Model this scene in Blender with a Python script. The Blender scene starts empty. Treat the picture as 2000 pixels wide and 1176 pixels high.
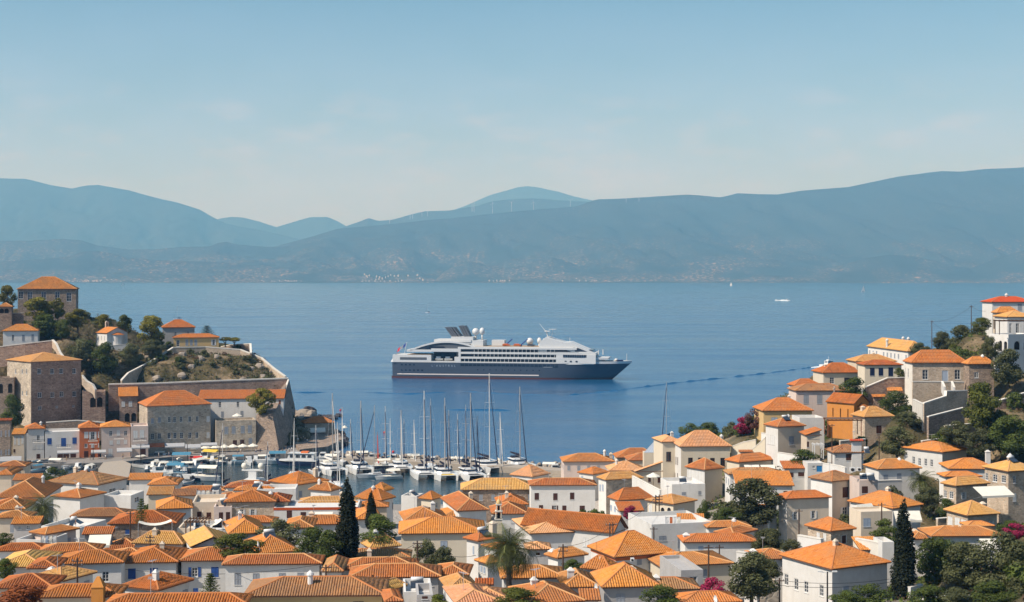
import bpy, math, random
import numpy as np
from mathutils import Vector, Matrix
random.seed(7)
scene = bpy.context.scene
col = scene.collection
R = math.radians
# ------------------------------------------------------------------ camera
F, H, YH = 2800.0, 60.0, 538.0          # focal length in photo pixels, eye height in metres, horizon row
cd = bpy.data.cameras.new('camera')
cam = bpy.data.objects.new('camera', cd); col.objects.link(cam)
cam.location = (0, 0, H); cam.rotation_euler = (R(90), 0, 0)
cd.sensor_width = 36; cd.lens = 36 * F / 2000; cd.shift_y = -0.025
cd.clip_start = 1; cd.clip_end = 90000
scene.camera = cam
# ------------------------------------------------------------------ sky, sun, exposure
SUN_EL, SUN_AZ = 47.0, 242.0            # azimuth clockwise from +Y
world = bpy.data.worlds.new('World'); scene.world = world; world.use_nodes = True
wn = world.node_tree; wn.nodes.clear()
w_out = wn.nodes.new('ShaderNodeOutputWorld'); w_bg = wn.nodes.new('ShaderNodeBackground')
w_sky = wn.nodes.new('ShaderNodeTexSky'); w_sky.sky_type = 'NISHITA'; w_sky.sun_disc = False
w_sky.sun_elevation = R(SUN_EL); w_sky.sun_rotation = R(SUN_AZ)
w_sky.air_density = 1.0; w_sky.dust_density = 1.0; w_sky.ozone_density = 3.0
w_bg.inputs[1].default_value = 0.066
# thin cumulus veil low over the horizon, all the way round
w_tc = wn.nodes.new('ShaderNodeTexCoord'); w_map = wn.nodes.new('ShaderNodeMapping'); w_map.inputs['Scale'].default_value = (1, 1, 2.6)
w_no = wn.nodes.new('ShaderNodeTexNoise'); w_no.inputs['Scale'].default_value = 9; w_no.inputs['Detail'].default_value = 7; w_no.inputs['Roughness'].default_value = .55
w_rp = wn.nodes.new('ShaderNodeValToRGB'); w_rp.color_ramp.elements[0].position = .36; w_rp.color_ramp.elements[0].color = (.62, .62, .62, 1); w_rp.color_ramp.elements[1].position = .70
w_sep = wn.nodes.new('ShaderNodeSeparateXYZ'); w_band = wn.nodes.new('ShaderNodeValToRGB')
cr = w_band.color_ramp; cr.elements[0].position = .05; cr.elements[0].color = (1, 1, 1, 1); cr.elements[1].position = .34; cr.elements[1].color = (0, 0, 0, 1)
e = cr.elements.new(.11); e.color = (.45, .45, .45, 1); e = cr.elements.new(.19); e.color = (.03, .03, .03, 1)
w_mul = wn.nodes.new('ShaderNodeMath'); w_mul.operation = 'MULTIPLY'
w_mul2 = wn.nodes.new('ShaderNodeMath'); w_mul2.operation = 'MULTIPLY'; w_mul2.inputs[1].default_value = .92
w_mix = wn.nodes.new('ShaderNodeMixRGB'); w_mix.inputs[2].default_value = (5.0, 6.4, 10.5, 1)
L = wn.links.new
L(w_tc.outputs['Generated'], w_map.inputs[0]); L(w_map.outputs[0], w_no.inputs['Vector']); L(w_no.outputs['Fac'], w_rp.inputs[0])
L(w_tc.outputs['Generated'], w_sep.inputs[0]); L(w_sep.outputs['Z'], w_band.inputs[0])
L(w_rp.outputs[0], w_mul.inputs[0]); L(w_band.outputs[0], w_mul.inputs[1]); L(w_mul.outputs[0], w_mul2.inputs[0])
L(w_mul2.outputs[0], w_mix.inputs[0])
w_tint = wn.nodes.new('ShaderNodeMixRGB'); w_tint.blend_type = 'MULTIPLY'; w_tint.inputs[0].default_value = 1; w_tint.inputs[2].default_value = (.80, 1.0, 1.04, 1)
L(w_sky.outputs[0], w_tint.inputs[1]); L(w_tint.outputs[0], w_mix.inputs[1])
w_n2 = wn.nodes.new('ShaderNodeTexNoise'); w_n2.inputs['Scale'].default_value = 20; w_n2.inputs['Detail'].default_value = 8; w_n2.inputs['Roughness'].default_value = .6   # faint fair-weather puffs above the ridges
w_m2 = wn.nodes.new('ShaderNodeMapping'); w_m2.inputs['Scale'].default_value = (1, 1, 3.2); L(w_tc.outputs['Generated'], w_m2.inputs[0]); L(w_m2.outputs[0], w_n2.inputs['Vector'])
w_r2 = wn.nodes.new('ShaderNodeValToRGB'); w_r2.color_ramp.elements[0].position = .50; w_r2.color_ramp.elements[1].position = .68; L(w_n2.outputs['Fac'], w_r2.inputs[0])
w_b2 = wn.nodes.new('ShaderNodeValToRGB'); c2 = w_b2.color_ramp; c2.elements[0].position = .045; c2.elements[0].color = (.5, .5, .5, 1); c2.elements[1].position = .14; c2.elements[1].color = (0, 0, 0, 1); e = c2.elements.new(.10); e.color = (1, 1, 1, 1); L(w_sep.outputs['Z'], w_b2.inputs[0])
w_m3 = wn.nodes.new('ShaderNodeMath'); w_m3.operation = 'MULTIPLY'; L(w_r2.outputs[0], w_m3.inputs[0]); L(w_b2.outputs[0], w_m3.inputs[1])
w_m4 = wn.nodes.new('ShaderNodeMath'); w_m4.operation = 'MULTIPLY'; w_m4.inputs[1].default_value = .26; L(w_m3.outputs[0], w_m4.inputs[0])
w_cl = wn.nodes.new('ShaderNodeMixRGB'); w_cl.inputs[2].default_value = (7.6, 7.0, 8.0, 1); L(w_m4.outputs[0], w_cl.inputs[0]); L(w_mix.outputs[0], w_cl.inputs[1]); L(w_cl.outputs[0], w_bg.inputs[0]); L(w_bg.outputs[0], w_out.inputs[0])
sd = bpy.data.lights.new('sun', 'SUN'); sd.energy = 3.5; sd.angle = R(.53); sd.color = (1, .945, .88)
sun = bpy.data.objects.new('sun', sd); col.objects.link(sun)
sun_dir = Vector((math.sin(R(SUN_AZ)) * math.cos(R(SUN_EL)), math.cos(R(SUN_AZ)) * math.cos(R(SUN_EL)), math.sin(R(SUN_EL))))
sun.rotation_euler = (-sun_dir).to_track_quat('-Z', 'Y').to_euler()
vs = scene.view_settings
vs.view_transform = 'Standard'; vs.look = 'None'; vs.exposure = 0.78; vs.gamma = 1; vs.use_curve_mapping = False
cy = scene.cycles
cy.use_denoising = True; cy.max_bounces = 5; cy.diffuse_bounces = 2; cy.glossy_bounces = 2; cy.transmission_bounces = 2
cy.transparent_max_bounces = 4; cy.volume_bounces = 0; cy.caustics_reflective = False; cy.caustics_refractive = False
cy.sample_clamp_indirect = 6

# ------------------------------------------------------------------ materials
MATS = {}
def nodes(m):
    m.use_nodes = True; nt = m.node_tree
    return nt, nt.nodes['Principled BSDF']
def plain(name, c, rough=.7, metal=0, spec=.3):
    if name in MATS: return MATS[name]
    m = bpy.data.materials.new(name); nt, b = nodes(m)
    b.inputs['Roughness'].default_value = rough; b.inputs['Metallic'].default_value = metal
    b.inputs['Specular IOR Level'].default_value = spec
    tc = nt.nodes.new('ShaderNodeTexCoord'); no = nt.nodes.new('ShaderNodeTexNoise'); no.inputs['Scale'].default_value = 1.7; no.inputs['Detail'].default_value = 5
    mx = nt.nodes.new('ShaderNodeMixRGB'); mx.inputs[1].default_value = tuple(x * .84 for x in c) + (1,); mx.inputs[2].default_value = tuple(min(1, x * 1.1) for x in c) + (1,)
    nt.links.new(tc.outputs['Object'], no.inputs['Vector']); nt.links.new(no.outputs['Fac'], mx.inputs[0]); nt.links.new(mx.outputs[0], b.inputs['Base Color'])
    MATS[name] = m; return m
def plaster(name, c, stain, amt=.5):
    """limewashed render: broad tone changes, rain streaks under the eaves, fine trowel bump"""
    m = bpy.data.materials.new(name); nt, b = nodes(m); n = nt.nodes; l = nt.links.new
    b.inputs['Roughness'].default_value = .9; b.inputs['Specular IOR Level'].default_value = .15
    g = n.new('ShaderNodeNewGeometry'); no = n.new('ShaderNodeTexNoise'); no.inputs['Scale'].default_value = .45; no.inputs['Detail'].default_value = 8; no.inputs['Roughness'].default_value = .65
    mp = n.new('ShaderNodeMapping'); mp.inputs['Scale'].default_value = (1.6, 1.6, .16)
    st = n.new('ShaderNodeTexNoise'); st.inputs['Scale'].default_value = 1.1; st.inputs['Detail'].default_value = 6
    r1 = n.new('ShaderNodeValToRGB'); r1.color_ramp.elements[0].position = .42; r1.color_ramp.elements[1].position = .72
    r2 = n.new('ShaderNodeValToRGB'); r2.color_ramp.elements[0].position = .5; r2.color_ramp.elements[1].position = .8
    ad = n.new('ShaderNodeMath'); ad.operation = 'MAXIMUM'; mu = n.new('ShaderNodeMath'); mu.operation = 'MULTIPLY'; mu.inputs[1].default_value = amt
    mx = n.new('ShaderNodeMixRGB'); mx.inputs[1].default_value = c + (1,); mx.inputs[2].default_value = stain + (1,)
    l(g.outputs['Position'], no.inputs['Vector']); l(g.outputs['Position'], mp.inputs[0]); l(mp.outputs[0], st.inputs['Vector'])
    l(no.outputs['Fac'], r1.inputs[0]); l(st.outputs['Fac'], r2.inputs[0]); l(r1.outputs[0], ad.inputs[0]); l(r2.outputs[0], ad.inputs[1])
    l(ad.outputs[0], mu.inputs[0]); l(mu.outputs[0], mx.inputs[0])
    oi = n.new('ShaderNodeObjectInfo'); hv = n.new('ShaderNodeHueSaturation')
    mr = n.new('ShaderNodeMapRange'); mr.inputs[3].default_value = .86; mr.inputs[4].default_value = 1.05
    l(oi.outputs['Random'], mr.inputs[0]); l(mr.outputs[0], hv.inputs['Value']); l(mx.outputs[0], hv.inputs['Color']); l(hv.outputs[0], b.inputs['Base Color'])
    bp = n.new('ShaderNodeBump'); bp.inputs['Strength'].default_value = .35; bp.inputs['Distance'].default_value = .05
    n2 = n.new('ShaderNodeTexNoise'); n2.inputs['Scale'].default_value = 2.2; n2.inputs['Detail'].default_value = 8
    l(g.outputs['Position'], n2.inputs['Vector']); l(n2.outputs['Fac'], bp.inputs['Height']); l(bp.outputs[0], b.inputs['Normal'])
    MATS[name] = m; return m
def stone(name, a, b2, mortar, sc=2.2):
    """coursed rubble: flattened cells with their own tone, mortar joints, bump"""
    m = bpy.data.materials.new(name); nt, b = nodes(m); n = nt.nodes; l = nt.links.new
    b.inputs['Roughness'].default_value = .92; b.inputs['Specular IOR Level'].default_value = .15
    g = n.new('ShaderNodeNewGeometry'); mp = n.new('ShaderNodeMapping'); mp.inputs['Scale'].default_value = (sc, sc, sc * 1.7)
    v = n.new('ShaderNodeTexVoronoi'); v.inputs['Scale'].default_value = 1; ve = n.new('ShaderNodeTexVoronoi'); ve.feature = 'DISTANCE_TO_EDGE'; ve.inputs['Scale'].default_value = 1
    l(g.outputs['Position'], mp.inputs[0]); l(mp.outputs[0], v.inputs['Vector']); l(mp.outputs[0], ve.inputs['Vector'])
    sp = n.new('ShaderNodeSeparateColor'); l(v.outputs['Color'], sp.inputs[0])
    mx = n.new('ShaderNodeMixRGB'); mx.inputs[1].default_value = a + (1,); mx.inputs[2].default_value = b2 + (1,); l(sp.outputs[0], mx.inputs[0])
    no = n.new('ShaderNodeTexNoise'); no.inputs['Scale'].default_value = .35; no.inputs['Detail'].default_value = 7; l(g.outputs['Position'], no.inputs['Vector'])
    hv = n.new('ShaderNodeHueSaturation'); mr = n.new('ShaderNodeMapRange'); mr.inputs[1].default_value = .3; mr.inputs[2].default_value = .7; mr.inputs[3].default_value = .68; mr.inputs[4].default_value = 1.22
    l(no.outputs['Fac'], mr.inputs[0]); l(mr.outputs[0], hv.inputs['Value']); l(mx.outputs[0], hv.inputs['Color'])
    r = n.new('ShaderNodeValToRGB'); r.color_ramp.elements[0].position = .03; r.color_ramp.elements[1].position = .11; l(ve.outputs['Distance'], r.inputs[0])
    m2 = n.new('ShaderNodeMixRGB'); m2.inputs[1].default_value = mortar + (1,); l(r.outputs[0], m2.inputs[0]); l(hv.outputs[0], m2.inputs[2]); l(m2.outputs[0], b.inputs['Base Color'])
    bp = n.new('ShaderNodeBump'); bp.inputs['Strength'].default_value = .6; bp.inputs['Distance'].default_value = .08; l(r.outputs[0], bp.inputs['Height']); l(bp.outputs[0], b.inputs['Normal'])
    MATS[name] = m; return m
def tiles(name, dark, light, odd, oddamt=.12):
    """fired clay: each tile its own tone (face attribute tint), weathered patches with lichen"""
    m = bpy.data.materials.new(name); nt, b = nodes(m); n = nt.nodes; l = nt.links.new
    b.inputs['Roughness'].default_value = .85; b.inputs['Specular IOR Level'].default_value = .2
    at = n.new('ShaderNodeAttribute'); at.attribute_name = 'tint'
    rp = n.new('ShaderNodeValToRGB'); rp.color_ramp.elements[0].color = dark + (1,); rp.color_ramp.elements[1].color = light + (1,)
    rp.color_ramp.elements[0].position = -.0; rp.color_ramp.elements[1].position = .8
    l(at.outputs['Fac'], rp.inputs[0])
    g = n.new('ShaderNodeNewGeometry'); no = n.new('ShaderNodeTexNoise'); no.inputs['Scale'].default_value = .33; no.inputs['Detail'].default_value = 9; no.inputs['Roughness'].default_value = .7
    l(g.outputs['Position'], no.inputs['Vector'])
    ad = n.new('ShaderNodeMath'); ad.operation = 'MULTIPLY_ADD'; ad.inputs[1].default_value = .18; l(at.outputs['Fac'], ad.inputs[0]); l(no.outputs['Fac'], ad.inputs[2])
    r2 = n.new('ShaderNodeValToRGB'); r2.color_ramp.elements[0].position = .60 - oddamt; r2.color_ramp.elements[1].position = .80 - oddamt; l(ad.outputs[0], r2.inputs[0])
    mu = n.new('ShaderNodeMath'); mu.operation = 'MULTIPLY'; mu.inputs[1].default_value = .7; l(r2.outputs[0], mu.inputs[0])
    mx = n.new('ShaderNodeMixRGB'); mx.inputs[2].default_value = odd + (1,); l(mu.outputs[0], mx.inputs[0]); l(rp.outputs[0], mx.inputs[1])
    oi = n.new('ShaderNodeObjectInfo'); hv = n.new('ShaderNodeHueSaturation')
    mr = n.new('ShaderNodeMapRange'); mr.inputs[3].default_value = .82; mr.inputs[4].default_value = 1.1; l(oi.outputs['Random'], mr.inputs[0]); l(mr.outputs[0], hv.inputs['Value'])
    m3 = n.new('ShaderNodeMapRange'); m3.inputs[3].default_value = .491; m3.inputs[4].default_value = .509; l(oi.outputs['Random'], m3.inputs[0]); l(m3.outputs[0], hv.inputs['Hue'])
    l(mx.outputs[0], hv.inputs['Color']); l(hv.outputs[0], b.inputs['Base Color'])
    MATS[name] = m; return m
def leafmat(name, dark, light):
    m = bpy.data.materials.new(name); nt, b = nodes(m); n = nt.nodes; l = nt.links.new
    b.inputs['Roughness'].default_value = .65; b.inputs['Specular IOR Level'].default_value = .2
    at = n.new('ShaderNodeAttribute'); at.attribute_name = 'tint'
    rp = n.new('ShaderNodeValToRGB'); rp.color_ramp.elements[0].color = dark + (1,); rp.color_ramp.elements[1].color = light + (1,); l(at.outputs['Fac'], rp.inputs[0])
    oi = n.new('ShaderNodeObjectInfo'); hv = n.new('ShaderNodeHueSaturation'); mr = n.new('ShaderNodeMapRange'); mr.inputs[3].default_value = .75; mr.inputs[4].default_value = 1.2
    l(oi.outputs['Random'], mr.inputs[0]); l(mr.outputs[0], hv.inputs['Value']); l(rp.outputs[0], hv.inputs['Color']); l(hv.outputs[0], b.inputs['Base Color'])
    tr = n.new('ShaderNodeBsdfTranslucent'); l(hv.outputs[0], tr.inputs[0]); ms = n.new('ShaderNodeMixShader'); ms.inputs[0].default_value = .25
    out = n['Material Output']; l(b.outputs[0], ms.inputs[1]); l(tr.outputs[0], ms.inputs[2]); l(ms.outputs[0], out.inputs[0])
    MATS[name] = m; return m
plaster('white', (.68, .66, .62), (.48, .445, .39), .45)
plaster('cream', (.65, .57, .44), (.50, .43, .34), .4)
plaster('beige', (.67, .56, .43), (.47, .39, .30), .45)
plaster('ochre', (.62, .43, .20), (.45, .31, .16), .5)
plaster('orangewall', (.60, .25, .06), (.42, .17, .05), .5)
plaster('redwall', (.50, .15, .06), (.36, .12, .06), .5)
plaster('pink', (.65, .53, .46), (.47, .38, .33), .5)
plaster('greywall', (.42, .40, .38), (.28, .27, .26), .6)
plaster('coping', (.70, .66, .58), (.45, .41, .36), .5)
stone('stone', (.42, .31, .22), (.62, .49, .36), (.48, .41, .32))
stone('stonedark', (.20, .145, .11), (.43, .32, .235), (.26, .21, .17))
stone('stonered', (.27, .165, .12), (.50, .34, .24), (.33, .25, .20), 1.4)
stone('ashlar', (.36, .29, .22), (.60, .50, .38), (.45, .39, .31), 1.2)
tiles('t_orange', (.34, .105, .026), (.64, .235, .066), (.31, .145, .062), .12)
tiles('t_bright', (.44, .135, .026), (.68, .255, .062), (.42, .20, .085), .08)
tiles('t_yellow', (.46, .22, .06), (.68, .38, .12), (.40, .26, .13), .05)
tiles('t_pink', (.52, .23, .10), (.72, .36, .18), (.48, .28, .17), .05)
tiles('t_red', (.27, .075, .018), (.57, .175, .042), (.24, .11, .05), .08)
tiles('t_old', (.24, .09, .03), (.66, .34, .13), (.26, .15, .08), .18)
tiles('t_scarlet', (.46, .07, .016), (.56, .105, .028), (.5, .1, .04), .0)
plain('mortar', (.56, .29, .12), .9); plain('soffit', (.20, .09, .05), .9)
plain('pane', (.03, .04, .055), .12, 0, .6); plain('whitepaint', (.66, .65, .62), .5); plain('bluepaint', (.03, .09, .30), .5)
plain('greypaint', (.30, .32, .35), .6); plain('brownpaint', (.075, .028, .018), .6); plain('navypaint', (.012, .02, .06), .5); plain('palebluepaint', (.36, .42, .50), .6)
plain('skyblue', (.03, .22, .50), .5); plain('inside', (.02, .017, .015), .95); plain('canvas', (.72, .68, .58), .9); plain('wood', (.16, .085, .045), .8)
plain('darkmetal', (.05, .045, .045), .5, .3); plain('steel', (.55, .56, .57), .35, .6); plain('rust', (.26, .10, .05), .8); plain('terracotta', (.46, .17, .055), .85); plain('shadedcloth', (.40, .40, .40), .9); plain('molestone', (.36, .31, .25), .95)  # awning cloth greyed to carry the shade it hangs in
plain('trunk', (.11, .085, .065), .95); plain('polewood', (.085, .05, .035), .9); plain('concrete', (.24, .22, .20), .9)
leafmat('l_pine', (.022, .032, .006), (.30, .26, .035)); leafmat('l_olive', (.030, .036, .013), (.17, .175, .070))
leafmat('l_green', (.014, .026, .006), (.14, .175, .032)); leafmat('l_cypress', (.006, .010, .005), (.030, .038, .015))
leafmat('l_palm', (.016, .026, .007), (.15, .16, .05)); leafmat('l_bougain', (.20, .012, .04), (.42, .03, .10))
leafmat('l_dry', (.06, .035, .02), (.19, .11, .055)); leafmat('l_agave', (.06, .07, .03), (.24, .24, .12)); leafmat('l_lime', (.035, .05, .008), (.17, .18, .03))
leafmat('l_vine', (.12, .03, .01), (.34, .10, .025)); leafmat('l_oleander', (.02, .035, .01), (.20, .06, .06))

# ------------------------------------------------------------------ mesh building
class MB:
    def __init__(s): s.v = []; s.f = []; s.m = []
    def poly(s, pts, mi=0):
        n = len(s.v); s.v += [tuple(p) for p in pts]; s.f.append(tuple(range(n, n + len(pts)))); s.m.append(mi)
    def box(s, x0, y0, z0, x1, y1, z1, mi=0):
        n = len(s.v); s.v += [(x0, y0, z0), (x1, y0, z0), (x1, y1, z0), (x0, y1, z0), (x0, y0, z1), (x1, y0, z1), (x1, y1, z1), (x0, y1, z1)]
        for q in ((3, 2, 1, 0), (4, 5, 6, 7), (0, 1, 5, 4), (1, 2, 6, 5), (2, 3, 7, 6), (3, 0, 4, 7)): s.f.append(tuple(n + i for i in q)); s.m.append(mi)
    def prism(s, pts, z0, z1, mi=0):
        k = len(pts); n = len(s.v); s.v += [(p[0], p[1], z0) for p in pts] + [(p[0], p[1], z1) for p in pts]
        s.f.append(tuple(n + i for i in reversed(range(k)))); s.f.append(tuple(n + k + i for i in range(k))); s.m += [mi, mi]
        for i in range(k): s.f.append((n + i, n + (i + 1) % k, n + k + (i + 1) % k, n + k + i)); s.m.append(mi)
    def rings(s, rings, mi=0, closed=True, cap=True):
        k = len(rings[0]); n = len(s.v)
        for r in rings: s.v += [tuple(p) for p in r]
        for a in range(len(rings) - 1):
            for i in range(k if closed else k - 1):
                j = (i + 1) % k; s.f.append((n + a * k + i, n + a * k + j, n + (a + 1) * k + j, n + (a + 1) * k + i)); s.m.append(mi)
        if cap and closed:
            s.f.append(tuple(n + i for i in reversed(range(k)))); s.f.append(tuple(n + (len(rings) - 1) * k + i for i in range(k))); s.m += [mi, mi]
    def tube(s, p0, p1, r0, r1=None, n=6, mi=0):
        r1 = r0 if r1 is None else r1; a, b = Vector(p0), Vector(p1); d = (b - a)
        if d.length < 1e-6: return
        q = d.to_track_quat('Z', 'Y'); ring = lambda c, r: [c + q @ Vector((r * math.cos(6.2832 * i / n), r * math.sin(6.2832 * i / n), 0)) for i in range(n)]
        s.rings([ring(a, r0), ring(b, r1)], mi)
    def lathe(s, prof, n=10, o=(0, 0, 0), mi=0):
        s.rings([[(o[0] + r * math.cos(6.2832 * i / n), o[1] + r * math.sin(6.2832 * i / n), o[2] + z) for i in range(n)] for r, z in prof], mi)
    def ball(s, c, r, n=10, m=6, sz=1, mi=0):
        s.lathe([(max(.01, r * math.sin(math.pi * k / m)), -r * sz * math.cos(math.pi * k / m)) for k in range(m + 1)], n, c, mi)
    def mesh(s, name, mats, smooth=False):
        me = bpy.data.meshes.new(name); me.from_pydata(s.v, [], s.f)
        for m in (mats if isinstance(mats, (list, tuple)) else [mats]): me.materials.append(MATS[m] if isinstance(m, str) else m)
        if any(s.m): me.polygons.foreach_set('material_index', s.m)
        if smooth: me.polygons.foreach_set('use_smooth', [True] * len(s.f))
        me.update(); return me
    def obj(s, name, mats, parent=None, smooth=False, kind=None):
        if not s.f: return None
        o = bpy.data.objects.new(name, s.mesh(name, mats, smooth)); col.objects.link(o); o.parent = parent
        if kind: o['kind'] = kind
        return o
def inst(name, me, parent=None, loc=(0, 0, 0), rz=0, sc=(1, 1, 1)):
    o = bpy.data.objects.new(name, me); col.objects.link(o); o.parent = parent
    o.location = loc; o.rotation_euler = (0, 0, rz); o.scale = sc if isinstance(sc, (tuple, list)) else (sc,) * 3; return o
def empty(name, loc, rz=0, label=None, cat=None, group=None):
    o = bpy.data.objects.new(name, None); col.objects.link(o); o.location = loc; o.rotation_euler = (0, 0, rz); o.empty_display_size = .5
    return tag(o, label, cat, group)
def tag(o, label=None, cat=None, group=None, kind=None):
    if label: o['label'] = label
    if cat: o['category'] = cat
    if group: o['group'] = group
    if kind: o['kind'] = kind
    return o
def copy_tree(o, parent=None):
    c = o.copy(); col.objects.link(c); c.parent = parent
    for ch in o.children: copy_tree(ch, c)
    return c
def at(px, py, Y): return ((px - 1000) / F * Y, Y, H - (py - YH) / F * Y)
def facemesh(name, V, Q, tint, mat):
    """numpy quads with a per-face tint"""
    me = bpy.data.meshes.new(name); nv, nf = len(V), len(Q)
    me.vertices.add(nv); me.vertices.foreach_set('co', np.asarray(V, np.float32).ravel())
    me.loops.add(nf * 4); me.loops.foreach_set('vertex_index', np.asarray(Q, np.int32).ravel())
    me.polygons.add(nf); me.polygons.foreach_set('loop_start', np.arange(0, nf * 4, 4, dtype=np.int32))
    me.update(calc_edges=True); me.validate()
    a = me.attributes.new('tint', 'FLOAT', 'FACE'); a.data.foreach_set('value', np.asarray(tint, np.float32))
    me.materials.append(MATS[mat]); return me
# ------------------------------------------------------------------ houses
rng = np.random.default_rng(5)
PITCH = .275
TPL = []
def tile_field(polys, near):
    """barrel tiles laid in columns up each slope; far roofs get longer, wider pieces"""
    pitch = PITCH if near else .36
    tl = .52 if near else 1.1
    VV, TT = [], []
    for P in polys:
        P = [Vector(p) for p in P]; A, B = P[0], P[1]
        ux = (B - A).normalized(); nrm = None
        for k in range(2, len(P)):
            c = (B - A).cross(P[k] - A)
            if c.length > 1e-6: nrm = c.normalized(); break
        if nrm is None: continue
        if nrm.z < 0: nrm = -nrm
        uv = nrm.cross(ux)
        if uv.z < 0: uv = -uv
        q = [((p - A).dot(ux), (p - A).dot(uv)) for p in P]
        wid = (B - A).length; nc = max(1, int(wid / pitch)); pw = wid / nc
        lo = min(a for a, _ in q); hi = max(a for a, _ in q)
        c0 = int(math.floor(lo / pw)); c1 = int(math.ceil(hi / pw))
        col_ = []
        for i in range(c0, c1):
            u = (i + .5) * pw; ys = []
            for k in range(len(q)):
                a, b = q[k], q[(k + 1) % len(q)]
                if (a[0] - u) * (b[0] - u) < 0: ys.append(a[1] + (b[1] - a[1]) * (u - a[0]) / (b[0] - a[0]))
            if len(ys) < 2: continue
            v0, v1 = min(ys), max(ys)
            if v1 - v0 < .12: continue
            n = max(1, int(round((v1 - v0) / tl))); st = (v1 - v0) / n
            jit = random.uniform(-.03, .03)
            for j in range(n): col_.append((u + random.uniform(-.012, .012), v0 + j * st - .05 + (jit if j else 0), v0 + (j + 1) * st, .30 + .34 * random.random() if random.random() < .84 else random.random()))
        if not col_: continue
        C = np.array(col_); h = .085 if near else .10
        offs = np.array([(-.43, .0), (-.24, .9), (.24, .9), (.43, 0)])
        N = len(C); V = np.zeros((N, 8, 3)); a_ = np.array(A); x_ = np.array(ux); y_ = np.array(uv); n_ = np.array(nrm)
        for e_ in range(2):
            vv = C[:, 1 + e_]; lift = .045 if e_ == 0 else .0
            for k in range(4):
                uu = C[:, 0] + offs[k, 0] * pw; hh = offs[k, 1] * h + lift + .015
                V[:, e_ * 4 + k, :] = a_ + uu[:, None] * x_ + vv[:, None] * y_ + hh * n_
        VV.append(V.reshape(-1, 3)); TT.append(C[:, 3])
    if not VV: return None
    V = np.concatenate(VV); T = np.concatenate(TT); N = len(T)
    tq = np.array([(0, 1, 5, 4), (1, 2, 6, 5), (2, 3, 7, 6), (3, 2, 1, 0)])
    Q = (np.arange(N) * 8)[:, None, None] + tq[None]
    return V, Q.reshape(-1, 4), np.repeat(T, 4)
def roof_polys(kind, x0, y0, x1, y1, z, rh):
    w, d = x1 - x0, y1 - y0; ym, xm = (y0 + y1) / 2, (x0 + x1) / 2; t = z + rh
    a, b, c, e = (x0, y0, z), (x1, y0, z), (x1, y1, z), (x0, y1, z)
    if kind == 'gx': return [[a, b, (x1, ym, t), (x0, ym, t)], [c, e, (x0, ym, t), (x1, ym, t)]], [((x0, ym, t), (x1, ym, t))]
    if kind == 'gy': return [[b, c, (xm, y1, t), (xm, y0, t)], [e, a, (xm, y0, t), (xm, y1, t)]], [((xm, y0, t), (xm, y1, t))]
    if kind == 'sx': return [[a, b, (x1, y1, t), (x0, y1, t)]], []
    if kind == 'sy': return [[e, a, (x1, y0, t), (x1, y1, t)]], []
    if w >= d:
        p, q = (x0 + d * .5, ym, t), (x1 - d * .5, ym, t)
        if w - d < .2: q = p
        return [[a, b, q, p] if p != q else [a, b, p], [b, c, q], [c, e, p, q] if p != q else [c, e, p], [e, a, p]], [(a, p), (b, q), (c, q), (e, p)] + ([(p, q)] if p != q else [])
    p, q = (xm, y0 + w * .5, t), (xm, y1 - w * .5, t)
    return [[a, b, p], [b, c, q, p], [c, e, q], [e, a, p, q]], [(a, p), (b, p), (c, q), (e, q), (p, q)]
HOUSES = []; BASES = []; TOPS = []; BLK = [0, 0, 1.0]
def B(ox, oy, sc): BLK[:] = [ox, oy, sc]
def px_(u): return BLK[0] + u / BLK[2]
def py_(v): return BLK[1] + v / BLK[2]
def autoY(py): return 59360.0 / max(py - 753, 60)
def wall_face(mb, org, ax, width, z0, z1, holes, inward, depth=.2):
    """wall with real openings: grid of quads round the holes plus reveals. holes: (u0,u1,v0,v1)"""
    hs = []
    for h in holes:
        u0, u1, v0, v1 = max(.08, h[0]), min(width - .08, h[1]), max(z0 + .02, h[2]), min(z1 - .04, h[3])
        if u1 - u0 > .1 and v1 - v0 > .1 and not any(u0 < k[1] + .02 and u1 > k[0] - .02 and v0 < k[3] + .02 and v1 > k[2] - .02 for k in hs): hs.append((u0, u1, v0, v1) + tuple(h[4:]))
    us = sorted({0, width} | {x for h in hs for x in h[:2]}); vs_ = sorted({z0, z1} | {x for h in hs for x in h[2:4]})
    P = lambda u, v, k=0: (org[0] + ax[0] * u + inward[0] * k, org[1] + ax[1] * u + inward[1] * k, v)
    for i in range(len(us) - 1):
        for j in range(len(vs_) - 1):
            uc, vc = (us[i] + us[i + 1]) / 2, (vs_[j] + vs_[j + 1]) / 2
            if any(h[0] < uc < h[1] and h[2] < vc < h[3] for h in hs): continue
            mb.poly([P(us[i], vs_[j]), P(us[i + 1], vs_[j]), P(us[i + 1], vs_[j + 1]), P(us[i], vs_[j + 1])])
    for h in hs:
        u0, u1, v0, v1 = h[:4]
        for a, b in (((u0, v0), (u1, v0)), ((u1, v0), (u1, v1)), ((u1, v1), (u0, v1)), ((u0, v1), (u0, v0))):
            mb.poly([P(*a), P(*b), P(*b, depth), P(*a, depth)])
    return hs
SHUT = {'b': 'brownpaint', 'B': 'bluepaint', 'g': 'greypaint', 'w': 'whitepaint', 'N': 'navypaint', 'p': 'palebluepaint', 'k': 'skyblue', 'r': 'rust', 'W': 'wood'}
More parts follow.
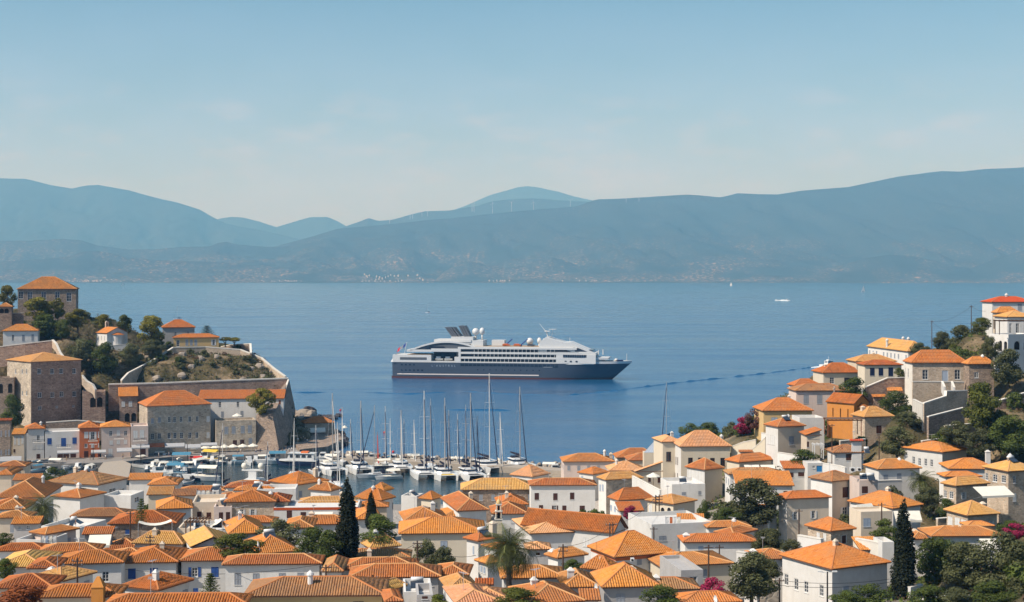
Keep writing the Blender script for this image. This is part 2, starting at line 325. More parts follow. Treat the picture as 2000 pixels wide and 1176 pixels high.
def window(root, P, h, code, trim):
    """one opening: frame with glazing bars, pane set back, or two shutter leaves; P maps (u, v, inward) to local space"""
    u0, u1, v0, v1 = h[:4]; wdt, hgt = u1 - u0, v1 - v0
    def bar(mb, a, b, c, d, k0, k1, mi=0):
        pts = [P(a, c, k0), P(b, c, k0), P(b, d, k0), P(a, d, k0), P(a, c, k1), P(b, c, k1), P(b, d, k1), P(a, d, k1)]
        n = len(mb.v); mb.v += pts
        for q in ((0, 1, 2, 3), (7, 6, 5, 4), (4, 5, 1, 0), (5, 6, 2, 1), (6, 7, 3, 2), (7, 4, 0, 3)): mb.f.append(tuple(n + i for i in q)); mb.m.append(mi)
    c0 = code[0]
    if c0 == 'D':                                     # door leaf with frame and handle
        fr = MB(); f = .09
        bar(fr, u0, u0 + f, v0, v1, .03, .12); bar(fr, u1 - f, u1, v0, v1, .03, .12); bar(fr, u0 + f, u1 - f, v1 - f, v1, .03, .12)
        fo = fr.obj('door', trim, root); lf = MB(); um = (u0 + u1) / 2
        bar(lf, u0 + f, um - .01, v0, v1 - f, .08, .13); bar(lf, um + .01, u1 - f, v0, v1 - f, .08, .13); lf.obj('leaf', SHUT.get(code[1:2], 'wood'), fo)
        return
    if c0 == 'a':                                     # arch backed by a near-black sheet for the shade inside: spandrels flush with the wall, arch ring a little proud
        r = wdt / 2; um = (u0 + u1) / 2; vc = v1 - r; sp = MB(); N = 8
        arc = [(um + r * math.cos(math.pi * k / N), vc + r * math.sin(math.pi * k / N)) for k in range(N + 1)]
        for k in range(N):
            cx = u1 if k < N // 2 else u0; pts = [arc[k], arc[k + 1], (cx, v1)]
            sp.poly([P(*p, 0) for p in pts]); sp.poly([P(*arc[k], 0), P(*arc[k + 1], 0), P(*arc[k + 1], .2), P(*arc[k], .2)])
        sp.obj('arch', code[1:] or trim, root)
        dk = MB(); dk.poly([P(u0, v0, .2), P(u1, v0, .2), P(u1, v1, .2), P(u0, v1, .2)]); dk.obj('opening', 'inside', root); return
    fr = MB(); f = min(.1, wdt * .12)
    for a, b, c, d in ((u0, u0 + f, v0, v1), (u1 - f, u1, v0, v1), (u0 + f, u1 - f, v0, v0 + f), (u0 + f, u1 - f, v1 - f, v1)): bar(fr, a, b, c, d, .05, .14)
    um = (u0 + u1) / 2
    closed = c0 in SHUT
    if not closed:
        bar(fr, um - .04, um + .04, v0 + f, v1 - f, .07, .13)
        nb = 2 if hgt > 1.1 else 1
        for k in range(1, nb + 1): z = v0 + hgt * k / (nb + 1); bar(fr, u0 + f, um - .04, z - .025, z + .025, .075, .125); bar(fr, um + .04, u1 - f, z - .025, z + .025, .075, .125)
    bar(fr, u0 - .06, u1 + .06, v0 - .08, v0 - .005, -.07, .0)      # sill
    w_ = fr.obj('window', ('brownpaint' if 'n' in code else trim), root)
    pn = MB(); pn.poly([P(u0, v0, .15), P(u1, v0, .15), P(u1, v1, .15), P(u0, v1, .15)]); pn.obj('pane', 'pane', w_)
    sh = code[0] if closed else (code[1:2] if code[1:2] in SHUT else '')
    if sh:
        for side in (0, 1):
            s_ = MB()
            if closed: a, b, k0, k1 = (u0 + .02, um - .012, -.03, .035) if side == 0 else (um + .012, u1 - .02, -.03, .035)
            else: a, b, k0, k1 = (u0 - wdt * .48, u0 - .03, -.06, -.012) if side == 0 else (u1 + .03, u1 + wdt * .48, -.06, -.012)
            c, d = v0 + .02, v1 - .02; e_ = .07
            bar(s_, a, a + e_, c, d, k0, k1); bar(s_, b - e_, b, c, d, k0, k1); bar(s_, a + e_, b - e_, c, c + e_, k0, k1); bar(s_, a + e_, b - e_, d - e_, d, k0, k1)
            bar(s_, a + e_, b - e_, (c + d) / 2 - .035, (c + d) / 2 + .035, k0, k1); bar(s_, a + e_, b - e_, c + e_, d - e_, k0 + .02, k1 - .01)
            s_.obj('shutter', SHUT[sh], w_)
def chimney(mb, x, y, z0, z1, s, kind):
    if kind == 'o':                                   # ochre tower with arched top
        mb.box(x - s, y - s, z0, x + s, y + s, z0 + (z1 - z0) * .62); t = z0 + (z1 - z0) * .62
        mb.rings([[(x - s * 1.12, y - s * 1.12, t), (x + s * 1.12, y - s * 1.12, t), (x + s * 1.12, y + s * 1.12, t), (x - s * 1.12, y + s * 1.12, t)], [(x - s * .25, y - s * .25, z1), (x + s * .25, y - s * .25, z1), (x + s * .25, y + s * .25, z1), (x - s * .25, y + s * .25, z1)]])
    elif kind == 'r':                                 # round white pot with domed cap
        mb.lathe([(s, z0), (s, z1 - s * 1.9), (s * 1.35, z1 - s * 1.85), (s * 1.35, z1 - s * 1.5), (s * 1.1, z1 - s * .9), (s * .4, z1 - s * .3), (s * .12, z1)], 10, (x, y, 0))
    else:
        mb.box(x - s, y - s, z0, x + s, y + s, z1 - .4); mb.box(x - s * 1.2, y - s * 1.2, z1 - .4, x + s * 1.2, y + s * 1.2, z1 - .3)
        mb.rings([[(x - s * 1., y - s * 1., z1 - .3), (x + s * 1., y - s * 1., z1 - .3), (x + s * 1., y + s * 1., z1 - .3), (x - s * 1., y + s * 1., z1 - .3)], [(x - s * .3, y - s * .3, z1), (x + s * .3, y - s * .3, z1), (x + s * .3, y + s * .3, z1), (x - s * .3, y + s * .3, z1)]])
def h(label, x0, x1, x2, ye, yr, Y=None, wall='white', tile='orange', roof='hip', win=(), th=None, r=.85, wh=6.0, chim=(), trim='whitepaint', ov=.38, cat='house', band=None, name='house', rise=None, parapet=.7, gz=None, wl=None):
    """a house from its eaves: x0/x1/x2 = far left eave corner, near corner, far right eave corner (negative: metres), ye eave row, yr ridge row"""
    X0p = px_(x0) if x0 > -900 else None; X2p = px_(x2) if x2 > -900 else None   # metres are passed as -1000-m
    ye, yr = py_(ye), (py_(yr) if yr is not None else None)
    Y = Y or autoY(ye); P0 = at(px_(x1), ye, Y); kc = (px_(x1) - 1000) / F
    def solve(t):
        s, c = math.sin(t), math.cos(t); w = d = None
        if X2p is not None: k = (X2p - 1000) / F; den = c - k * s; w = (k * Y - P0[0]) / den if den > .02 else 999
        else: w = -x2 - 1000
        if X0p is not None: k = (X0p - 1000) / F; den = s + k * c; d = (P0[0] - k * Y) / den if den > .02 else 999
        else: d = -x0 - 1000
        return w, d
    if th is None:
        if X0p is not None and X2p is not None:
            lo, hi = R(1), R(89)
            for _ in range(40):
                m = (lo + hi) / 2; w, d = solve(m)
                if d > r * w: lo = m
                else: hi = m
            th_ = lo
        else: th_ = R(5) if X2p is not None else R(84)
    else: th_ = R(th)
    w, d = solve(th_); w = min(max(w, 1.2), 40); d = min(max(d, 1.2), 40)
    s, c = math.sin(th_), math.cos(th_)
    ze = P0[2]
    if yr is not None and roof != 'flat' and (X0p is None or X2p is None):     # unseen depth: pick one that gives an ordinary roof pitch
        best = None
        for k in range(50, 340):
            f_ = k / 200.0; w2, d2 = (w, d * f_) if X0p is None else (w * f_, d)
            Yc = Y + w2 / 2 * s + d2 / 2 * c; q = (H - (yr - YH) / F * Yc - ze) / ((min(w2, d2) if roof == 'hip' else (d2 if roof in ('gx', 'sx') else w2)) * (2 if roof in ('sx', 'sy') else 1))
            cost = abs(math.log(f_)) * .25 + max(0, .15 - q) * 8 + max(0, q - .27) * 8
            if best is None or cost < best[0]: best = (cost, w2, d2)
        w, d = best[1:]
    if yr is not None and roof != 'flat':
        Yc = Y + w / 2 * s + d / 2 * c; rh = H - (yr - YH) / F * Yc - ze
        mn = min(w, d) if roof == 'hip' else (d if roof in ('gx', 'sx') else w)
        if roof in ('sx', 'sy'): mn *= 2
        if not (.06 * mn < rh < .42 * mn): print('roof?', label[:50], 'rh %.2f w %.1f d %.1f th %.0f' % (rh, w, d, math.degrees(th_)))
        rh = min(max(rh, .10 * mn), .40 * mn)
    else: rh = 0
    if gz is not None: wh = ze - gz
    zb = ze - wh; root = empty(name, (P0[0], P0[1], zb), th_, label, cat)
    W2 = lambda x, y: (P0[0] + x * c - y * s, P0[1] + x * s + y * c)
    BASES.append([W2(0, 0) + (zb,), W2(w, 0) + (zb,), W2(w, d) + (zb,), W2(0, d) + (zb,)])
    TOPS.append((W2(w * .5, d * .5), W2(w * .3, d * .45), zb + wh + rh, zb + wh, roof, Y, w, th_)); HOUSES.append((label, w, d, rh, Y, zb))
    if roof == 'flat': ov = 0
    a0, a1, b0, b1 = ov, w - ov, ov, d - ov; zt = wh; mb = MB(); zl = -5.0
    # openings: photo pixels onto the wall planes
    O0 = W2(ov, ov); holes = {'R': [], 'L': []}
    for face, code, ww, hh, pts in win:
        for (u, v) in pts:
            kx = (px_(u) - 1000) / F
            if face == 'R': t = (kx * O0[1] - O0[0]) / (c - kx * s); Yt = O0[1] + t * s; wid = ww / BLK[2] * Yt / F / max(.25, c)
            else: t = (O0[0] - kx * O0[1]) / (s + kx * c); Yt = O0[1] + t * c; wid = ww / BLK[2] * Yt / F / max(.25, s)
            zc = H - (py_(v) - YH) / F * Yt - zb; hg = hh / BLK[2] * Yt / F
            holes[face].append((t - wid / 2, t + wid / 2, zc - hg / 2, zc + hg / 2, code))
    if not win and roof != 'flat' and wh > 3 and random.random() < .75:         # plain sash or shuttered windows where the walls show between roofs
        cd_ = random.choice(['g', 'd', 'g', 'b', 'w', 'p'])
        for face, Lf in (('R', w - 2 * ov), ('L', d - 2 * ov)):
            k_ = int(Lf / 2.6)
            for q in range(k_):
                if random.random() < .7: uc = (q + .5) * Lf / k_; holes[face].append((uc - .42, uc + .42, wh - 2.35, wh - 1.0, cd_ if random.random() < .8 else 'd'))
    PR = lambda u, v, k=0: (a0 + u, b0 + k, v)
    PL = lambda u, v, k=0: (a0 + k, b0 + u, v)
    gab = {'gx': rh * (b1 - b0) / d, 'gy': rh * (a1 - a0) / w}.get(roof, 0)
    hr = wall_face(mb, (a0, b0), (1, 0), a1 - a0, zl, zt, holes['R'], (0, 1))
    nf_ = len(mb.f); hl = wall_face(mb, (a0, b0), (0, 1), b1 - b0, zl, zt, holes['L'], (1, 0))
    if wl: mb.m[nf_:] = [1] * (len(mb.f) - nf_)  # optional paler left-wall material puts sunlight on that side into the colour
    mb.poly([(a1, b0, zl), (a1, b1, zl), (a1, b1, zt), (a1, b0, zt)]); mb.poly([(a1, b1, zl), (a0, b1, zl), (a0, b1, zt), (a1, b1, zt)])
    rz = .13
    if roof == 'gx':
        for x in (a0, a1): mb.poly([(x, b0, zt), (x, b1, zt), (x, (b0 + b1) / 2, zt + gab)])
    elif roof == 'gy':
        for y in (b0, b1): mb.poly([(a0, y, zt), (a1, y, zt), ((a0 + a1) / 2, y, zt + gab)])
    elif roof == 'sx':
        mb.poly([(a1, b0, zt), (a1, b1, zt), (a1, b1, zt + rh)]); mb.poly([(a0, b0, zt), (a0, b1, zt), (a0, b1, zt + rh)]); mb.poly([(a0, b1, zt), (a1, b1, zt), (a1, b1, zt + rh), (a0, b1, zt + rh)])
    elif roof == 'sy':
        mb.poly([(a0, b0, zt), (a1, b0, zt), (a1, b0, zt + rh)]); mb.poly([(a0, b1, zt), (a1, b1, zt), (a1, b1, zt + rh)]); mb.poly([(a1, b0, zt), (a1, b1, zt), (a1, b1, zt + rh), (a1, b0, zt + rh)])
    elif roof == 'flat':
        pz = zt - parapet; q = .25
        mb.poly([(q, q, pz), (w - q, q, pz), (w - q, d - q, pz), (q, d - q, pz)])
        for A_, B_ in (((q, q), (w - q, q)), ((w - q, q), (w - q, d - q)), ((w - q, d - q), (q, d - q)), ((q, d - q), (q, q))):
            mb.poly([(A_[0], A_[1], pz), (B_[0], B_[1], pz), (B_[0], B_[1], zt), (A_[0], A_[1], zt)])
        for A_, B_, C_, D_ in (((0, 0), (w, 0), (w - q, q), (q, q)), ((w, 0), (w, d), (w - q, d - q), (w - q, q)), ((w, d), (0, d), (q, d - q), (w - q, d - q)), ((0, d), (0, 0), (q, q), (q, d - q))):
            mb.poly([A_ + (zt,), B_ + (zt,), C_ + (zt,), D_ + (zt,)])
    mb.obj('wall', [wall, wl] if wl else wall, root)
    if band:                                          # painted cornice band under the eaves
        bm = MB(); bm.box(a0 - .05, b0 - .05, zt - .45, a1 + .05, b0, zt); bm.box(a0 - .05, b0, zt - .45, a0, b1, zt); bm.obj('cornice', band, root)
    for hh_ in hr: window(root, PR, hh_, hh_[4], wall if hh_[4][0] == 'a' else trim)
    for hh_ in hl: window(root, PL, hh_, hh_[4], wall if hh_[4][0] == 'a' else trim)
    if roof != 'flat':
        polys, ridges = roof_polys(roof, 0, 0, w, d, zt + rz, rh)
        rb = MB()
        for p in polys:
            rb.poly(p); rb.poly([(q[0], q[1], q[2] - rz) for q in reversed(p)])
        rb.poly([(0, 0, zt), (w, 0, zt), (w, 0, zt + rz), (0, 0, zt + rz)]); rb.poly([(0, 0, zt), (0, d, zt), (0, d, zt + rz), (0, 0, zt + rz)])
        rb.poly([(w, 0, zt), (w, d, zt + (rh if roof == 'sx' else 0)), (w, d, zt + rz), (w, 0, zt + rz)])
        ro = rb.obj('roof', 'soffit', root)
        t_ = tile_field(polys, Y < 290)
        if t_ is not None:
            to = bpy.data.objects.new('roof_tiles', facemesh('roof_tiles', *t_, 't_' + tile)); col.objects.link(to); to.parent = ro; to['kind'] = 'stuff'
        cp = MB()
        for a, b in ridges: cp.tube((a[0], a[1], a[2] + .05), (b[0], b[1], b[2] + .06), .12, .12, 6)
        cp.obj('ridge_cap', 'terracotta' if tile in ('old', 'red', 'scarlet', 'bright') else 'mortar', ro)
    if not chim and roof in ('hip', 'gx') and Y < 420 and w > 4 and d > 4 and random.random() < .55:
        cm = MB(); cx, cyy = w * random.uniform(.25, .75), d * random.uniform(.3, .7); kd = random.choice('rwwbb'); s_ = random.uniform(.26, .36)
        chimney(cm, cx, cyy, wh, wh + rh + random.uniform(.6, 1.3), s_, kd); cm.obj('chimney', 'white' if kd in 'rw' else 'beige', root)
    for (u, v, hp, kind) in chim:                     # chimney foot in photo pixels, height in pixels
        Yc = Y + (.4 if kind == 'o' else w / 2 * s + d / 2 * c); X = (px_(u) - 1000) / F * Yc
        dx, dy = X - P0[0], Yc - P0[1]; lx, ly = dx * c + dy * s, -dx * s + dy * c
        lx = min(max(lx, .6), w - .6); ly = min(max(ly, .6 if kind != 'o' else -.9), d - .6)
        z0 = H - (py_(v) - YH) / F * Yc - zb; hm = hp / BLK[2] * Yc / F; cm = MB()
        chimney(cm, lx, ly, min(z0, wh + .1), z0 + hm, .36 if kind == 'r' else (.62 if kind == 'o' else .42), kind); cm.obj('chimney', 'orangewall' if kind == 'o' else ('white' if kind in 'rw' else 'beige'), root)
    return root
# ------------------------------------------------------------------ the town, read off block by block (origin and zoom of each block first)
m_ = lambda v: -1000 - v
B(0, 890, 4.112)
h('beige house with orange hip roof at the left edge beside the small boats', m_(9), -30, 208, 92, 45, wall='beige', win=[('R', 'd', 28, 34, [(135, 148)])], wh=8)
h('low orange roofed house stepping down below the beige house at the left edge', m_(8), -40, 100, 160, 100, 362, wall='beige', tile='bright', chim=[(8, 172, 48, 'b')])
h('small beige walled house with flat orange roof left of the green treetop above the boats', m_(8), 98, 322, 203, 158, wall='beige', roof='sx', wh=5.5)
h('long white house with brown speckled hip roof in front of the moored dinghies', 360, 790, 1036, 242, 132, wall='white', tile='old', r=1.25, win=[('R', 'd', 30, 36, [(903, 280)]), ('R', 'd', 30, 70, [(975, 300)])], wh=7)
h('big plain orange roof falling to the right at the left edge above the date palm', m_(16), -55, 362, 345, 195, 285, wall='white', tile='orange', roof='hip')
h('white house with L shaped reddish roof behind the date palm', 405, 645, 858, 348, 270, wall='white', tile='orange', r=.9, wh=9, roof='hip')
h('plain white block with railed roof terrace beside the L shaped reddish roof', 835, 1050, 1156, 320, None, 275, wall='white', roof='flat', wh=8, win=[('R', 'd', 22, 40, [(1100, 352)])])
h('orange roof at the left edge directly left of the date palm crown', m_(8), -50, 250, 400, 345, 262, wall='beige', tile='bright', win=[])
h('second orange roof below the palm at the left edge with a skylight', m_(7), -50, 205, 440, 352, 246, wall='white', tile='orange', win=[('R', 'd', 24, 38, [(15, 425)])])
h('shadowy beige house under an orange hip roof left of the palm trunk', m_(7), -45, 240, 507, 450, 232, wall='beige', tile='orange')
h('narrow grey white house with flat orange roof right below the palm', m_(6), 85, 322, 556, 505, 221, wall='greywall', tile='bright', roof='sx', win=[('R', 'd', 26, 24, [(160, 577)]), ('R', 'd', 30, 30, [(225, 577)])])
h('long low house with lichen mottled roof right of the date palm', m_(9), 560, 1042, 497, 430, 236, wall='greywall', tile='old', th=3)
h('brown walled house with broad dark red roof behind the little conifer', m_(10), 862, 1420, 556, 448, 228, wall='stonedark', tile='red', th=4, win=[('R', 'B', 34, 36, [(1023, 612)])], wh=7)
h('flat white terrace house with solar water tank below the mottled roof', 330, 640, 852, 580, None, 219, wall='white', roof='flat', wh=6)
h('pinkish house under a curved orange lean-to roof below the solar tank terrace', 232, 365, 640, 642, 575, 207, wall='pink', tile='orange', wh=5.5, r=.6)
h('little orange roof with a sagging cream awning under it', m_(5), 655, 905, 640, 588, 206, wall='greywall', tile='bright', roof='sx', wh=5)
h('open white parapet terrace with broken walls above the yellow roof', 130, 380, 542, 680, None, 204, wall='white', roof='flat', wh=5.5)
h('long orange roofed house with two white pot chimneys on the left', m_(8), 300, 800, 785, 712, 193, wall='beige', tile='orange', chim=[(430, 830, 85, 'b'), (477, 800, 68, 'r')], th=6)
h('low red roof at the left edge beside the broken terrace', m_(7), -50, 362, 775, 712, 196, wall='white', tile='red', chim=[(105, 780, 80, 'b')])
h('orange roof running behind the long roof with the pot chimneys', m_(7), 780, 1165, 792, 672, 205, wall='beige', tile='orange', chim=[(985, 750, 42, 'b')])
h('half hidden orange roof right behind the blue shuttered house', m_(7), 850, 1180, 830, 752, 190, wall='white', tile='orange', th=3)
h('house with pale yellow hip roof at the left edge in shade', m_(9), -55, 352, 905, 785, 178, wall='greywall', tile='yellow', th=3)  # grey plaster carries the shadow on this wall
h('white house with red roof and white domed pot chimney left of the blue shutters', m_(8), 440, 995, 882, 770, 181, wall='white', tile='red', chim=[(683, 870, 105, 'r')], th=8)
h('low red wing with skylight in front of the white pot chimney roof', m_(6), 212, 462, 915, 838, 174, wall='white', tile='red', th=5)
h('white house with yellow hip roof behind the dark utility pole at lower left', 228, 490, 782, 1020, 905, 168, wall='white', tile='yellow', win=[('R', 'g', 28, 40, [(697, 1022)])], chim=[(415, 930, 40, 'w'), (180, 1000, 60, 'w')])
h('red roofed house overgrown with rusty vine in the bottom left corner', m_(9), -58, 425, 1075, 962, 154, wall='beige', tile='red', th=3)
h('bottom left house with long red roof and ochre chimney tower', m_(8), 275, 955, 1150, 1045, 150, wall='beige', tile='red', th=4, chim=[(790, 1176, 205, 'o')])
h('near red roof across the bottom edge left of the yellow walled house', m_(9), 830, 1985, 1215, 1120, 143, wall='white', tile='red', th=2)
h('left wing of the blue shuttered white house under a hipped red roof', m_(9), 962, 1432, 870, 742, 186, wall='white', tile='red', th=4, win=[('R', 'B', 62, 84, [(1059, 948), (1236, 944)])], wh=8)
B(300, 890, 4.112)
h('right wing of the white house with blue shutters, one pair open', m_(9), 196, 692, 855, 745, 187.5, wall='white', tile='orange', th=4, win=[('R', 'oB', 50, 78, [(330, 935)]), ('R', 'B', 60, 82, [(492, 935)]), ('R', 'B', 40, 62, [(338, 1095)])], wh=10)
h('small white house with red hip roof in front of the blue shutters', -268, 40, 325, 1092, 952, 160, wall='white', tile='red', win=[('R', 'g', 28, 50, [(255, 1100)])])
h('tan ribbed pyramid roof beside the pergola terrace', -180, 235, 318, 720, 617, 203, wall='pink', tile='yellow', r=1.8)
h('flat orange roof just behind the fishing boats at the left quay end', m_(10), -50, 198, 240, 178, 338, wall='white', tile='bright', roof='hip', wh=6)
h('plain orange roof sheet right of the brown speckled roof', m_(10), -210, 60, 200, 152, 352, wall='white', tile='bright', roof='sx', wh=6)
h('mottled low roof among the roofs left of the stone houses', m_(8), 142, 340, 328, 280, 272, wall='white', tile='old', roof='sx')
h('orange strip of roof along the harbour edge below the moored boats', m_(8), 200, 575, 290, 248, 330, wall='white', tile='orange', roof='hip', wh=5)
h('pale mottled roof with a dark vent left of the laundry terrace', m_(9), -60, 150, 320, 262, 285, wall='cream', tile='yellow', roof='sx')
h('bright orange hip roof left of the stucco house with brown shutters', m_(9), 22, 318, 437, 347, 246, wall='white', tile='bright', th=14)
h('stucco house with flat terrace and brown shutters left of the rubble stone house', m_(9), 312, 562, 375, None, 252, wall='beige', roof='flat', wh=7, th=8, win=[('R', 'b', 36, 44, [(367, 472), (443, 478)])])
h('pinkish stucco house with dark doors between the terrace house and the rubble stone house', m_(8), 484, 628, 412, None, 249, wall='pink', roof='flat', wh=7, th=8, parapet=.4, win=[('R', 'b', 32, 70, [(541, 490), (597, 488)])])
h('white laundry hut on the roof terrace above the brown shutters', m_(4), 470, 512, 280, None, 262, wall='white', roof='flat', wh=6, win=[('R', 'd', 18, 30, [(492, 304)])])
h('orange roof left behind the rubble stone house', m_(8), 478, 735, 355, 300, 268, wall='beige', tile='orange', th=3)
h('rubble stone house with white shutters and red hip roof near the harbour', m_(9), 565, 985, 380, 286, 250, wall='stone', tile='red', th=4, win=[('R', 'ow', 30, 56, [(707, 460), (797, 460)])], wh=7)
h('small orange hip roof beside the rubble stone house', m_(7), 868, 1095, 378, 312, 253, wall='stone', tile='red', th=5)
h('long orange roof ridge along the waterfront left of the large white house', m_(8), 560, 935, 262, 205, 322, wall='white', tile='orange', th=-2, wh=6)
h('orange roof facing the radar mast of the hidden yacht', m_(8), 640, 985, 285, 240, 305, wall='white', tile='bright', th=-2, wh=6)
h('large white waterfront house with dark red hip roof and pale right wall', 918, 1145, 1412, 242, 132, 318, wall='cream', tile='red', r=1.0, win=[('R', 'g', 22, 52, [(1180, 308)])], chim=[(1300, 190, 95, 'b')], wh=8)
h('flat roofed white block left of the large waterfront house', m_(7), 830, 1142, 270, None, 300, wall='white', roof='flat', wh=6.5)
h('white house with brown windows and a scarlet terrace band', m_(8), 966, 1640, 418, 412, 250, wall='white', roof='flat', wh=7, parapet=.3, th=3, win=[('R', 'b', 42, 62, [(1090, 472)]), ('R', 'b', 44, 30, [(1202, 468), (1282, 468)])], band='t_scarlet')
h('upper storey with yellow ribbed roof over the scarlet terrace band', m_(7), 1160, 1648, 390, 335, 257, wall='white', tile='yellow', th=3, wh=8)
h('low orange roof between the stone house and the round green tree', m_(9), 605, 980, 545, 492, 226, wall='white', tile='bright', th=2)
h('broad plain orange roof falling towards the acacia', m_(9), 600, 905, 640, 505, 208, wall='white', tile='bright', th=16, roof='hip')
h('orange hip roof poking out above the round green tree', m_(8), 1050, 1288, 588, 508, 222, wall='white', tile='orange', th=4)
h('orange roof left of the tall cypress with a white pot chimney', m_(8), 1135, 1600, 560, 485, 233, wall='white', tile='orange', th=3, chim=[(1270, 545, 100, 'b')])
h('long white roof terrace with pergola in the middle of the old roofs', m_(9), 318, 742, 610, None, 213, wall='white', roof='flat', wh=5.5, th=12)
h('terrace house carrying the brown pergola and white shade sails', m_(8), 190, 400, 585, None, 218, wall='beige', roof='flat', wh=5.5, th=4)
h('tan gabled roof dropping left of the acacia', m_(9), 296, 660, 742, 617, 197, wall='white', tile='yellow', th=20, roof='gy')
h('steep dark orange gable roof in front of the round green tree', m_(9), 795, 1172, 800, 642, 193, wall='white', tile='bright', th=22, roof='hip')
h('long white house with grey shutters under a red ribbed roof, centre bottom', m_(8), 548, 1352, 885, 802, 179, wall='white', tile='orange', th=3, win=[('R', 'g', 52, 96, [(675, 990), (823, 992)]), ('R', 'g', 54, 46, [(1033, 965), (1181, 962)])], wh=9, chim=[(812, 1040, 72, 'w')])
h('yellow walled house with long brown speckled roof at the bottom edge', m_(9), 718, 1862, 1140, 985, 152, wall='ochre', tile='old', th=2, wh=6, win=[('R', 'b', 90, 40, [(1645, 1190)])])
B(600, 890, 4.112)
h('white house with orange hip roof left of the tall cypress, beside the water', 8, 192, 278, 290, 217, 300, wall='white', tile='orange', r=1.3, wh=7)
h('white gabled house with orange roof right of the tall cypress, by the harbour', 368, 598, 712, 366, 268, 275, wall='white', tile='bright', r=1.3, wh=8, win=[('R', 'b', 11, 55, [(690, 403)])])
h('further small orange hip roof on the quay left of the open water', 495, 618, 698, 292, 222, 296, wall='white', tile='bright', wh=7)
h('low orange roofs squeezed between the two cypresses', m_(9), 378, 655, 420, 372, 258, wall='beige', tile='bright', th=4)
h('lower orange roof behind the small cypress', m_(9), 380, 600, 520, 440, 232, wall='white', tile='bright', th=10)
h('white cube house with roof terrace on the waterfront', 755, 880, 930, 325, None, 290, wall='white', roof='flat', wh=9)
h('cream house with orange hip roof on the waterfront beside the white cube', 895, 1005, 1092, 358, 292, 288, wall='cream', tile='bright', wh=9, win=[('R', 'd', 14, 40, [(1040, 395)])])
h('pale low waterfront block in front of the open water', m_(8), 1105, 1235, 358, None, 330, wall='pink', roof='flat', wh=6)
h('orange tiled roof in front of the white cube terrace', m_(9), 778, 1135, 532, 420, 238, wall='white', tile='orange', th=10)
h('small orange hip roof directly above the big cream walled house', m_(8), 1092, 1345, 498, 422, 246, wall='white', tile='orange', th=6)
h('big hipped house with broad orange roof, cream wall and one pale blue shutter', m_(11), 735, 1442, 636, 500, 214, wall='cream', tile='bright', th=4, wh=8, win=[('R', 'p', 56, 72, [(1098, 720)])], chim=[(1223, 600, 52, 'b')])
h('brownish pyramid roof with a front gable right of the tall cypress', 430, 505, 757, 750, 617, 204, wall='white', tile='yellow', r=.8, th=24)
h('mottled ribbed roof over a rough stone wall behind the pole', m_(7), 285, 832, 832, 757, 189, wall='stone', tile='old', th=2)
h('back tier of the double orange roof in the bottom centre', m_(8), 262, 900, 925, 828, 179, wall='white', tile='orange', th=5)
h('front tier of the double orange roof in the bottom centre', m_(8), 332, 1078, 990, 880, 171, wall='greywall', tile='orange', th=3, wh=8, win=[('R', 'd', 20, 12, [(1000, 1042)])])
h('small yellow pyramid roof in front of the double orange roof', 540, 650, 805, 1092, 992, 160, wall='white', tile='yellow', r=.6)
h('ribbed brown roof fragment left of the leaning roofs by the dark pole', m_(6), 115, 292, 940, 842, 176, wall='white', tile='old', th=2)
h('low orange annex roof with bluish wall beside the double roof', m_(6), 1012, 1302, 965, 880, 175, wall='white', tile='orange', th=-3, win=[('R', 'p', 48, 50, [(1170, 985)])])
h('tiny tiled roof at the bottom edge beside the white pots terrace', m_(6), 622, 772, 1185, 1115, 149, wall='white', tile='bright', th=10)
h('white pots terrace with little parapet steps at the bottom edge', m_(7), 775, 1002, 1095, None, 158, wall='white', roof='flat', wh=5)
h('white and grey service block with dark hatch below the double roof', m_(6), 880, 1010, 1120, None, 154, wall='greywall', roof='flat', wh=5, win=[('R', 'b', 46, 22, [(945, 1140)])])
h('sloping tan tiled roof above the ruined brick wall', m_(6), 1130, 1385, 1090, 975, 160, wall='white', tile='yellow', th=12, roof='hip')
h('ruined little brick lean-to left of the date palm', m_(4), 1345, 1500, 1045, 1005, 162, wall='stonered', tile='red', roof='sx', th=0)
h('pinkish tiled roof with a round headed dormer at the bottom edge', m_(8), 1190, 1560, 1200, 1068, 148, wall='white', tile='pink', th=12)
B(900, 860, 3.72)
h('long stone warehouse with yellow ribbed roof facing the catamarans', m_(10), 0, 560, 365, 280, 322, wall='stonedark', tile='yellow', th=2, wh=7)
h('tall white house with seven brown shuttered windows and low orange roof', m_(9), 497, 990, 333, 280, 312, wall='white', tile='orange', th=2, wh=9, win=[('R', 'b', 32, 50, [(552, 408), (687, 410), (809, 405)]), ('R', 'b', 30, 48, [(583, 495), (752, 498)]), ('R', 'ob', 22, 46, [(684, 497)]), ('R', 'b', 38, 50, [(882, 500)])])
h('orange hip roof left of the church bell tower', m_(9), -25, 205, 520, 405, 243, wall='white', tile='orange', th=14)
h('back roof of the small church hall beside the bell tower', m_(8), 275, 492, 475, 400, 262, wall='white', tile='bright', th=6)
h('front roof of the small church hall beside the bell tower', m_(8), 225, 492, 542, 457, 247, wall='white', tile='orange', th=4, win=[('R', 'w', 90, 44, [(410, 578)])])
h('white gabled waterfront house with pink orange roof beside the moored yachts', 355, 520, 652, 270, 182, 372, wall='white', tile='pink', r=.9, wh=6)
h('wide pale house with orange roof and skylight on the waterfront', m_(10), 740, 1120, 160, 98, 405, wall='pink', tile='orange', th=3, wh=7, chim=[(1045, 105, 40, 'r'), (1132, 140, 52, 'b'), (1163, 140, 46, 'b')])
h('small white house with orange pyramid roof below the skylight roof', 845, 962, 1082, 252, 198, 352, wall='white', tile='bright', wh=6, win=[('L', 'p', 14, 18, [(882, 268)])])
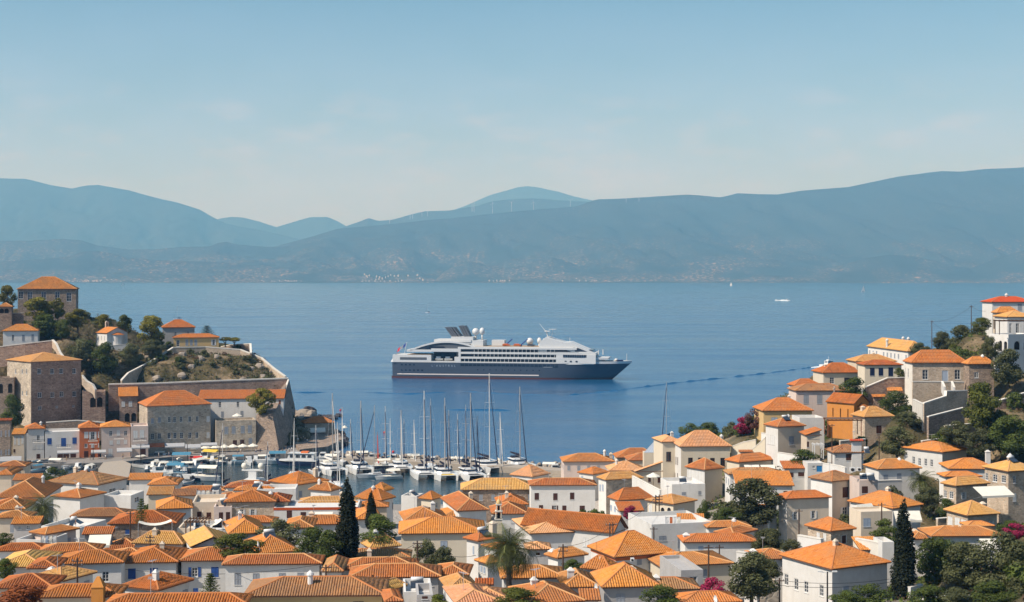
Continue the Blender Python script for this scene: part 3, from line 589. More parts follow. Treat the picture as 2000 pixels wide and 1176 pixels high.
h('orange roof behind the cream chapel roof left of the mansion', m_(9), 1078, 1345, 225, 155, 378, wall='beige', tile='pink', th=3)
h('stone house with pale yellow roof and white left wall', 985, 1050, 1330, 293, 232, 330, wl='white', wall='ashlar', tile='yellow', r=.5, wh=9, win=[('L', 'p', 10, 48, [(1013, 345), (1032, 345)])])
h('orange roof at the sea edge left of the glasshouse', m_(9), 1130, 1450, 130, 60, 420, wall='beige', tile='orange', th=3)
h('mottled orange roof in front of the glasshouse', m_(8), 1215, 1432, 150, 95, 400, wall='beige', tile='orange', th=4)
h('white house with orange hip roof right of the tall white seven window house', 1065, 1145, 1408, 443, 350, 270, wall='white', tile='bright', r=.6, win=[('L', 'p', 12, 40, [(1092, 490), (1120, 500)])], wh=7)
h('little orange roof over the bougainvillea and pole', m_(5), 1150, 1335, 520, 462, 258, wall='white', tile='bright', roof='sx', th=8)
h('long dark orange gable roof behind the pink hip roof', 430, 1115, 1218, 682, 530, 214, wall='white', tile='red', r=2.0, roof='gy', th=62, wh=7)
h('white house with pale pink hip roof in the middle of the town', 372, 500, 962, 685, 557, 216, wall='white', tile='pink', r=.8, th=12, wh=7, win=[('R', 'p', 40, 66, [(838, 762)])])
h('white house with orange hip roof left of the big date palm', 15, 125, 290, 740, 675, 200, wall='white', tile='bright', r=.8, wh=8, chim=[(233, 700, 115, 'b')], win=[('L', 'p', 12, 60, [(92, 800)])])
h('small white house with low orange roof behind the date palm', 145, 262, 420, 795, 750, 192, wall='white', tile='bright')
h('white terrace house with row of windows left of the palm trunk', 98, 190, 330, 905, 845, 178, wall='white', tile='bright', r=1.0, wh=7, win=[('L', 'p', 16, 46, [(128, 925), (150, 935), (172, 945)])])
h('pale ribbed roof over a grey wall right of the date palm', m_(6), 468, 658, 800, 750, 190, wall='greywall', tile='pink', th=2, win=[('R', 'b', 30, 20, [(560, 826)])])
h('white house with low ribbed orange roof and black pot chimney', 605, 700, 928, 865, 790, 182, wall='white', tile='orange', r=.6, chim=[(665, 850, 65, 'w')], wh=7)
h('large house with broad orange roof and dark red eaves band', 918, 1118, 1561, 858, 668, 187, wall='white', tile='bright', r=.9, wh=8, win=[('R', 'g', 36, 46, [(1298, 883), (1380, 870)]), ('R', 'g', 38, 42, [(1466, 840)])], band='redwall', chim=[(1102, 875, 80, 'r'), (1058, 870, 50, 'w')])
h('orange roof with a bulbous carved chimney', 868, 1090, 1160, 955, 850, 170, wall='white', tile='bright', r=1.2, chim=[(1010, 950, 110, 'r')])
h('white house with grey shutters and ribbed roof right behind the palm trunk', m_(8), 290, 762, 1012, 918, 165, wall='white', tile='orange', th=3, wh=7, win=[('R', 'g', 52, 54, [(465, 1062)]), ('R', 'g', 52, 34, [(570, 1045)])])
h('ribbed orange roof between the palm house and the dish house', m_(7), 745, 1010, 1078, 962, 160, wall='pink', tile='orange', th=6)
h('house with satellite dish and orange hip roof at the bottom right of centre', m_(6), 1025, 1452, 1078, 905, 156, wall='greywall', tile='bright', th=6, wh=7, win=[('R', 'g', 62, 60, [(1160, 1145)])], chim=[(1240, 1000, 90, 'b')])
h('bright orange roof behind the round bush at the bottom edge', m_(8), 480, 905, 1200, 1050, 147, wall='white', tile='orange', th=14)
h('small tiled roof strip right of the bright orange roof at the bottom', m_(5), 865, 1022, 1172, 1105, 149, wall='white', tile='orange', roof='sx', th=2)
h('weathered roof with box skylight at the bottom left of the palm', m_(6), 20, 390, 1190, 1085, 150, wall='beige', tile='pink', th=4)
B(1200, 860, 3.72)
h('white house with yellow and orange mottled roof behind the flat white house', 220, 430, 605, 470, 397, 262, wall='cream', tile='yellow', r=1.0, win=[('L', 'w', 22, 80, [(262, 505)]), ('L', 'awhite', 24, 62, [(350, 520), (397, 520)]), ('R', 'w', 52, 40, [(485, 515)])], chim=[(542, 455, 38, 'b')], wh=8)
h('big flat roofed white house with glass balustrade', 100, 270, 715, 612, None, 232, wall='white', roof='flat', wh=8, r=.8, th=14, win=[('R', 'g', 54, 36, [(350, 712)]), ('R', 'g', 54, 96, [(486, 740)])])
h('orange roof tucked behind the flat roofed white house', m_(6), 458, 660, 605, 550, 240, wall='white', tile='bright', th=-4, roof='sx')
h('orange roof with white round chimney right of the flat white house', m_(8), 672, 1000, 640, 592, 232, wall='white', tile='orange', th=5, chim=[(868, 615, 52, 'r')])
h('front orange hip roof under the white round chimney', 720, 868, 1042, 695, 635, 222, wall='white', tile='orange', r=.6)
h('white house with long ribbed roof below the flat white house', m_(7), 498, 1050, 748, 686, 208, wall='white', tile='bright', th=3, wh=7, chim=[(522, 800, 130, 'w')], win=[('R', 'p', 36, 60, [(628, 800)])])
h('white house with patched orange roof and white chimney behind the street pole', 190, 330, 872, 925, 840, 184, wall='cream', tile='orange', r=.6, th=12, wh=7, win=[('R', 'g', 30, 66, [(660, 970)]), ('L', 'W', 20, 60, [(262, 985)])], chim=[(490, 940, 100, 'w')])
h('grey and white flat roofed annex with dark window near the magenta flowers', 330, 484, 645, 945, None, 170, wall='greywall', roof='flat', wh=7, th=10, parapet=.4, win=[('R', 'd', 62, 58, [(573, 1018)])])
h('long brown ribbed roof above the round bush at the bottom', m_(7), 178, 625, 1092, 1007, 163, wall='beige', tile='old', th=2)
h('bottom edge orange roof with a satellite dish beside the magenta flowers', m_(7), 498, 930, 1195, 1110, 152, wall='white', tile='bright', th=8, chim=[(483, 1200, 70, 'w')])
h('orange roof with white chimney half hidden by the grey olive tree', m_(7), 1020, 1330, 872, 796, 198, wall='white', tile='orange', th=5, chim=[(1218, 832, 38, 'w'), (898, 848, 60, 'w')])
h('white walled house with orange roof and awnings above the olive tree', 800, 905, 1180, 165, 100, 318, wall='cream', tile='bright', r=.5, wh=6, win=[('R', 'abeige', 26, 40, [(868, 215)])])
h('long low mottled roof under the awnings house', m_(6), 830, 1238, 252, 205, 300, wall='white', tile='old', th=3)
h('plain orange roof above the big olive tree', m_(8), 882, 1310, 332, 243, 286, wall='white', tile='bright', th=-2, roof='sx')
h('white terrace block in front of the mansion annex', 335, 418, 660, 320, None, 300, wall='white', roof='flat', wh=6, th=8, win=[('R', 'g', 32, 24, [(505, 388)]), ('R', 'g', 22, 28, [(620, 382)])])
h('annex of the mansion with a row of white shuttered windows and orange hip roof', 510, 655, 802, 220, 135, 318, wl='white', wall='cream', tile='orange', r=1.1, wh=7, win=[('L', 'w', 14, 78, [(530, 245), (553, 249), (577, 254), (600, 258), (622, 262), (643, 266)])])
h('pinkish orange terrace roof with parasol left of the mansion', 140, 150, 355, 232, 160, 340, wall='cream', tile='pink', th=10, roof='sy', win=[('R', 'b', 20, 36, [(255, 285)]), ('R', 'b', 22, 40, [(325, 290)])])
B(1240, 740, 5.0)
h('neoclassical mansion with two white pilasters and pink hip roof by the sea', 365, 438, 948, 668, 510, 345, wl='white', wall='cream', tile='pink', r=.75, wh=8.5, win=[('L', 'dn', 10, 70, [(384, 790), (401, 795), (418, 800)]), ('L', 'dn', 9, 50, [(392, 940), (416, 945)]), ('R', 'dn', 46, 60, [(543, 800), (640, 800), (758, 803)]), ('R', 'dn', 46, 80, [(858, 812)])], chim=[(845, 600, 62, 'r')])
h('lower sea wing of the mansion with one tall brown window', m_(9), 262, 470, 622, 560, 352, wall='cream', tile='pink', th=10, wh=8, win=[('R', 'dn', 50, 92, [(330, 758)])])
h('ochre yellow house with broad orange roof above the shore', m_(9), 1245, 1748, 318, 190, 355, wall='ochre', tile='bright', th=4, wh=7, win=[('R', 'p', 60, 44, [(1362, 398)]), ('R', 'p', 60, 60, [(1575, 405)])])
h('white and beige corner house with flared orange roof below the ochre house', 1255, 1392, 1675, 475, 392, 320, wl='white', wall='beige', tile='orange', r=.8, wh=8.5, win=[('L', 'w', 22, 90, [(1305, 590), (1346, 598)]), ('R', 'g', 52, 84, [(1530, 603)])])  # white left wall beside beige: sunlight put into the colour
h('low cream annex with slanting roof right of the corner house', m_(6), 1665, 1828, 555, 490, 312, wall='beige', tile='red', roof='sy', th=2, wh=6, win=[('R', 'b', 28, 54, [(1685, 640)])])
h('plain white wall block above the pergola by the orange church', m_(7), 1610, 1850, 380, None, 335, wall='white', roof='flat', wh=7, th=4)
h('beige house with grey windows and brown tiled roof under the cream villa', m_(8), 1565, 2095, 122, 52, 365, wall='pink', tile='old', th=4, wh=9, win=[('R', 'g', 52, 84, [(1673, 200), (1805, 200)])])
h('white house end with orange roof at the left of the hill terraces', 1485, 1560, 1830, 72, 5, 372, wall='white', tile='bright', th=10, wh=8)
h('small orange tiled hut with white gable beside the flared roof house', m_(6), 1022, 1160, 720, 705, 330, wall='white', tile='orange', roof='sx', th=2, wh=4)
B(1460, 560, 5.88)
h('pale yellow roofed villa with three white pot chimneys high on the right', 1365, 1835, 2110, 748, 612, 405, wall='white', tile='yellow', r=.7, th=8, wh=6, chim=[(1520, 690, 95, 'r'), (1787, 620, 50, 'r'), (1925, 690, 115, 'r')])
h('orange roof just below the three pot chimneys', m_(8), 1242, 1720, 865, 785, 390, wall='cream', tile='yellow', th=6)
h('cream house with three navy blue shutters on the right hill', m_(7), 1335, 1790, 905, 848, 378, wall='cream', tile='red', th=3, wh=6, win=[('R', 'N', 54, 90, [(1433, 978), (1532, 978)]), ('R', 'N', 56, 102, [(1645, 978)])])
h('cream house with orange hip roof in front of the white launch', m_(8), 862, 1348, 995, 880, 388, wall='cream', tile='red', th=8, wh=7, win=[('R', 'o', 54, 74, [(970, 1078)]), ('R', 'dn', 66, 72, [(1142, 1082)])], chim=[(900, 960, 75, 'b'), (975, 930, 60, 'b')])
B(1700, 560, 5.88)
h('stone mansion with orange hip roof and three tall white framed windows', 372, 470, 1125, 880, 722, 345, wl='coping', wall='stone', tile='bright', r=.7, wh=11, win=[('L', 'd', 12, 110, [(398, 990), (433, 995)]), ('R', 'd', 66, 112, [(630, 1010), (1000, 1010)]), ('R', 'Dp', 74, 156, [(858, 1040)])], chim=[(605, 790, 38, 'r')])  # left wall in pale plaster to imitate sunlit stone
h('lower right wing of the stone mansion with its own orange roof', 1045, 1122, 1445, 895, 810, 338, wall='stonedark', tile='bright', r=.6, wh=9, win=[('R', 'd', 48, 66, [(1218, 1015)])])
h('white house with scarlet roof and navy balcony posts at the top right', m_(8), 1390, 1900, 182, 120, 392, wall='white', tile='scarlet', th=3, wh=9, win=[('R', 'g', 50, 78, [(1716, 235)])], chim=[(1562, 122, 50, 'r')], rise=0)
h('cream pavilion with orange pyramid roof and tall slit arches', 1385, 1455, 1720, 305, 235, 375, wall='beige', tile='bright', r=.6, wh=8, win=[('L', 'acream', 16, 110, [(1412, 430), (1434, 430)])])
h('white arcaded villa with pointed arches at the right edge', 1360, 1585, 1900, 548, None, 345, wall='white', roof='flat', wh=9, th=30, parapet=.5, win=[('L', 'awhite', 22, 120, [(1494, 680), (1524, 684), (1552, 688)]), ('R', 'awhite', 84, 100, [(1684, 675)]), ('R', 'awhite', 60, 100, [(1785, 675)])])
h('upper loggia of the white villa under a small yellow roof', m_(8), 1565, 1900, 355, 285, 358, wall='white', tile='yellow', th=6, wh=10, win=[('R', 'd', 40, 120, [(1690, 480)]), ('R', 'd', 30, 120, [(1610, 480)])])
B(1580, 700, 6.535)
h('stone cottage with tan hip roof and pair of chimneys below the orange chapel', 528, 705, 1095, 758, 622, 322, wall='stone', tile='yellow', r=.8, wh=7, win=[('R', 'b', 70, 105, [(892, 908)])], chim=[(688, 690, 85, 'b'), (724, 715, 80, 'b')])
h('small tiled red roof behind the orange chapel', m_(5), 820, 1000, 500, 470, 350, wall='stonered', tile='red', roof='sx', th=4)
h('little orange tiled roof beside the dome planter', m_(4), 1000, 1200, 420, 380, 352, wall='beige', tile='bright', roof='sx', th=-8)
h('small scarlet tiled porch roof below the stone cottage', m_(4), 530, 700, 1062, 1044, 300, wall='white', tile='scarlet', roof='sx', th=2, wh=3.5)
B(1480, 860, 3.72)
h('L shaped tall white house with beige front and two grey windows', 130, 205, 538, 432, 373, 246, wl='white', wall='beige', tile='bright', r=.5, wh=9, win=[('L', 'w', 12, 54, [(163, 538)]), ('R', 'ow', 26, 58, [(275, 548)]), ('R', 'ow', 26, 54, [(405, 540)])])
h('narrow white tower house with balcony left of the L shaped white house', m_(5), 88, 132, 395, None, 252, wall='white', roof='flat', wh=8, th=3, win=[('R', 'w', 16, 60, [(118, 490)])])
h('tall white house with brown shutters above the L shaped white house', 365, 540, 745, 305, 227, 272, wl='white', wall='beige', tile='old', r=.9, wh=9, win=[('R', 'b', 48, 76, [(637, 378)]), ('R', 'ow', 40, 78, [(633, 523)])])
h('pinkish flat roofed link with covered water tanks and a brown window', m_(6), 738, 872, 290, None, 268, wall='pink', roof='flat', wh=7, th=4, win=[('R', 'b', 44, 52, [(778, 360)])])
h('white house with ribbed orange roof and tall grey windows left of the fan palm', 765, 872, 1195, 215, 140, 285, wall='white', tile='orange', r=.7, wh=8, win=[('R', 'g', 34, 56, [(930, 278), (1027, 268)]), ('R', 'g', 28, 40, [(1125, 255)])], chim=[(1028, 150, 28, 'r')])
h('terrace house with wide orange roof and bamboo blinds behind the dark cypress', 650, 985, 1205, 503, 380, 238, wall='white', tile='bright', r=1.3, wh=7)
h('small beige flat house with blue grey window below the blinds terrace', 665, 750, 980, 520, None, 226, wall='beige', roof='flat', wh=7, th=10, parapet=.3, win=[('R', 'p', 54, 62, [(793, 597)])])
h('rubble stone cottage with orange hip roof and brown door amid the gardens', 338, 530, 718, 668, 570, 216, wall='stone', tile='bright', r=1.2, wh=5.5, win=[('R', 'Db', 44, 62, [(628, 718)]), ('L', 'w', 16, 50, [(487, 700), (440, 695)])])
h('large near white house with big orange hip roof left of the dark cypress', 150, 538, 970, 945, 748, 188, wall='white', tile='bright', r=1.1, wh=9, win=[('L', 'd', 22, 84, [(208, 1012), (280, 1046), (352, 1066), (463, 1092)]), ('R', 'p', 50, 82, [(640, 1100)]), ('R', 'g', 50, 30, [(772, 1068)])], roof='hip')
h('plain orange lean-to roof behind the large near white house', m_(6), 745, 915, 805, 725, 205, wall='cream', tile='bright', roof='sx', th=6)
h('white rooftop box beside the plain lean-to roof', m_(4), 905, 990, 740, None, 202, wall='white', roof='flat', wh=6, th=4)
h('cottage with tiny orange roof and bright blue door', m_(5), 188, 362, 210, 162, 300, wall='white', tile='bright', roof='sx', th=2, wh=6, win=[('R', 'b', 40, 36, [(240, 252)]), ('R', 'b', 44, 30, [(315, 247)])])
h('flat white shed with bright blue door', m_(4), 362, 482, 165, None, 298, wall='white', roof='flat', wh=5, th=3, parapet=.2, win=[('R', 'Dk', 46, 46, [(448, 206)]), ('R', 'd', 18, 20, [(407, 195)])])
h('white house with yellowish roof over an open veranda on the right slope', m_(6), 548, 785, 95, 38, 300, wall='white', tile='old', th=4, wh=6, win=[('R', 'd', 10, 36, [(570, 118)]), ('R', 'b', 120, 46, [(700, 122)])])
h('small orange roof at the left beside the olive tree', m_(5), -40, 92, 518, 478, 250, wall='white', tile='bright', roof='sx', th=4)
h('brick walled yard shed behind the near white house', m_(5), 18, 158, 1032, None, 180, wall='ashlar', roof='flat', wh=4, th=10, parapet=.3)
B(1700, 860, 3.72)
h('white villa with orange hip roof and four narrow windows on the right slope', 225, 525, 718, 92, 15, 292, wl='white', wall='beige', tile='bright', r=1.2, wh=6, win=[('L', 'd', 16, 54, [(314, 145), (357, 157), (402, 160), (445, 166)]), ('R', 'g', 26, 30, [(612, 150)])])  # left wall coloured white for the sun, beige on the shaded side
h('low orange roofed house with square white chimney right of the white villa', m_(8), 570, 935, 212, 135, 278, wall='white', tile='bright', th=-3, wh=5, chim=[(853, 150, 80, 'w')])
h('tall stone house with yellow hip roof and five white windows at the right edge', 808, 1000, 1230, 232, 148, 255, wall='stone', tile='yellow', r=1.0, wh=9, win=[('L', 'd', 15, 54, [(842, 263)]), ('L', 'd', 18, 54, [(905, 275), (968, 282)]), ('R', 'd', 24, 54, [(1047, 285)]), ('R', 'w', 28, 60, [(1047, 415)])])
h('stone house with yellow roof and canvas awning left of the tall stone house', 508, 622, 872, 337, 270, 248, wall='stone', tile='yellow', r=.5, wh=8, win=[('L', 'd', 18, 54, [(540, 390), (588, 398)]), ('R', 'ow', 22, 50, [(678, 402)])])
h('low stone house with golden hip roof and chimney by the cypress', 530, 703, 945, 553, 445, 228, wall='stone', tile='yellow', r=1.0, wh=5, win=[('L', 'w', 18, 60, [(580, 585), (632, 592), (677, 605)]), ('R', 'ow', 20, 30, [(878, 600)])], chim=[(816, 545, 100, 'b')])
h('small orange roof behind the awning house', m_(6), 540, 815, 270, 232, 268, wall='white', tile='bright', th=3, wh=5)
h('ribbed orange roof with white flecks right of the dark cypress', m_(7), 440, 982, 705, 630, 204, wall='white', tile='orange', th=2, wh=5, chim=[(595, 640, 22, 'b'), (647, 640, 24, 'b')])
h('short orange wing roof with bluish wall touching the dark cypress', m_(6), 308, 452, 725, 662, 206, wall='white', tile='orange', th=6, wh=5, chim=[(322, 668, 26, 'b')])
h('orange apex roof peeping over the ribbed roof right of the cypress', m_(6), 705, 905, 632, 595, 216, wall='white', tile='bright', th=4, wh=5)
# the left headland
B(0, 530, 5.88)
h('brown mansion with arched white windows on top of the headland', m_(14), 190, 885, 208, 66, 565, wall='stonedark', tile='orange', th=14, wh=12, win=[('R', 'd', 50, 100, [(345, 285), (503, 285), (660, 285), (793, 295)]), ('R', 'd', 50, 80, [(240, 275)])])
h('orange roofed outbuilding with dark arches at the left edge of the headland', m_(7), -30, 145, 412, 365, 520, wall='stonedark', tile='orange', th=14, wh=6, win=[('R', 'a', 46, 55, [(20, 455), (75, 455)])])
h('white cottage with orange pyramid roof behind the long garden wall', m_(9), 20, 445, 690, 612, 510, wall='white', tile='bright', th=14, wh=8, win=[('R', 'd', 26, 72, [(150, 765)]), ('R', 'g', 28, 72, [(268, 765), (375, 760)])])
h('four storey stone mansion with yellow hip roof on the left headland', 65, 350, 948, 1048, 935, 480, wall='stonered', tile='yellow', r=1.0, wl='ashlar', wh=22, win=[('L', 'd', 22, 56, [(180, 1150), (255, 1150), (305, 1150), (258, 1400), (307, 1400)]), ('R', 'd', 34, 60, [(450, 1148), (598, 1148), (702, 1145), (850, 1145), (455, 1420), (600, 1418), (705, 1412), (852, 1408)]), ('R', 'd', 30, 44, [(455, 1570)]), ('R', 'd', 22, 24, [(652, 1558), (842, 1548)])])  # left wall in lighter ashlar, its sunlight put into the colour
B(300, 600, 5.88)
h('grey house with orange roof at the tip of the headland ridge', m_(9), 90, 482, 238, 148, 560, wall='greywall', tile='bright', th=14, wh=7, win=[('R', 'd', 26, 55, [(252, 308)]), ('R', 'd', 26, 36, [(396, 292)])])
h('low ochre house with long orange roof above the sloping garden wall', m_(8), 218, 760, 356, 310, 535, wall='ochre', tile='bright', th=14, wh=6, win=[('R', 'd', 34, 75, [(280, 415)]), ('R', 'g', 30, 70, [(382, 405), (433, 405), (485, 405)]), ('R', 'ow', 26, 66, [(690, 405)])])
B(0, 720, 5.88)
h('long grey stone mansion with plain bright orange hip roof on the quay', 1583, 1682, 2435, 440, 258, 470, gz=1.5, wall='ashlar', tile='bright', r=.7, wh=22, win=[('R', 'g', 30, 62, [(1750, 600), (1830, 590)]), ('R', 'd', 30, 64, [(1945, 585), (2005, 585), (2080, 582), (2180, 580), (2265, 578)]), ('R', 'd', 34, 68, [(1752, 778), (1832, 775), (1942, 772), (2010, 770), (2085, 768), (2180, 766), (2262, 764)]), ('R', 'w', 34, 64, [(2390, 578), (2390, 762)])])
h('narrow grey house with small balcony on the quay beside the plain orange mansion', m_(10), 1505, 1702, 662, None, 461, gz=1.5, wall='pink', roof='flat', wh=14, th=16, win=[('R', 'w', 46, 90, [(1556, 758), (1630, 750)]), ('R', 'b', 60, 120, [(1640, 970)])])
h('grey pink quay house with orange hip roof and three white windows', m_(10), 1150, 1510, 680, 598, 460, gz=1.5, wall='pink', tile='bright', th=16, wh=14, win=[('R', 'd', 34, 62, [(1272, 745), (1442, 742)]), ('R', 'w', 34, 62, [(1358, 740)]), ('R', 'w', 36, 46, [(1277, 848), (1358, 843), (1440, 840)]), ('R', 'w', 46, 84, [(1268, 960)])])
h('brick red quay house with white shutters and orange hip roof', m_(10), 897, 1155, 690, 610, 459, gz=1.5, wall='redwall', tile='bright', th=16, wh=13.5, win=[('R', 'w', 44, 72, [(990, 762), (1148, 758)]), ('R', 'ow', 40, 90, [(1065, 770)]), ('R', 'd', 34, 46, [(988, 886)]), ('R', 'w', 34, 46, [(1064, 884), (1144, 880)]), ('R', 'b', 46, 78, [(990, 985), (1065, 1000), (1148, 1000)])])  # lowest brown shutters stand in for dark shopfront openings
h('white quay house with bright blue shutters and flat roof', m_(10), 515, 935, 728, None, 458, gz=1.5, wall='white', roof='flat', wh=12, th=16, win=[('R', 'B', 46, 74, [(568, 836), (856, 828)]), ('R', 'B', 52, 96, [(730, 845)]), ('R', 'b', 60, 90, [(760, 1010), (840, 1008), (690, 1010)])])  # bottom shutter row stands in for the dark openings of the shops
h('white quay house with small orange roof and pot chimney', m_(9), 275, 520, 700, 632, 456, gz=1.5, wall='white', tile='bright', th=16, wh=12.5, chim=[(470, 665, 62, 'r')], win=[('R', 'd', 32, 62, [(440, 795)]), ('R', 'w', 26, 44, [(388, 898), (437, 896), (484, 894)]), ('R', 'b', 40, 80, [(440, 1020)])])  # lower brown shutter pair stands in for a dark shopfront
h('beige quay house with tall shutters and orange lean-to roof at the left', m_(8), 130, 290, 760, 700, 447, gz=1.5, wall='beige', tile='bright', roof='sx', th=8, wh=11, win=[('R', 'w', 24, 90, [(172, 825), (215, 830), (258, 815)]), ('R', 'b', 22, 40, [(165, 945)])])
h('brown shaded quay house at the far left edge', m_(9), -50, 130, 602, 590, 442, gz=1.5, wall='stonedark', tile='red', th=6, wh=14, roof='sx', win=[('R', 'g', 16, 70, [(15, 745), (65, 745), (105, 740)]), ('R', 'g', 16, 60, [(15, 965), (68, 960), (102, 955)])])
h('small stone gatehouse with orange roof between the two big mansions', m_(8), 1360, 1590, 325, 215, 488, wall='stonered', tile='bright', th=16, wh=14, roof='sx', win=[('R', 'w', 38, 60, [(1415, 408), (1498, 405)]), ('R', 'a', 52, 100, [(1462, 560), (1535, 558)])])
h('stone arcade link with two dark arches right of the four storey mansion', m_(8), 945, 1210, 265, None, 485, wall='stonered', roof='flat', wh=13, th=16, parapet=.4, win=[('R', 'a', 60, 115, [(1068, 388), (1145, 385)])])
h('loggia wing with three arches at the far left of the big mansion', m_(8), -40, 160, 105, None, 484, wall='stonedark', roof='flat', wh=15, th=10, parapet=.4, win=[('R', 'a', 48, 110, [(10, 230), (60, 230), (118, 225)])])
B(300, 740, 5.263)
h('long white house with orange strip roof under the retaining wall', m_(9), 450, 1345, 212, 125, 492, wall='white', tile='bright', roof='sx', th=5, wh=11, win=[('R', 'd', 28, 58, [(682, 265), (868, 262)]), ('R', 'g', 30, 66, [(708, 368), (908, 362)]), ('R', 'd', 22, 44, [(1246, 245)]), ('R', 'r', 22, 44, [(1296, 242)])])
h('two storey stone restaurant with roof terrace behind the white parasols', m_(9), 640, 1052, 432, None, 478, gz=1.5, wall='ashlar', roof='flat', wh=13, th=16, win=[('R', 'g', 38, 76, [(748, 530), (822, 525), (915, 520), (988, 515)]), ('R', 'b', 40, 70, [(835, 665), (910, 660)]), ('R', 'g', 36, 60, [(995, 640)])])
h('small stone harbour pavilion with orange hip roof and white awning', m_(8), 1545, 1868, 462, 392, 520, wall='ashlar', tile='bright', th=16, wh=6, win=[('R', 'b', 150, 40, [(1690, 545)])])
# ------------------------------------------------------------------ land
def fbm(x, y, seed, octs=5, lac=2.1, gain=.5):
    """cheap value-noise fbm on numpy arrays"""
    r = np.random.default_rng(seed); tot = np.zeros(np.shape(x)); a = 1.0; f = 1.0
    for o in range(octs):
        G = r.random((64, 64)); xx, yy = x * f + o * 13.7, y * f + o * 7.3
        xi, yi = np.floor(xx).astype(int), np.floor(yy).astype(int); tx, ty = xx - xi, yy - yi
        tx, ty = tx * tx * (3 - 2 * tx), ty * ty * (3 - 2 * ty); g = lambda i, j: G[i % 64, j % 64]
        tot += a * ((g(xi, yi) * (1 - tx) + g(xi + 1, yi) * tx) * (1 - ty) + (g(xi, yi + 1) * (1 - tx) + g(xi + 1, yi + 1) * tx) * ty - .5)
        a *= gain; f *= lac
    return tot
COAST = [(-420, 40), (-420, 700), (-300, 690), (-215, 640), (-150, 590), (-100, 560), (-76, 540), (-70, 520), (-72, 493), (-100, 486), (-135, 476), (-166, 462), (-170, 440), (-150, 424), (-118, 408), (-96, 396), (-60, 384),
         (-30, 366), (-5, 366), (6, 396), (12, 436), (30, 446), (60, 432), (88, 430), (110, 462), (160, 500), (230, 560), (330, 640), (420, 660), (420, 40)]
def inside(x, y, P):
    c = np.zeros(np.shape(x), bool); n = len(P)
    for i in range(n):
        (x1, y1), (x2, y2) = P[i], P[(i + 1) % n]
        if y1 == y2: continue
        c ^= ((y1 > y) != (y2 > y)) & (x < (x2 - x1) * (y - y1) / (y2 - y1) + x1)
    return c
CP = [p for b in BASES for p in b] + [(sum(p[0] for p in b) / 4, sum(p[1] for p in b) / 4, b[0][2]) for b in BASES]
def cp(px, py, Y): CP.append(at(px, py, Y))
# headland: quay foot, terraces, the walled garden slope, the ridge and the drop behind it
for px, py, Y in ((60, 890, 462), (180, 888, 466), (300, 886, 470), (420, 884, 474), (520, 878, 480), (560, 862, 488)): cp(px, py, Y)
for px, py, Y in ((240, 745, 498), (320, 742, 503), (420, 740, 509), (500, 739, 513), (545, 740, 516)): cp(px, py + 6, Y)
for px, py, Y in ((300, 715, 517), (400, 712, 521), (480, 718, 522), (530, 730, 521), (345, 690, 529), (420, 690, 532), (490, 697, 531), (250, 700, 518), (200, 725, 505), (180, 700, 515), (220, 678, 545), (300, 674, 546), (310, 708, 516), (340, 692, 527), (400, 690, 531), (470, 696, 531), (510, 712, 526), (215, 676, 538), (120, 660, 520), (60, 700, 498), (330, 665, 540), (430, 672, 545), (485, 690, 540)): cp(px, py, Y)
for px, py, Y in ((60, 640, 530), (150, 625, 560), (230, 640, 570), (330, 650, 575), (420, 668, 560), (30, 600, 590), (-60, 600, 560), (-120, 640, 500)): cp(px, py, Y)
CP += [(-300, 640, 20), (-200, 620, 12), (-120, 580, 10), (-82, 540, 6), (-76, 522, 2.5), (-70, 516, 2.5), (-80, 528, 5)]
for x, y in ((-72, 493), (-100, 486), (-135, 476), (-166, 462), (-170, 440), (-150, 424), (-118, 408), (-96, 396), (-60, 384), (-30, 366), (-5, 366), (6, 396), (12, 436), (60, 432)): CP.append((x, y, 1.3))
# right hill
for px, py, Y in ((1300, 885, 400), (1350, 868, 405), (1420, 850, 400), (1480, 835, 380), (1440, 880, 350), (1840, 850, 300), (1920, 840, 305), (1990, 850, 300), (1800, 870, 296), (1960, 790, 325), (1985, 740, 340), (1900, 700, 380), (1850, 668, 410), (1930, 650, 400), (1820, 660, 420), (1720, 700, 420), (1640, 735, 405), (1750, 790, 320),
                  (1960, 900, 285), (1700, 900, 295), (1500, 985, 255), (1560, 1040, 205), (1480, 1070, 200), (1480, 1110, 180), (1500, 1180, 165), (1700, 1170, 175), (1900, 1100, 195), (1980, 1080, 200), (1850, 1160, 180), (1980, 1160, 178), (1790, 1170, 178), (1740, 960, 262), (1990, 1020, 235)): cp(px, py, Y)
CP += [(200, 560, 6), (140, 480, 14), (300, 520, 20), (260, 330, 55), (320, 250, 62), (250, 180, 52), (180, 120, 45), (100, 90, 36), (0, 80, 33), (-100, 80, 34), (-200, 120, 34), (-260, 220, 30), (-260, 340, 18), (-220, 420, 6), (0, 120, 24.5), (-60, 130, 24), (60, 130, 24)]
CPA = np.array(CP)
xs, ys = np.arange(-300, 302, 3.0), np.arange(66, 690, 3.0)
GX, GY = np.meshgrid(xs, ys); GZ = np.zeros(GX.shape)
for i in range(GX.shape[0]):
    d2 = (GX[i][:, None] - CPA[None, :, 0]) ** 2 + (GY[i][:, None] - CPA[None, :, 1]) ** 2 + 16.0
    w_ = 1 / d2 ** 2.2; GZ[i] = (w_ * CPA[None, :, 2]).sum(1) / w_.sum(1)
LAND = inside(GX, GY, COAST)
GZ = GZ + fbm(GX / 14, GY / 14, 3) * .9 - .35
for b in BASES:                                        # no ground inside the rooms
    bx, by, r_ = sum(p[0] for p in b) / 4, sum(p[1] for p in b) / 4, max(math.dist(b[0][:2], b[2][:2]) / 2 - 1, 3)
    GZ = np.where((GX - bx) ** 2 + (GY - by) ** 2 < r_ * r_, np.minimum(GZ, b[0][2] + .3), GZ)
GZ = np.where(LAND, np.maximum(GZ, .8), -6.0)
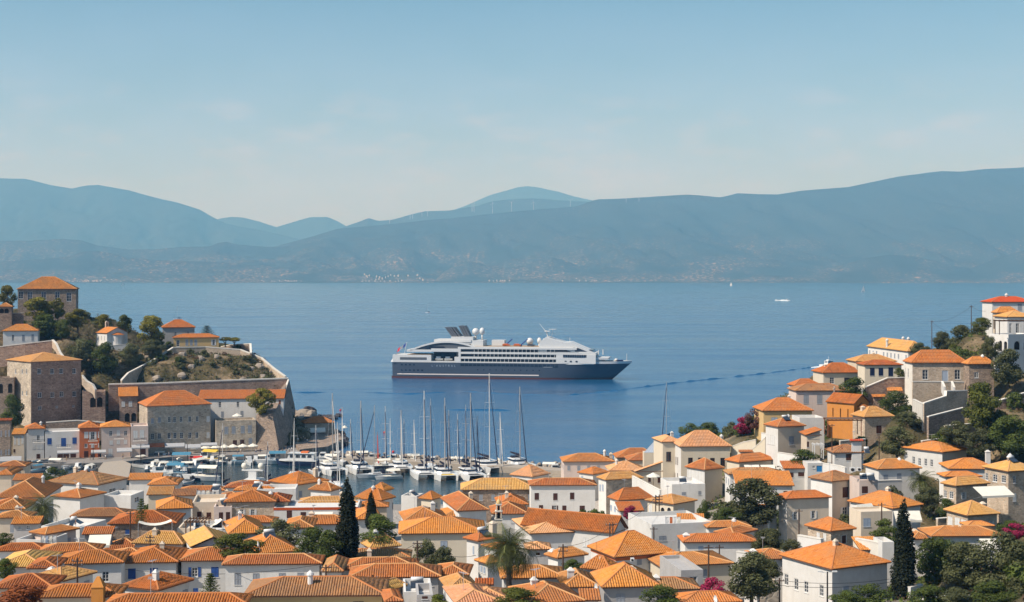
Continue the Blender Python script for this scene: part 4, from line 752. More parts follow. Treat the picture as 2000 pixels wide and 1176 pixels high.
def ground(x, y):
    i = min(max((y - ys[0]) / 3.0, 0), len(ys) - 1.001); j = min(max((x - xs[0]) / 3.0, 0), len(xs) - 1.001)
    a, b = int(i), int(j); u, v = i - a, j - b
    return float((GZ[a, b] * (1 - v) + GZ[a, b + 1] * v) * (1 - u) + (GZ[a + 1, b] * (1 - v) + GZ[a + 1, b + 1] * v) * u)
def ground_y(px, py, y0=120, y1=600):
    """first depth at which the sight line through a photo pixel meets the ground"""
    prev = None
    for k in range(400):
        Y = y0 + (y1 - y0) * k / 399; x, y, z = at(px, py, Y)
        if z <= ground(x, y): return Y
    return y1
m = bpy.data.materials.new('earth'); nt, b = nodes(m); n = nt.nodes; l = nt.links.new; MATS['earth'] = m
b.inputs['Roughness'].default_value = .95; b.inputs['Specular IOR Level'].default_value = .1
g = n.new('ShaderNodeNewGeometry'); n1 = n.new('ShaderNodeTexNoise'); n1.inputs['Scale'].default_value = .12; n1.inputs['Detail'].default_value = 9; n1.inputs['Roughness'].default_value = .65
n2 = n.new('ShaderNodeTexNoise'); n2.inputs['Scale'].default_value = .9; n2.inputs['Detail'].default_value = 8
l(g.outputs['Position'], n1.inputs['Vector']); l(g.outputs['Position'], n2.inputs['Vector'])
rp = n.new('ShaderNodeValToRGB'); e0, e1 = rp.color_ramp.elements; e0.position = .36; e0.color = (.045, .042, .02, 1); e1.position = .68; e1.color = (.26, .19, .12, 1)
e = rp.color_ramp.elements.new(.5); e.color = (.10, .08, .04, 1)
l(n1.outputs['Fac'], rp.inputs[0]); mx = n.new('ShaderNodeMixRGB'); mx.blend_type = 'OVERLAY'; mx.inputs[0].default_value = .6
l(rp.outputs[0], mx.inputs[1]); l(n2.outputs['Fac'], mx.inputs[2])
sp_ = n.new('ShaderNodeSeparateXYZ'); l(g.outputs['Position'], sp_.inputs[0])                     # lower town's paved lanes and yards, lightened to bounce light onto walls
pa = n.new('ShaderNodeMapRange'); pa.inputs[1].default_value = 22; pa.inputs[2].default_value = 60; pa.inputs[3].default_value = 1; pa.inputs[4].default_value = 0; l(sp_.outputs['X'], pa.inputs[0])
pb = n.new('ShaderNodeMapRange'); pb.inputs[1].default_value = 400; pb.inputs[2].default_value = 440; pb.inputs[3].default_value = 1; pb.inputs[4].default_value = 0; l(sp_.outputs['Y'], pb.inputs[0])
pm_ = n.new('ShaderNodeMath'); pm_.operation = 'MULTIPLY'; l(pa.outputs[0], pm_.inputs[0]); l(pb.outputs[0], pm_.inputs[1]); pv_ = n.new('ShaderNodeMixRGB'); pv_.inputs[2].default_value = (.40, .36, .31, 1); l(pm_.outputs[0], pv_.inputs[0]); l(mx.outputs[0], pv_.inputs[1]); l(pv_.outputs[0], b.inputs['Base Color'])
bp = n.new('ShaderNodeBump'); bp.inputs['Distance'].default_value = .6; l(n2.outputs['Fac'], bp.inputs['Height']); l(bp.outputs[0], b.inputs['Normal'])
nx, ny = len(xs), len(ys); keep = np.zeros(GX.shape, bool); keep[:] = LAND
pad = keep.copy(); pad[1:] |= keep[:-1]; pad[:-1] |= keep[1:]; pad[:, 1:] |= keep[:, :-1]; pad[:, :-1] |= keep[:, 1:]
idx = np.arange(ny * nx).reshape(ny, nx); Qs = np.stack([idx[:-1, :-1], idx[:-1, 1:], idx[1:, 1:], idx[1:, :-1]], -1)
ok = pad[:-1, :-1] & pad[:-1, 1:] & pad[1:, 1:] & pad[1:, :-1]
me = facemesh('terrain', np.stack([GX, GY, GZ], -1).reshape(-1, 3), Qs[ok], np.zeros(int(ok.sum())), 'earth'); me.polygons.foreach_set('use_smooth', [True] * len(me.polygons))
tag(inst('terrain', me), kind='structure')

# the sea: one sheet to beyond the far shore
m = bpy.data.materials.new('seawater'); nt, b = nodes(m); n = nt.nodes; l = nt.links.new; MATS['seawater'] = m
b.inputs['Base Color'].default_value = (.010, .085, .20, 1); b.inputs['IOR'].default_value = 1.33; b.inputs['Specular IOR Level'].default_value = .5
g = n.new('ShaderNodeNewGeometry'); mp = n.new('ShaderNodeMapping'); mp.inputs['Scale'].default_value = (.012, .05, 1); mp.inputs['Rotation'].default_value = (0, 0, R(6))
big = n.new('ShaderNodeTexNoise'); big.inputs['Scale'].default_value = .35; big.inputs['Detail'].default_value = 6; big.inputs['Roughness'].default_value = .6
l(g.outputs['Position'], mp.inputs[0]); l(mp.outputs[0], big.inputs['Vector'])
rr = n.new('ShaderNodeMapRange'); rr.inputs[1].default_value = .35; rr.inputs[2].default_value = .65; rr.inputs[3].default_value = .08; rr.inputs[4].default_value = .22
l(big.outputs['Fac'], rr.inputs[0]); l(rr.outputs[0], b.inputs['Roughness'])
ms = n.new('ShaderNodeMapRange'); ms.inputs[1].default_value = .35; ms.inputs[2].default_value = .62; ms.inputs[3].default_value = .28; ms.inputs[4].default_value = .62; l(big.outputs['Fac'], ms.inputs[0])
m2 = n.new('ShaderNodeMapping'); m2.inputs['Scale'].default_value = (.28, .55, 1); m2.inputs['Rotation'].default_value = (0, 0, R(-12)); l(g.outputs['Position'], m2.inputs[0])
w1 = n.new('ShaderNodeTexNoise'); w1.inputs['Scale'].default_value = 1.0; w1.inputs['Detail'].default_value = 4; w1.inputs['Roughness'].default_value = .6; l(m2.outputs[0], w1.inputs['Vector'])
m3 = n.new('ShaderNodeMapping'); m3.inputs['Scale'].default_value = (.035, .09, 1); m3.inputs['Rotation'].default_value = (0, 0, R(9)); l(g.outputs['Position'], m3.inputs[0])
w2 = n.new('ShaderNodeTexNoise'); w2.inputs['Scale'].default_value = 1.0; w2.inputs['Detail'].default_value = 3; l(m3.outputs[0], w2.inputs['Vector'])
b1 = n.new('ShaderNodeBump'); b1.inputs['Distance'].default_value = .55; l(ms.outputs[0], b1.inputs['Strength']); l(w1.outputs['Fac'], b1.inputs['Height'])
b2 = n.new('ShaderNodeBump'); b2.inputs['Distance'].default_value = 1.8; b2.inputs['Strength'].default_value = .28; l(w2.outputs['Fac'], b2.inputs['Height']); l(b1.outputs[0], b2.inputs['Normal']); l(b2.outputs[0], b.inputs['Normal'])
sea = MB()
for a, b_, c, d in ((-23500, -300, 23500, 1500), (-23500, 1500, 23500, 27000)): sea.poly([(a, b_, 0), (c, b_, 0), (c, d, 0), (a, d, 0)])
tag(sea.obj('sea', 'seawater'), kind='structure')

# the mainland across the strait: ridge after ridge, each a real slope from its foot to its crest
m = bpy.data.materials.new('maquis'); nt, b = nodes(m); n = nt.nodes; l = nt.links.new; MATS['maquis'] = m
b.inputs['Roughness'].default_value = 1; b.inputs['Specular IOR Level'].default_value = 0
g = n.new('ShaderNodeNewGeometry'); sp = n.new('ShaderNodeSeparateXYZ'); l(g.outputs['Position'], sp.inputs[0])
n1 = n.new('ShaderNodeTexNoise'); n1.inputs['Scale'].default_value = .0016; n1.inputs['Detail'].default_value = 8; n1.inputs['Roughness'].default_value = .6; l(g.outputs['Position'], n1.inputs['Vector'])
n2 = n.new('ShaderNodeTexNoise'); n2.inputs['Scale'].default_value = .034; n2.inputs['Detail'].default_value = 4; n2.inputs['Roughness'].default_value = .7; l(g.outputs['Position'], n2.inputs['Vector'])
ra = n.new('ShaderNodeValToRGB'); ra.color_ramp.elements[0].position = .42; ra.color_ramp.elements[1].position = .60; l(n1.outputs['Fac'], ra.inputs[0])
rb_ = n.new('ShaderNodeValToRGB'); rb_.color_ramp.elements[0].position = .52; rb_.color_ramp.elements[1].position = .66; l(n2.outputs['Fac'], rb_.inputs[0])
hz = n.new('ShaderNodeMapRange'); hz.inputs[1].default_value = 0; hz.inputs[2].default_value = 520; hz.inputs[3].default_value = 1.0; hz.inputs[4].default_value = .12; l(sp.outputs['Z'], hz.inputs[0])
mu = n.new('ShaderNodeMath'); mu.operation = 'MULTIPLY'; l(ra.outputs[0], mu.inputs[0]); l(rb_.outputs[0], mu.inputs[1])
mv = n.new('ShaderNodeMath'); mv.operation = 'MULTIPLY'; l(mu.outputs[0], mv.inputs[0]); l(hz.outputs[0], mv.inputs[1])
mx = n.new('ShaderNodeMixRGB'); mx.inputs[1].default_value = (.032, .038, .026, 1); mx.inputs[2].default_value = (.50, .34, .22, 1); l(mv.outputs[0], mx.inputs[0]); l(mx.outputs[0], b.inputs['Base Color'])
def ridge(name, crest, Yc, Yf, zf, seed, rough=60, taper=0.0):
    """crest: photo pixels of the skyline at depth Yc; the slope runs down to height zf at depth Yf"""
    x0, x1 = crest[0][0], crest[-1][0]; NX, NY = 260, 46; cxs = np.linspace(x0, x1, NX); cy_ = np.interp(cxs, [c[0] for c in crest], [c[1] for c in crest])
    V = np.zeros((NY + 1, NX, 3)); X = (cxs - 1000) / F * Yc; Z = H - (cy_ - YH) / F * Yc
    Z = Z + fbm(X / 420, X * 0, seed + 5, 4) * 10
    for k in range(NY):
        t = k / (NY - 1); Y = Yf + (Yc - Yf) * t; prof = .62 * t + .38 * t ** 2.2
        z = zf + (Z - zf) * prof; env = math.sin(math.pi * t) ** .7
        gul = 1 - np.abs(fbm(X / 900 + Y / 3000, np.full(NX, Y / 2600.), seed, 5)) * 2.2
        z = z + env * (gul - .55) * rough * np.clip((Z - zf) / 260, .1, 1.5) + env * fbm(X / 160, np.full(NX, Y / 160.), seed + 1, 4) * rough * .35
        V[k, :, 0] = X * (1 - .0 * t); V[k, :, 1] = Y; V[k, :, 2] = np.maximum(z, -2) if k else -2
    V[NY] = V[NY - 1]; V[NY, :, 1] += 1500; V[NY, :, 2] = -2
    idx = np.arange((NY + 1) * NX).reshape(NY + 1, NX); Q = np.stack([idx[:-1, :-1], idx[:-1, 1:], idx[1:, 1:], idx[1:, :-1]], -1).reshape(-1, 4)
    me = facemesh(name, V.reshape(-1, 3), Q, np.zeros(len(Q)), 'maquis'); me.polygons.foreach_set('use_smooth', [True] * len(me.polygons))
    return tag(inst(name, me), kind='structure')
ridge('hills', [(250, 552), (330, 545), (420, 520), (500, 492), (580, 470), (660, 446), (768, 437), (845, 429), (880, 426.5), (978, 416), (1055, 409), (1125, 404), (1167, 390), (1230, 386.5), (1300, 382), (1342, 379.5), (1408, 385), (1440, 377), (1517, 379), (1562, 372), (1660, 365.5), (1755, 344.5), (1839, 335), (1877, 336), (1930, 330), (2000, 326), (2150, 322), (2320, 350), (2500, 420)], 15500, 12050, 2, 11, 90)
ridge('hills', [(620, 470), (669, 444), (700, 434), (720, 426), (740, 431), (768, 428), (800, 420), (830, 413), (880, 411), (930, 402), (960, 393), (1000, 389), (1040, 387.5), (1090, 391), (1150, 394), (1230, 400)], 19500, 17200, 80, 21, 40)
ridge('mountain', [(860, 420), (905, 404), (930, 393), (955, 382), (985, 373), (1010, 366), (1030, 363.5), (1055, 367), (1090, 374), (1120, 383), (1160, 392), (1240, 405)], 26300, 24600, 200, 31, 40)
ridge('mountain', [(-500, 400), (-300, 352), (-100, 350), (0, 348), (50, 350), (95, 360), (140, 368.5), (165, 363), (190, 361), (250, 371), (310, 388), (350, 397), (390, 409), (412, 422), (440, 436), (520, 452), (640, 480), (760, 500)], 21000, 17000, 40, 41, 90)
ridge('mountain', [(360, 450), (430, 427), (452, 424), (475, 425), (505, 432), (540, 443), (575, 433), (605, 424.5), (638, 424), (660, 433), (690, 450)], 23500, 22500, 160, 51, 30)
ridge('hills', [(-300, 490), (-120, 474), (0, 470), (60, 470), (120, 466.5), (160, 470), (190, 480), (250, 488), (310, 487), (360, 482), (410, 481), (425, 475), (442, 473), (465, 478), (520, 482), (600, 480), (700, 500)], 14800, 13200, 60, 61, 60)
ridge('hills', [(-300, 530), (-100, 515), (0, 511), (60, 508), (95, 505), (135, 500), (160, 491), (185, 489), (215, 494), (250, 503), (320, 508), (420, 512), (520, 520), (640, 540), (700, 551)], 12900, 11950, 2, 71, 40)
ridge('hills', [(845, 551), (870, 528), (895, 516), (915, 511), (935, 513), (960, 522), (985, 524), (1020, 520), (1050, 510), (1078, 503), (1100, 507), (1130, 519), (1190, 518), (1230, 511), (1290, 508), (1330, 514), (1370, 524), (1420, 545)], 13000, 12300, 2, 81, 25)
ridge('hills', [(1380, 552), (1420, 541), (1460, 534), (1520, 530), (1580, 527), (1640, 518), (1690, 504), (1735, 498), (1780, 501), (1830, 512), (1870, 522), (1895, 525), (1920, 515), (1960, 500), (2000, 488), (2100, 470), (2250, 480)], 12500, 11700, 2, 91, 25)
sh = MB()                                              # low pale shore flat along the far coast
ring = [(-9000, 11900), (-2600, 11800), (-900, 11720), (1200, 11650), (2400, 11560), (3900, 11300), (9000, 11200)]
for i in range(len(ring) - 1):
    (xa, ya), (xb, yb) = ring[i], ring[i + 1]; sh.poly([(xa, ya, -1), (xb, yb, -1), (xb, yb + 60, 7), (xa, ya + 60, 7)]); sh.poly([(xa, ya + 60, 7), (xb, yb + 60, 7), (xb, yb + 900, 14), (xa, ya + 900, 14)])
tag(sh.obj('shore', 'maquis'), kind='structure')
# the houses of the far coastal villages, a speck each
vm = MB(); vr = random.Random(4)
for c0, c1, y0_, y1_, cnt in ((0, 330, 547, 551, 40), (440, 640, 548, 552, 34), (640, 880, 535, 550, 40), (900, 1000, 547, 551, 14), (1000, 1300, 543, 551, 36)):
    for k in range(cnt):
        px, py = min(max(vr.gauss((c0 + c1) / 2 + 30 * math.sin(c0), (c1 - c0) * .16), c0), c1), y1_ - (y1_ - y0_) * vr.random() ** 2; Y = 11950 + (552 - py) * 42; x, y, z = at(px, py, Y); s_ = vr.uniform(3, 6)
        vm.box(x - s_, y, z - 12, x + s_, y + 8, z + vr.uniform(3, 7))
tag(vm.obj('far_village', 'beige'), label='scattered white houses of the villages along the far shore', cat='far village', kind='stuff')

# the air over the strait
hm = bpy.data.materials.new('air'); hm.use_nodes = True; hn = hm.node_tree; hn.nodes.remove(hn.nodes['Principled BSDF'])
pv = hn.nodes.new('ShaderNodeVolumePrincipled'); pv.inputs['Color'].default_value = (.20, .55, 1.0, 1); pv.inputs['Absorption Color'].default_value = (1, 1, 1, 1); pv.inputs['Density'].default_value = 8.4e-5; pv.inputs['Anisotropy'].default_value = .0
hn.links.new(pv.outputs[0], hn.nodes['Material Output'].inputs['Volume']); MATS['air'] = hm
hb = MB(); hb.box(-24000, -400, -7.2, 24000, 27500, 1800); tag(hb.obj('haze', 'air'), kind='stuff')
# ------------------------------------------------------------------ the cruise ship: local x = 0 stern .. 139 bow, y = beam, z = height over the waterline
plain('hullgrey', (.058, .075, .105), .3, 0, .5); plain('shipwhite', (.62, .62, .60), .45, 0, .5); plain('bootred', (.10, .035, .03), .5); plain('shipglass', (.02, .03, .05), .15, 0, .7)
plain('deckteak', (.36, .25, .15), .8); plain('lifeorange', (.70, .16, .03), .5); plain('flagblue', (.02, .05, .22), .7); plain('flagred', (.50, .03, .04), .7)
plain('funnelgrey', (.10, .11, .125), .5); plain('stripe', (.72, .64, .58), .5)
SX, SYs = 775, 840.0
ship = empty('cruise_ship', (0, 0, 0), 0, 'large grey and white cruise ship anchored broadside beyond the harbour', 'cruise ship')
def xs_(px): return (px - 765) / 3.365
def zs_(py): return (740 - py) / 3.365
HB = [(-1, 7.4, 6.2, 0), (3, 8.6, 7.6, 0), (15, 9, 8.6, 0), (60, 9, 9, 0), (88, 9, 8.6, 0), (100, 9, 7.4, .4), (110, 8.7, 5.4, .8), (120, 7.6, 3.1, 1.3), (127, 6.2, 1.2, 1.8), (131, 5.0, .15, 2.2)]
def hb(x, z):
    """half breadth of the hull"""
    T = [h_[1] for h_ in HB] + [.15]; Wl = [h_[2] for h_ in HB] + [.1]; X = [h_[0] for h_ in HB] + [139]
    d = float(np.interp(x, X, T)); w = float(np.interp(x, X, Wl)); t = max(0, min(1, z / 9.5)); return w + (d - w) * t ** .8
def stem(z): return 127.6 + 11.4 * max(0, min(1.25, z / 9.6)) ** 1.0       # raked bow
def shell(name, z0, z1, xa, xb, mat, nx=44, nz=4, out=0.0, sheer=0.0, bulge=True):
    mb = MB(); zsn = [z0 + (z1 - z0) * k / nz for k in range(nz + 1)]
    for sgn in (-1, 1):
        rows = []
        for z in zsn:
            row = []
            for i in range(nx + 1):
                t = i / nx; x = xa + (min(xb, stem(z)) - xa) * t; zz = z + sheer * max(0, (x - 95) / 44) ** 2 * (z - z0) / (z1 - z0 + 1e-6)
                y = min(hb(x, z), max(.05, (stem(z) - x) * .62 + .05)) + out
                row.append((x, sgn * y, zz))
            rows.append(row)
        n0 = len(mb.v)
        for r_ in rows: mb.v += r_
        for a in range(nz):
            for i in range(nx):
                q = (n0 + a * (nx + 1) + i, n0 + a * (nx + 1) + i + 1, n0 + (a + 1) * (nx + 1) + i + 1, n0 + (a + 1) * (nx + 1) + i)
                mb.f.append(q if sgn < 0 else q[::-1]); mb.m.append(0)
        if sgn < 0: left = rows
    for a in range(nz):                                # transom
        y0, y1 = left[a][0][1], left[a + 1][0][1]; mb.poly([(xa, -y0, left[a][0][2]), (xa, y0, left[a][0][2]), (xa, y1, left[a + 1][0][2]), (xa, -y1, left[a + 1][0][2])])
    return mb.obj(name, mat, ship, True)
hull = shell('hull', 1.0, 9.3, -1.0, 139, 'hullgrey', sheer=.4)
shell('boot_top', -1.0, .98, -1.6, 139, 'bootred', nz=2, out=.02)
st = MB()
for sgn in (-1,):
    pts = [(2 + 84 * i / 30, -(hb(2 + 84 * i / 30, 1.9) + .06)) for i in range(31)]
    for i in range(30): st.poly([(pts[i][0], pts[i][1], 2.1), (pts[i + 1][0], pts[i + 1][1], 2.1), (pts[i + 1][0], pts[i + 1][1], 2.7), (pts[i][0], pts[i][1], 2.7)])
st.obj('stripe', 'stripe', hull)
dk = MB()
for i in range(40):
    xa, xb = 85 + 53 * i / 40, 85 + 53 * (i + 1) / 40; f_ = lambda x: min(hb(x, 9.2), max(.05, (stem(9.3) - x) * .62 + .05)); zz = lambda x: 9.1 + .4 * max(0, (x - 95) / 44) ** 2
    dk.poly([(xa, -f_(xa), zz(xa)), (xb, -f_(xb), zz(xb)), (xb, f_(xb), zz(xb)), (xa, f_(xa), zz(xa))])
dk.obj('foredeck', 'deckteak', ship)
# white stern quarter with its recess for the tenders, grey window slot, balcony decks
W_ = 8.7
sw = MB(); sw.box(-.4, -W_, 9.3, 22.6, W_, 13.6); sw.box(22.6, -2, 9.3, 39.5, W_, 17.4); sw.box(22.6, -W_, 9.3, 39.5, -2, 10.0); sw.box(22.6, -W_, 15.6, 39.5, -2, 17.4); sw.box(36.5, -W_, 10.0, 39.5, -2, 12.6)
sw.rings([[(-2.2, -6, 9.3), (-.4, -W_, 9.3), (-.4, W_, 9.3), (-2.2, 6, 9.3)], [(.2, -6, 13.6), (1.2, -W_, 13.6), (1.2, W_, 13.6), (.2, 6, 13.6)]])
sw.obj('stern_house', 'shipwhite', ship)
gw = MB(); gw.box(4, -W_ - .06, 10.7, 20, -W_ - .01, 12.2); gw.obj('window_band', 'funnelgrey', ship)
rc = MB(); rc.box(23, -2.4, 10.1, 36.4, -2.02, 15.5); rc.obj('recess', 'shipglass', ship)
for k, x in enumerate((24.5, 30)):
    t = MB(); t.rings([[(x + a * 4.6, -5.5 + s_ * 1.3 * b_, 10.1 + c_) for a, s_, c_ in ((0, -1, 1.4), (0, 0, 0), (0, 1, 1.4))] for b_ in (1,)] + [[(x + 4.6, -5.5 - 1, 11.6), (x + 4.6, -5.5, 10.5), (x + 4.6, -4.5, 11.6)]]); t.box(x + .6, -6.3, 11.4, x + 3.2, -4.7, 12.6); t.obj('tender', 'shipwhite', ship)
# four balcony decks amidships: dark glazing set back between white deck edges with dividers
fl = [(9.3, 39.5, 99), (11.2, 39.5, 112), (14.1, 39.5, 118), (17.0, 48, 95)]
core = MB(); core.box(39.5, -7.6, 9.0, 112, 7.6, 11.2); core.box(39.5, -7.6, 7.2, 96, 7.6, 9.0); core.box(39.5, -7.6, 11.2, 117, 7.6, 14.1); core.box(39.5, -7.6, 14.1, 117, 7.6, 17.2); core.obj('cabin_block', 'shipglass', ship)
for z, xa, xb in ((8.9, 39.5, 118), (11.75, 39.5, 126), (14.55, 39.5, 119), (17.35, 38.5, 108)):
    e_ = MB(); yb = 8.85; n_ = 24; P_ = []
    for i in range(n_ + 1):
        x = xa + (xb - xa) * i / n_; P_.append((x, min(yb, hb(x, 9.3) + .1 if x > 100 else yb)))
    for i in range(n_):
        (x0, y0), (x1, y1) = P_[i], P_[i + 1]
        for a, b in (((x0, -y0), (x1, -y1)), ((x1, y1), (x0, y0))): e_.poly([a + (z - .1,), b + (z - .1,), b + (z + 1.05,), a + (z + 1.05,)])
        e_.poly([(x0, -y0, z - .1), (x1, -y1, z - .1), (x1, y1, z - .1), (x0, y0, z - .1)]); e_.poly([(x0, -y0, z + 1.05), (x1, -y1, z + 1.05), (x1, y1, z + 1.05), (x0, y0, z + 1.05)])
    e_.poly([(xb, -P_[-1][1], z - .1), (xb, P_[-1][1], z - .1), (xb, P_[-1][1], z + 1.05), (xb, -P_[-1][1], z + 1.05)]); e_.obj('deck_edge', 'shipwhite', ship)
dv = MB()
for z0, z1, xa, xb in ((7.4, 8.8, 40, 94), (9.95, 11.65, 40, 110), (12.8, 14.45, 48, 117), (15.6, 17.25, 48, 96)):
    x = xa
    while x < xb: dv.box(x, -8.7, z0, x + .18, -7.55, z1); x += 2.35
dv.obj('balcony_dividers', 'shipwhite', ship, kind='stuff')
rl = MB(); rl.box(39.5, -8.9, 7.05, 94, -8.82, 7.35); rl.obj('rail', 'stripe', ship)
for (xa, xb, z0, z1) in ((38.9, 40.2, 7.0, 17.4),): q = MB(); q.box(xa, -8.9, z0, xb, 8.9, z1); q.obj('pillar', 'shipwhite', ship)
# aft arch with raked glazing
ar = MB(); gl = MB(); N = 22
arc = lambda t, s_=0: (10 + 40 * t, 15.2 + (6.6 - s_) * math.sin(math.pi * min(1, .06 + t * .80)) ** .9)
for i in range(N):
    a, b = arc(i / N), arc((i + 1) / N); a2, b2 = (a[0], a[1] - 1.0), (b[0], b[1] - 1.0)
    for y0, y1 in ((-8.6, -8.0), (8.0, 8.6)):
        ar.rings([[(a[0], y0, a2[1]), (a[0], y1, a2[1]), (a[0], y1, a[1]), (a[0], y0, a[1])], [(b[0], y0, b2[1]), (b[0], y1, b2[1]), (b[0], y1, b[1]), (b[0], y0, b[1])]])
    ar.poly([(a[0], -8, a[1] - .2), (b[0], -8, b[1] - .2), (b[0], 8, b[1] - .2), (a[0], 8, a[1] - .2)])
    if i > 2: gl.poly([(a[0], -7.9, 16.6), (b[0], -7.9, 16.6), (b[0], -7.9, max(16.6, b2[1])), (a[0], -7.9, max(16.6, a2[1]))])
ar.box(8, -8.6, 15.4, 39, 8.6, 16.7); ar.obj('aft_arch', 'shipwhite', ship); gl.obj('aft_glazing', 'funnelgrey', ship)
gm = MB(); gm.poly([(18, -7.96, 16.75), (32, -7.96, 16.75), (30, -7.96, 18.6), (22, -7.96, 18.6)]); gm.obj('lounge_window', 'shipglass', ship)
up = MB(); up.box(24, -7, 21.2, 46, 7, 22.6); up.box(34, -6.5, 20, 47, 6.5, 24.2); up.box(48, -7.5, 18.3, 100, 7.5, 18.7); up.box(46, -6.6, 18.6, 53, 6.6, 22.2); up.box(57.5, -3, 19, 65, 3, 22.3); up.box(86, -6.5, 18.5, 100, 6.5, 21.0); up.obj('upper_deck_house', 'shipwhite', ship)
tk = MB(); tk.box(8, -8.0, 13.65, 22, 8.0, 13.75); tk.box(48, -7.4, 18.72, 86, 7.4, 18.85); tk.box(88, -6, 21.0, 99, 6, 21.1); tk.obj('sun_deck', 'deckteak', ship)
fn = MB()
for x, n_ in ((34.2, 3), (38.6, 1), (41.2, 3)):
    for k in range(n_):
        xx = x + k * 1.35
        for y in (-2.2, 2.2): fn.rings([[(xx + dx, y + dy, 23.6) for dx, dy in ((0, -1.4), (1.2, -1.4), (1.2, 1.4), (0, 1.4))], [(xx - 4.6 + dx + (1.2 if x > 40 else 0), y + dy, 29.6 + (.9 if x > 40 else 0)) for dx, dy in ((0, -1.3), (1.1, -1.3), (1.1, 1.3), (0, 1.3))]])
fn.obj('funnel', 'funnelgrey', ship)
for (px, py, r_, sz) in ((925, 649, 2.1, 1), (938, 648, 1.6, 1.3), (1033, 667, 2.0, 1), (1051.5, 666, 1.25, 1.5), (1061, 666, .9, 1.6)):
    d_ = MB(); z = zs_(py); d_.ball((xs_(px), -.5, z), r_, 14, 9, sz); d_.tube((xs_(px), -.5, z - r_ * sz - 3), (xs_(px), -.5, z - r_ * sz * .8), .5); d_.obj('radome', 'shipwhite', ship, True)
bg = MB(); bx0 = xs_(1070)                              # bridge front, forward arch, observation decks
pr = [(86, 18.4), (86, 21.2), (90, 24.5), (95, 22.8), (101, 21.4), (104, 21.6), (112, 18.2), (119, 15.4), (117, 14.2), (86, 14.2)]
bg.rings([[(x, y, z) for x, z in pr] for y in (-7.9, 7.9)]); bo = bg.obj('forward_house', 'shipwhite', ship)
fg = MB(); fg.poly([(90, -7.97, 16.0), (105, -7.97, 16.0), (101, -7.97, 17.4), (96, -7.97, 18.2), (91, -7.97, 18.3)]); fg.poly([(107, -7.97, 16.2), (114, -7.97, 16.2), (109, -7.97, 18.2), (106, -7.97, 18.6)]); fg.obj('side_glazing', 'shipglass', bo)
bw = MB(); n_ = 14
for i in range(n_):
    t0, t1 = i / n_, (i + 1) / n_; xa, xb = 100 + 18.6 * t0, 100 + 18.6 * t1; y = lambda x: -8.9 + max(0, (x - 112) / 7) ** 2 * 2.5
    bw.poly([(xa + .06, y(xa) - .05, 12.85), (xb - .06, y(xb) - .05, 12.85), (xb - .06, y(xb) - .05, 14.4), (xa + .06, y(xa) - .05, 14.4)])
bw.poly([(119.1, -6.2, 12.9), (119.1, 6.2, 12.9), (119.1, 6.2, 14.3), (119.1, -6.2, 14.3)]); bw.obj('bridge_window', 'shipglass', ship)
br = MB(); br.box(96, -8.8, 11.5, 118.9, 8.8, 14.5); br.rings([[(118.9, -7, 9.5), (118.9, 7, 9.5), (118.9, 7, 12.6), (118.9, -7, 12.6)], [(127, -4, 9.4), (127, 4, 9.4), (122, 4.5, 11.3), (122, -4.5, 11.3)]]); br.box(96, -8.82, 9.3, 118.9, 8.82, 11.5); br.obj('bridge', 'shipwhite', ship)
pm = MB(); pm.box(0, 0, 0, 1.15, .14, .9); pmesh = pm.mesh('porthole', 'shipglass'); qm = MB(); qm.box(0, 0, 0, .6, .12, .6); qmesh = qm.mesh('porthole', 'shipglass')
for x in (101, 104, 107.3): inst('porthole', pmesh, ship, (x, -8.93, 10.1))
for z, k_ in ((7.4, 4), (4.2, 6)):
    for k in range(k_): x = 4.5 + k * 2.45; inst('porthole', pmesh, hull, (x, -hb(x, z) - .1, z))
for k in range(11): x = 50 + k * 3.6; inst('porthole', qmesh, hull, (x, -hb(x, 5) - .08, 5))
lb_ = MB(); lb_.box(39.8, -9.06, 7.4, 97, -8.95, 8.75); lb_.obj('lower_balcony', 'shipglass', hull)
ld = MB()
for k in range(24): ld.box(40 + k * 2.4, -9.12, 7.4, 40.22 + k * 2.4, -8.97, 8.75)
ld.obj('lower_dividers', 'hullgrey', hull, kind='stuff')
bl = shell('bulwark', 9.3, 10.35, 96, 139, 'shipwhite', nx=24, nz=1, sheer=.5)
ms_ = MB(); ms_.tube((91, 0, 22), (89, 0, 28), .55, .3); ms_.tube((89.2, 0, 27), (85.2, 0, 32), .22, .1); ms_.box(88.4, -2.6, 27.4, 91.4, 2.6, 27.7); ms_.tube((92, 0, 22), (93, 0, 29), .2, .1); ms_.box(90.8, -1.5, 28.6, 95, 1.5, 28.8); ms_.tube((103, 0, 20.8), (103, 0, 24), .12); ms_.tube((120, -3, 14), (120, -3, 17), .3); ms_.tube((122, 3, 14), (122, 3, 17), .3); ms_.obj('mast', 'shipwhite', ship)
bi = MB(); bi.ball((xs_(1202), 0, 11.2), 1.1, 10, 6, .8); bi.tube((136, 0, 10), (136, 0, 15), .14); bi.obj('capstan', 'shipwhite', ship)
bb = MB(); bb.rings([[(x, y, z) for y, z in ((-1.4, 11.3), (0, 10.3), (1.4, 11.3))] for x in (130, 134)]); bb.obj('covered_boat', 'flagblue', ship)
for x in (64.5, 71, 79): lb = MB(); lb.rings([[(x + a, -6.4 + y, 19.2 + z) for y, z in ((-1, .9), (-.6, 0), (.6, 0), (1, .9))] for a in (0, 4.2)]); lb.box(x + .5, -7, 20.0, x + 3.2, -5.8, 20.4); lb.obj('lifeboat', 'lifeorange' if x != 79 else 'funnelgrey', ship)
for x in (66, 75): cr_ = MB(); cr_.box(x - .6, -6, 18.8, x + .6, -5, 20.0); cr_.tube((x, -5.5, 19.6), (x + 4, -5.5, 23.1), .35); cr_.obj('crane', 'flagblue', ship)
fm = empty('stern_flag', (4.5, 0, 16.0)); fm.parent = ship
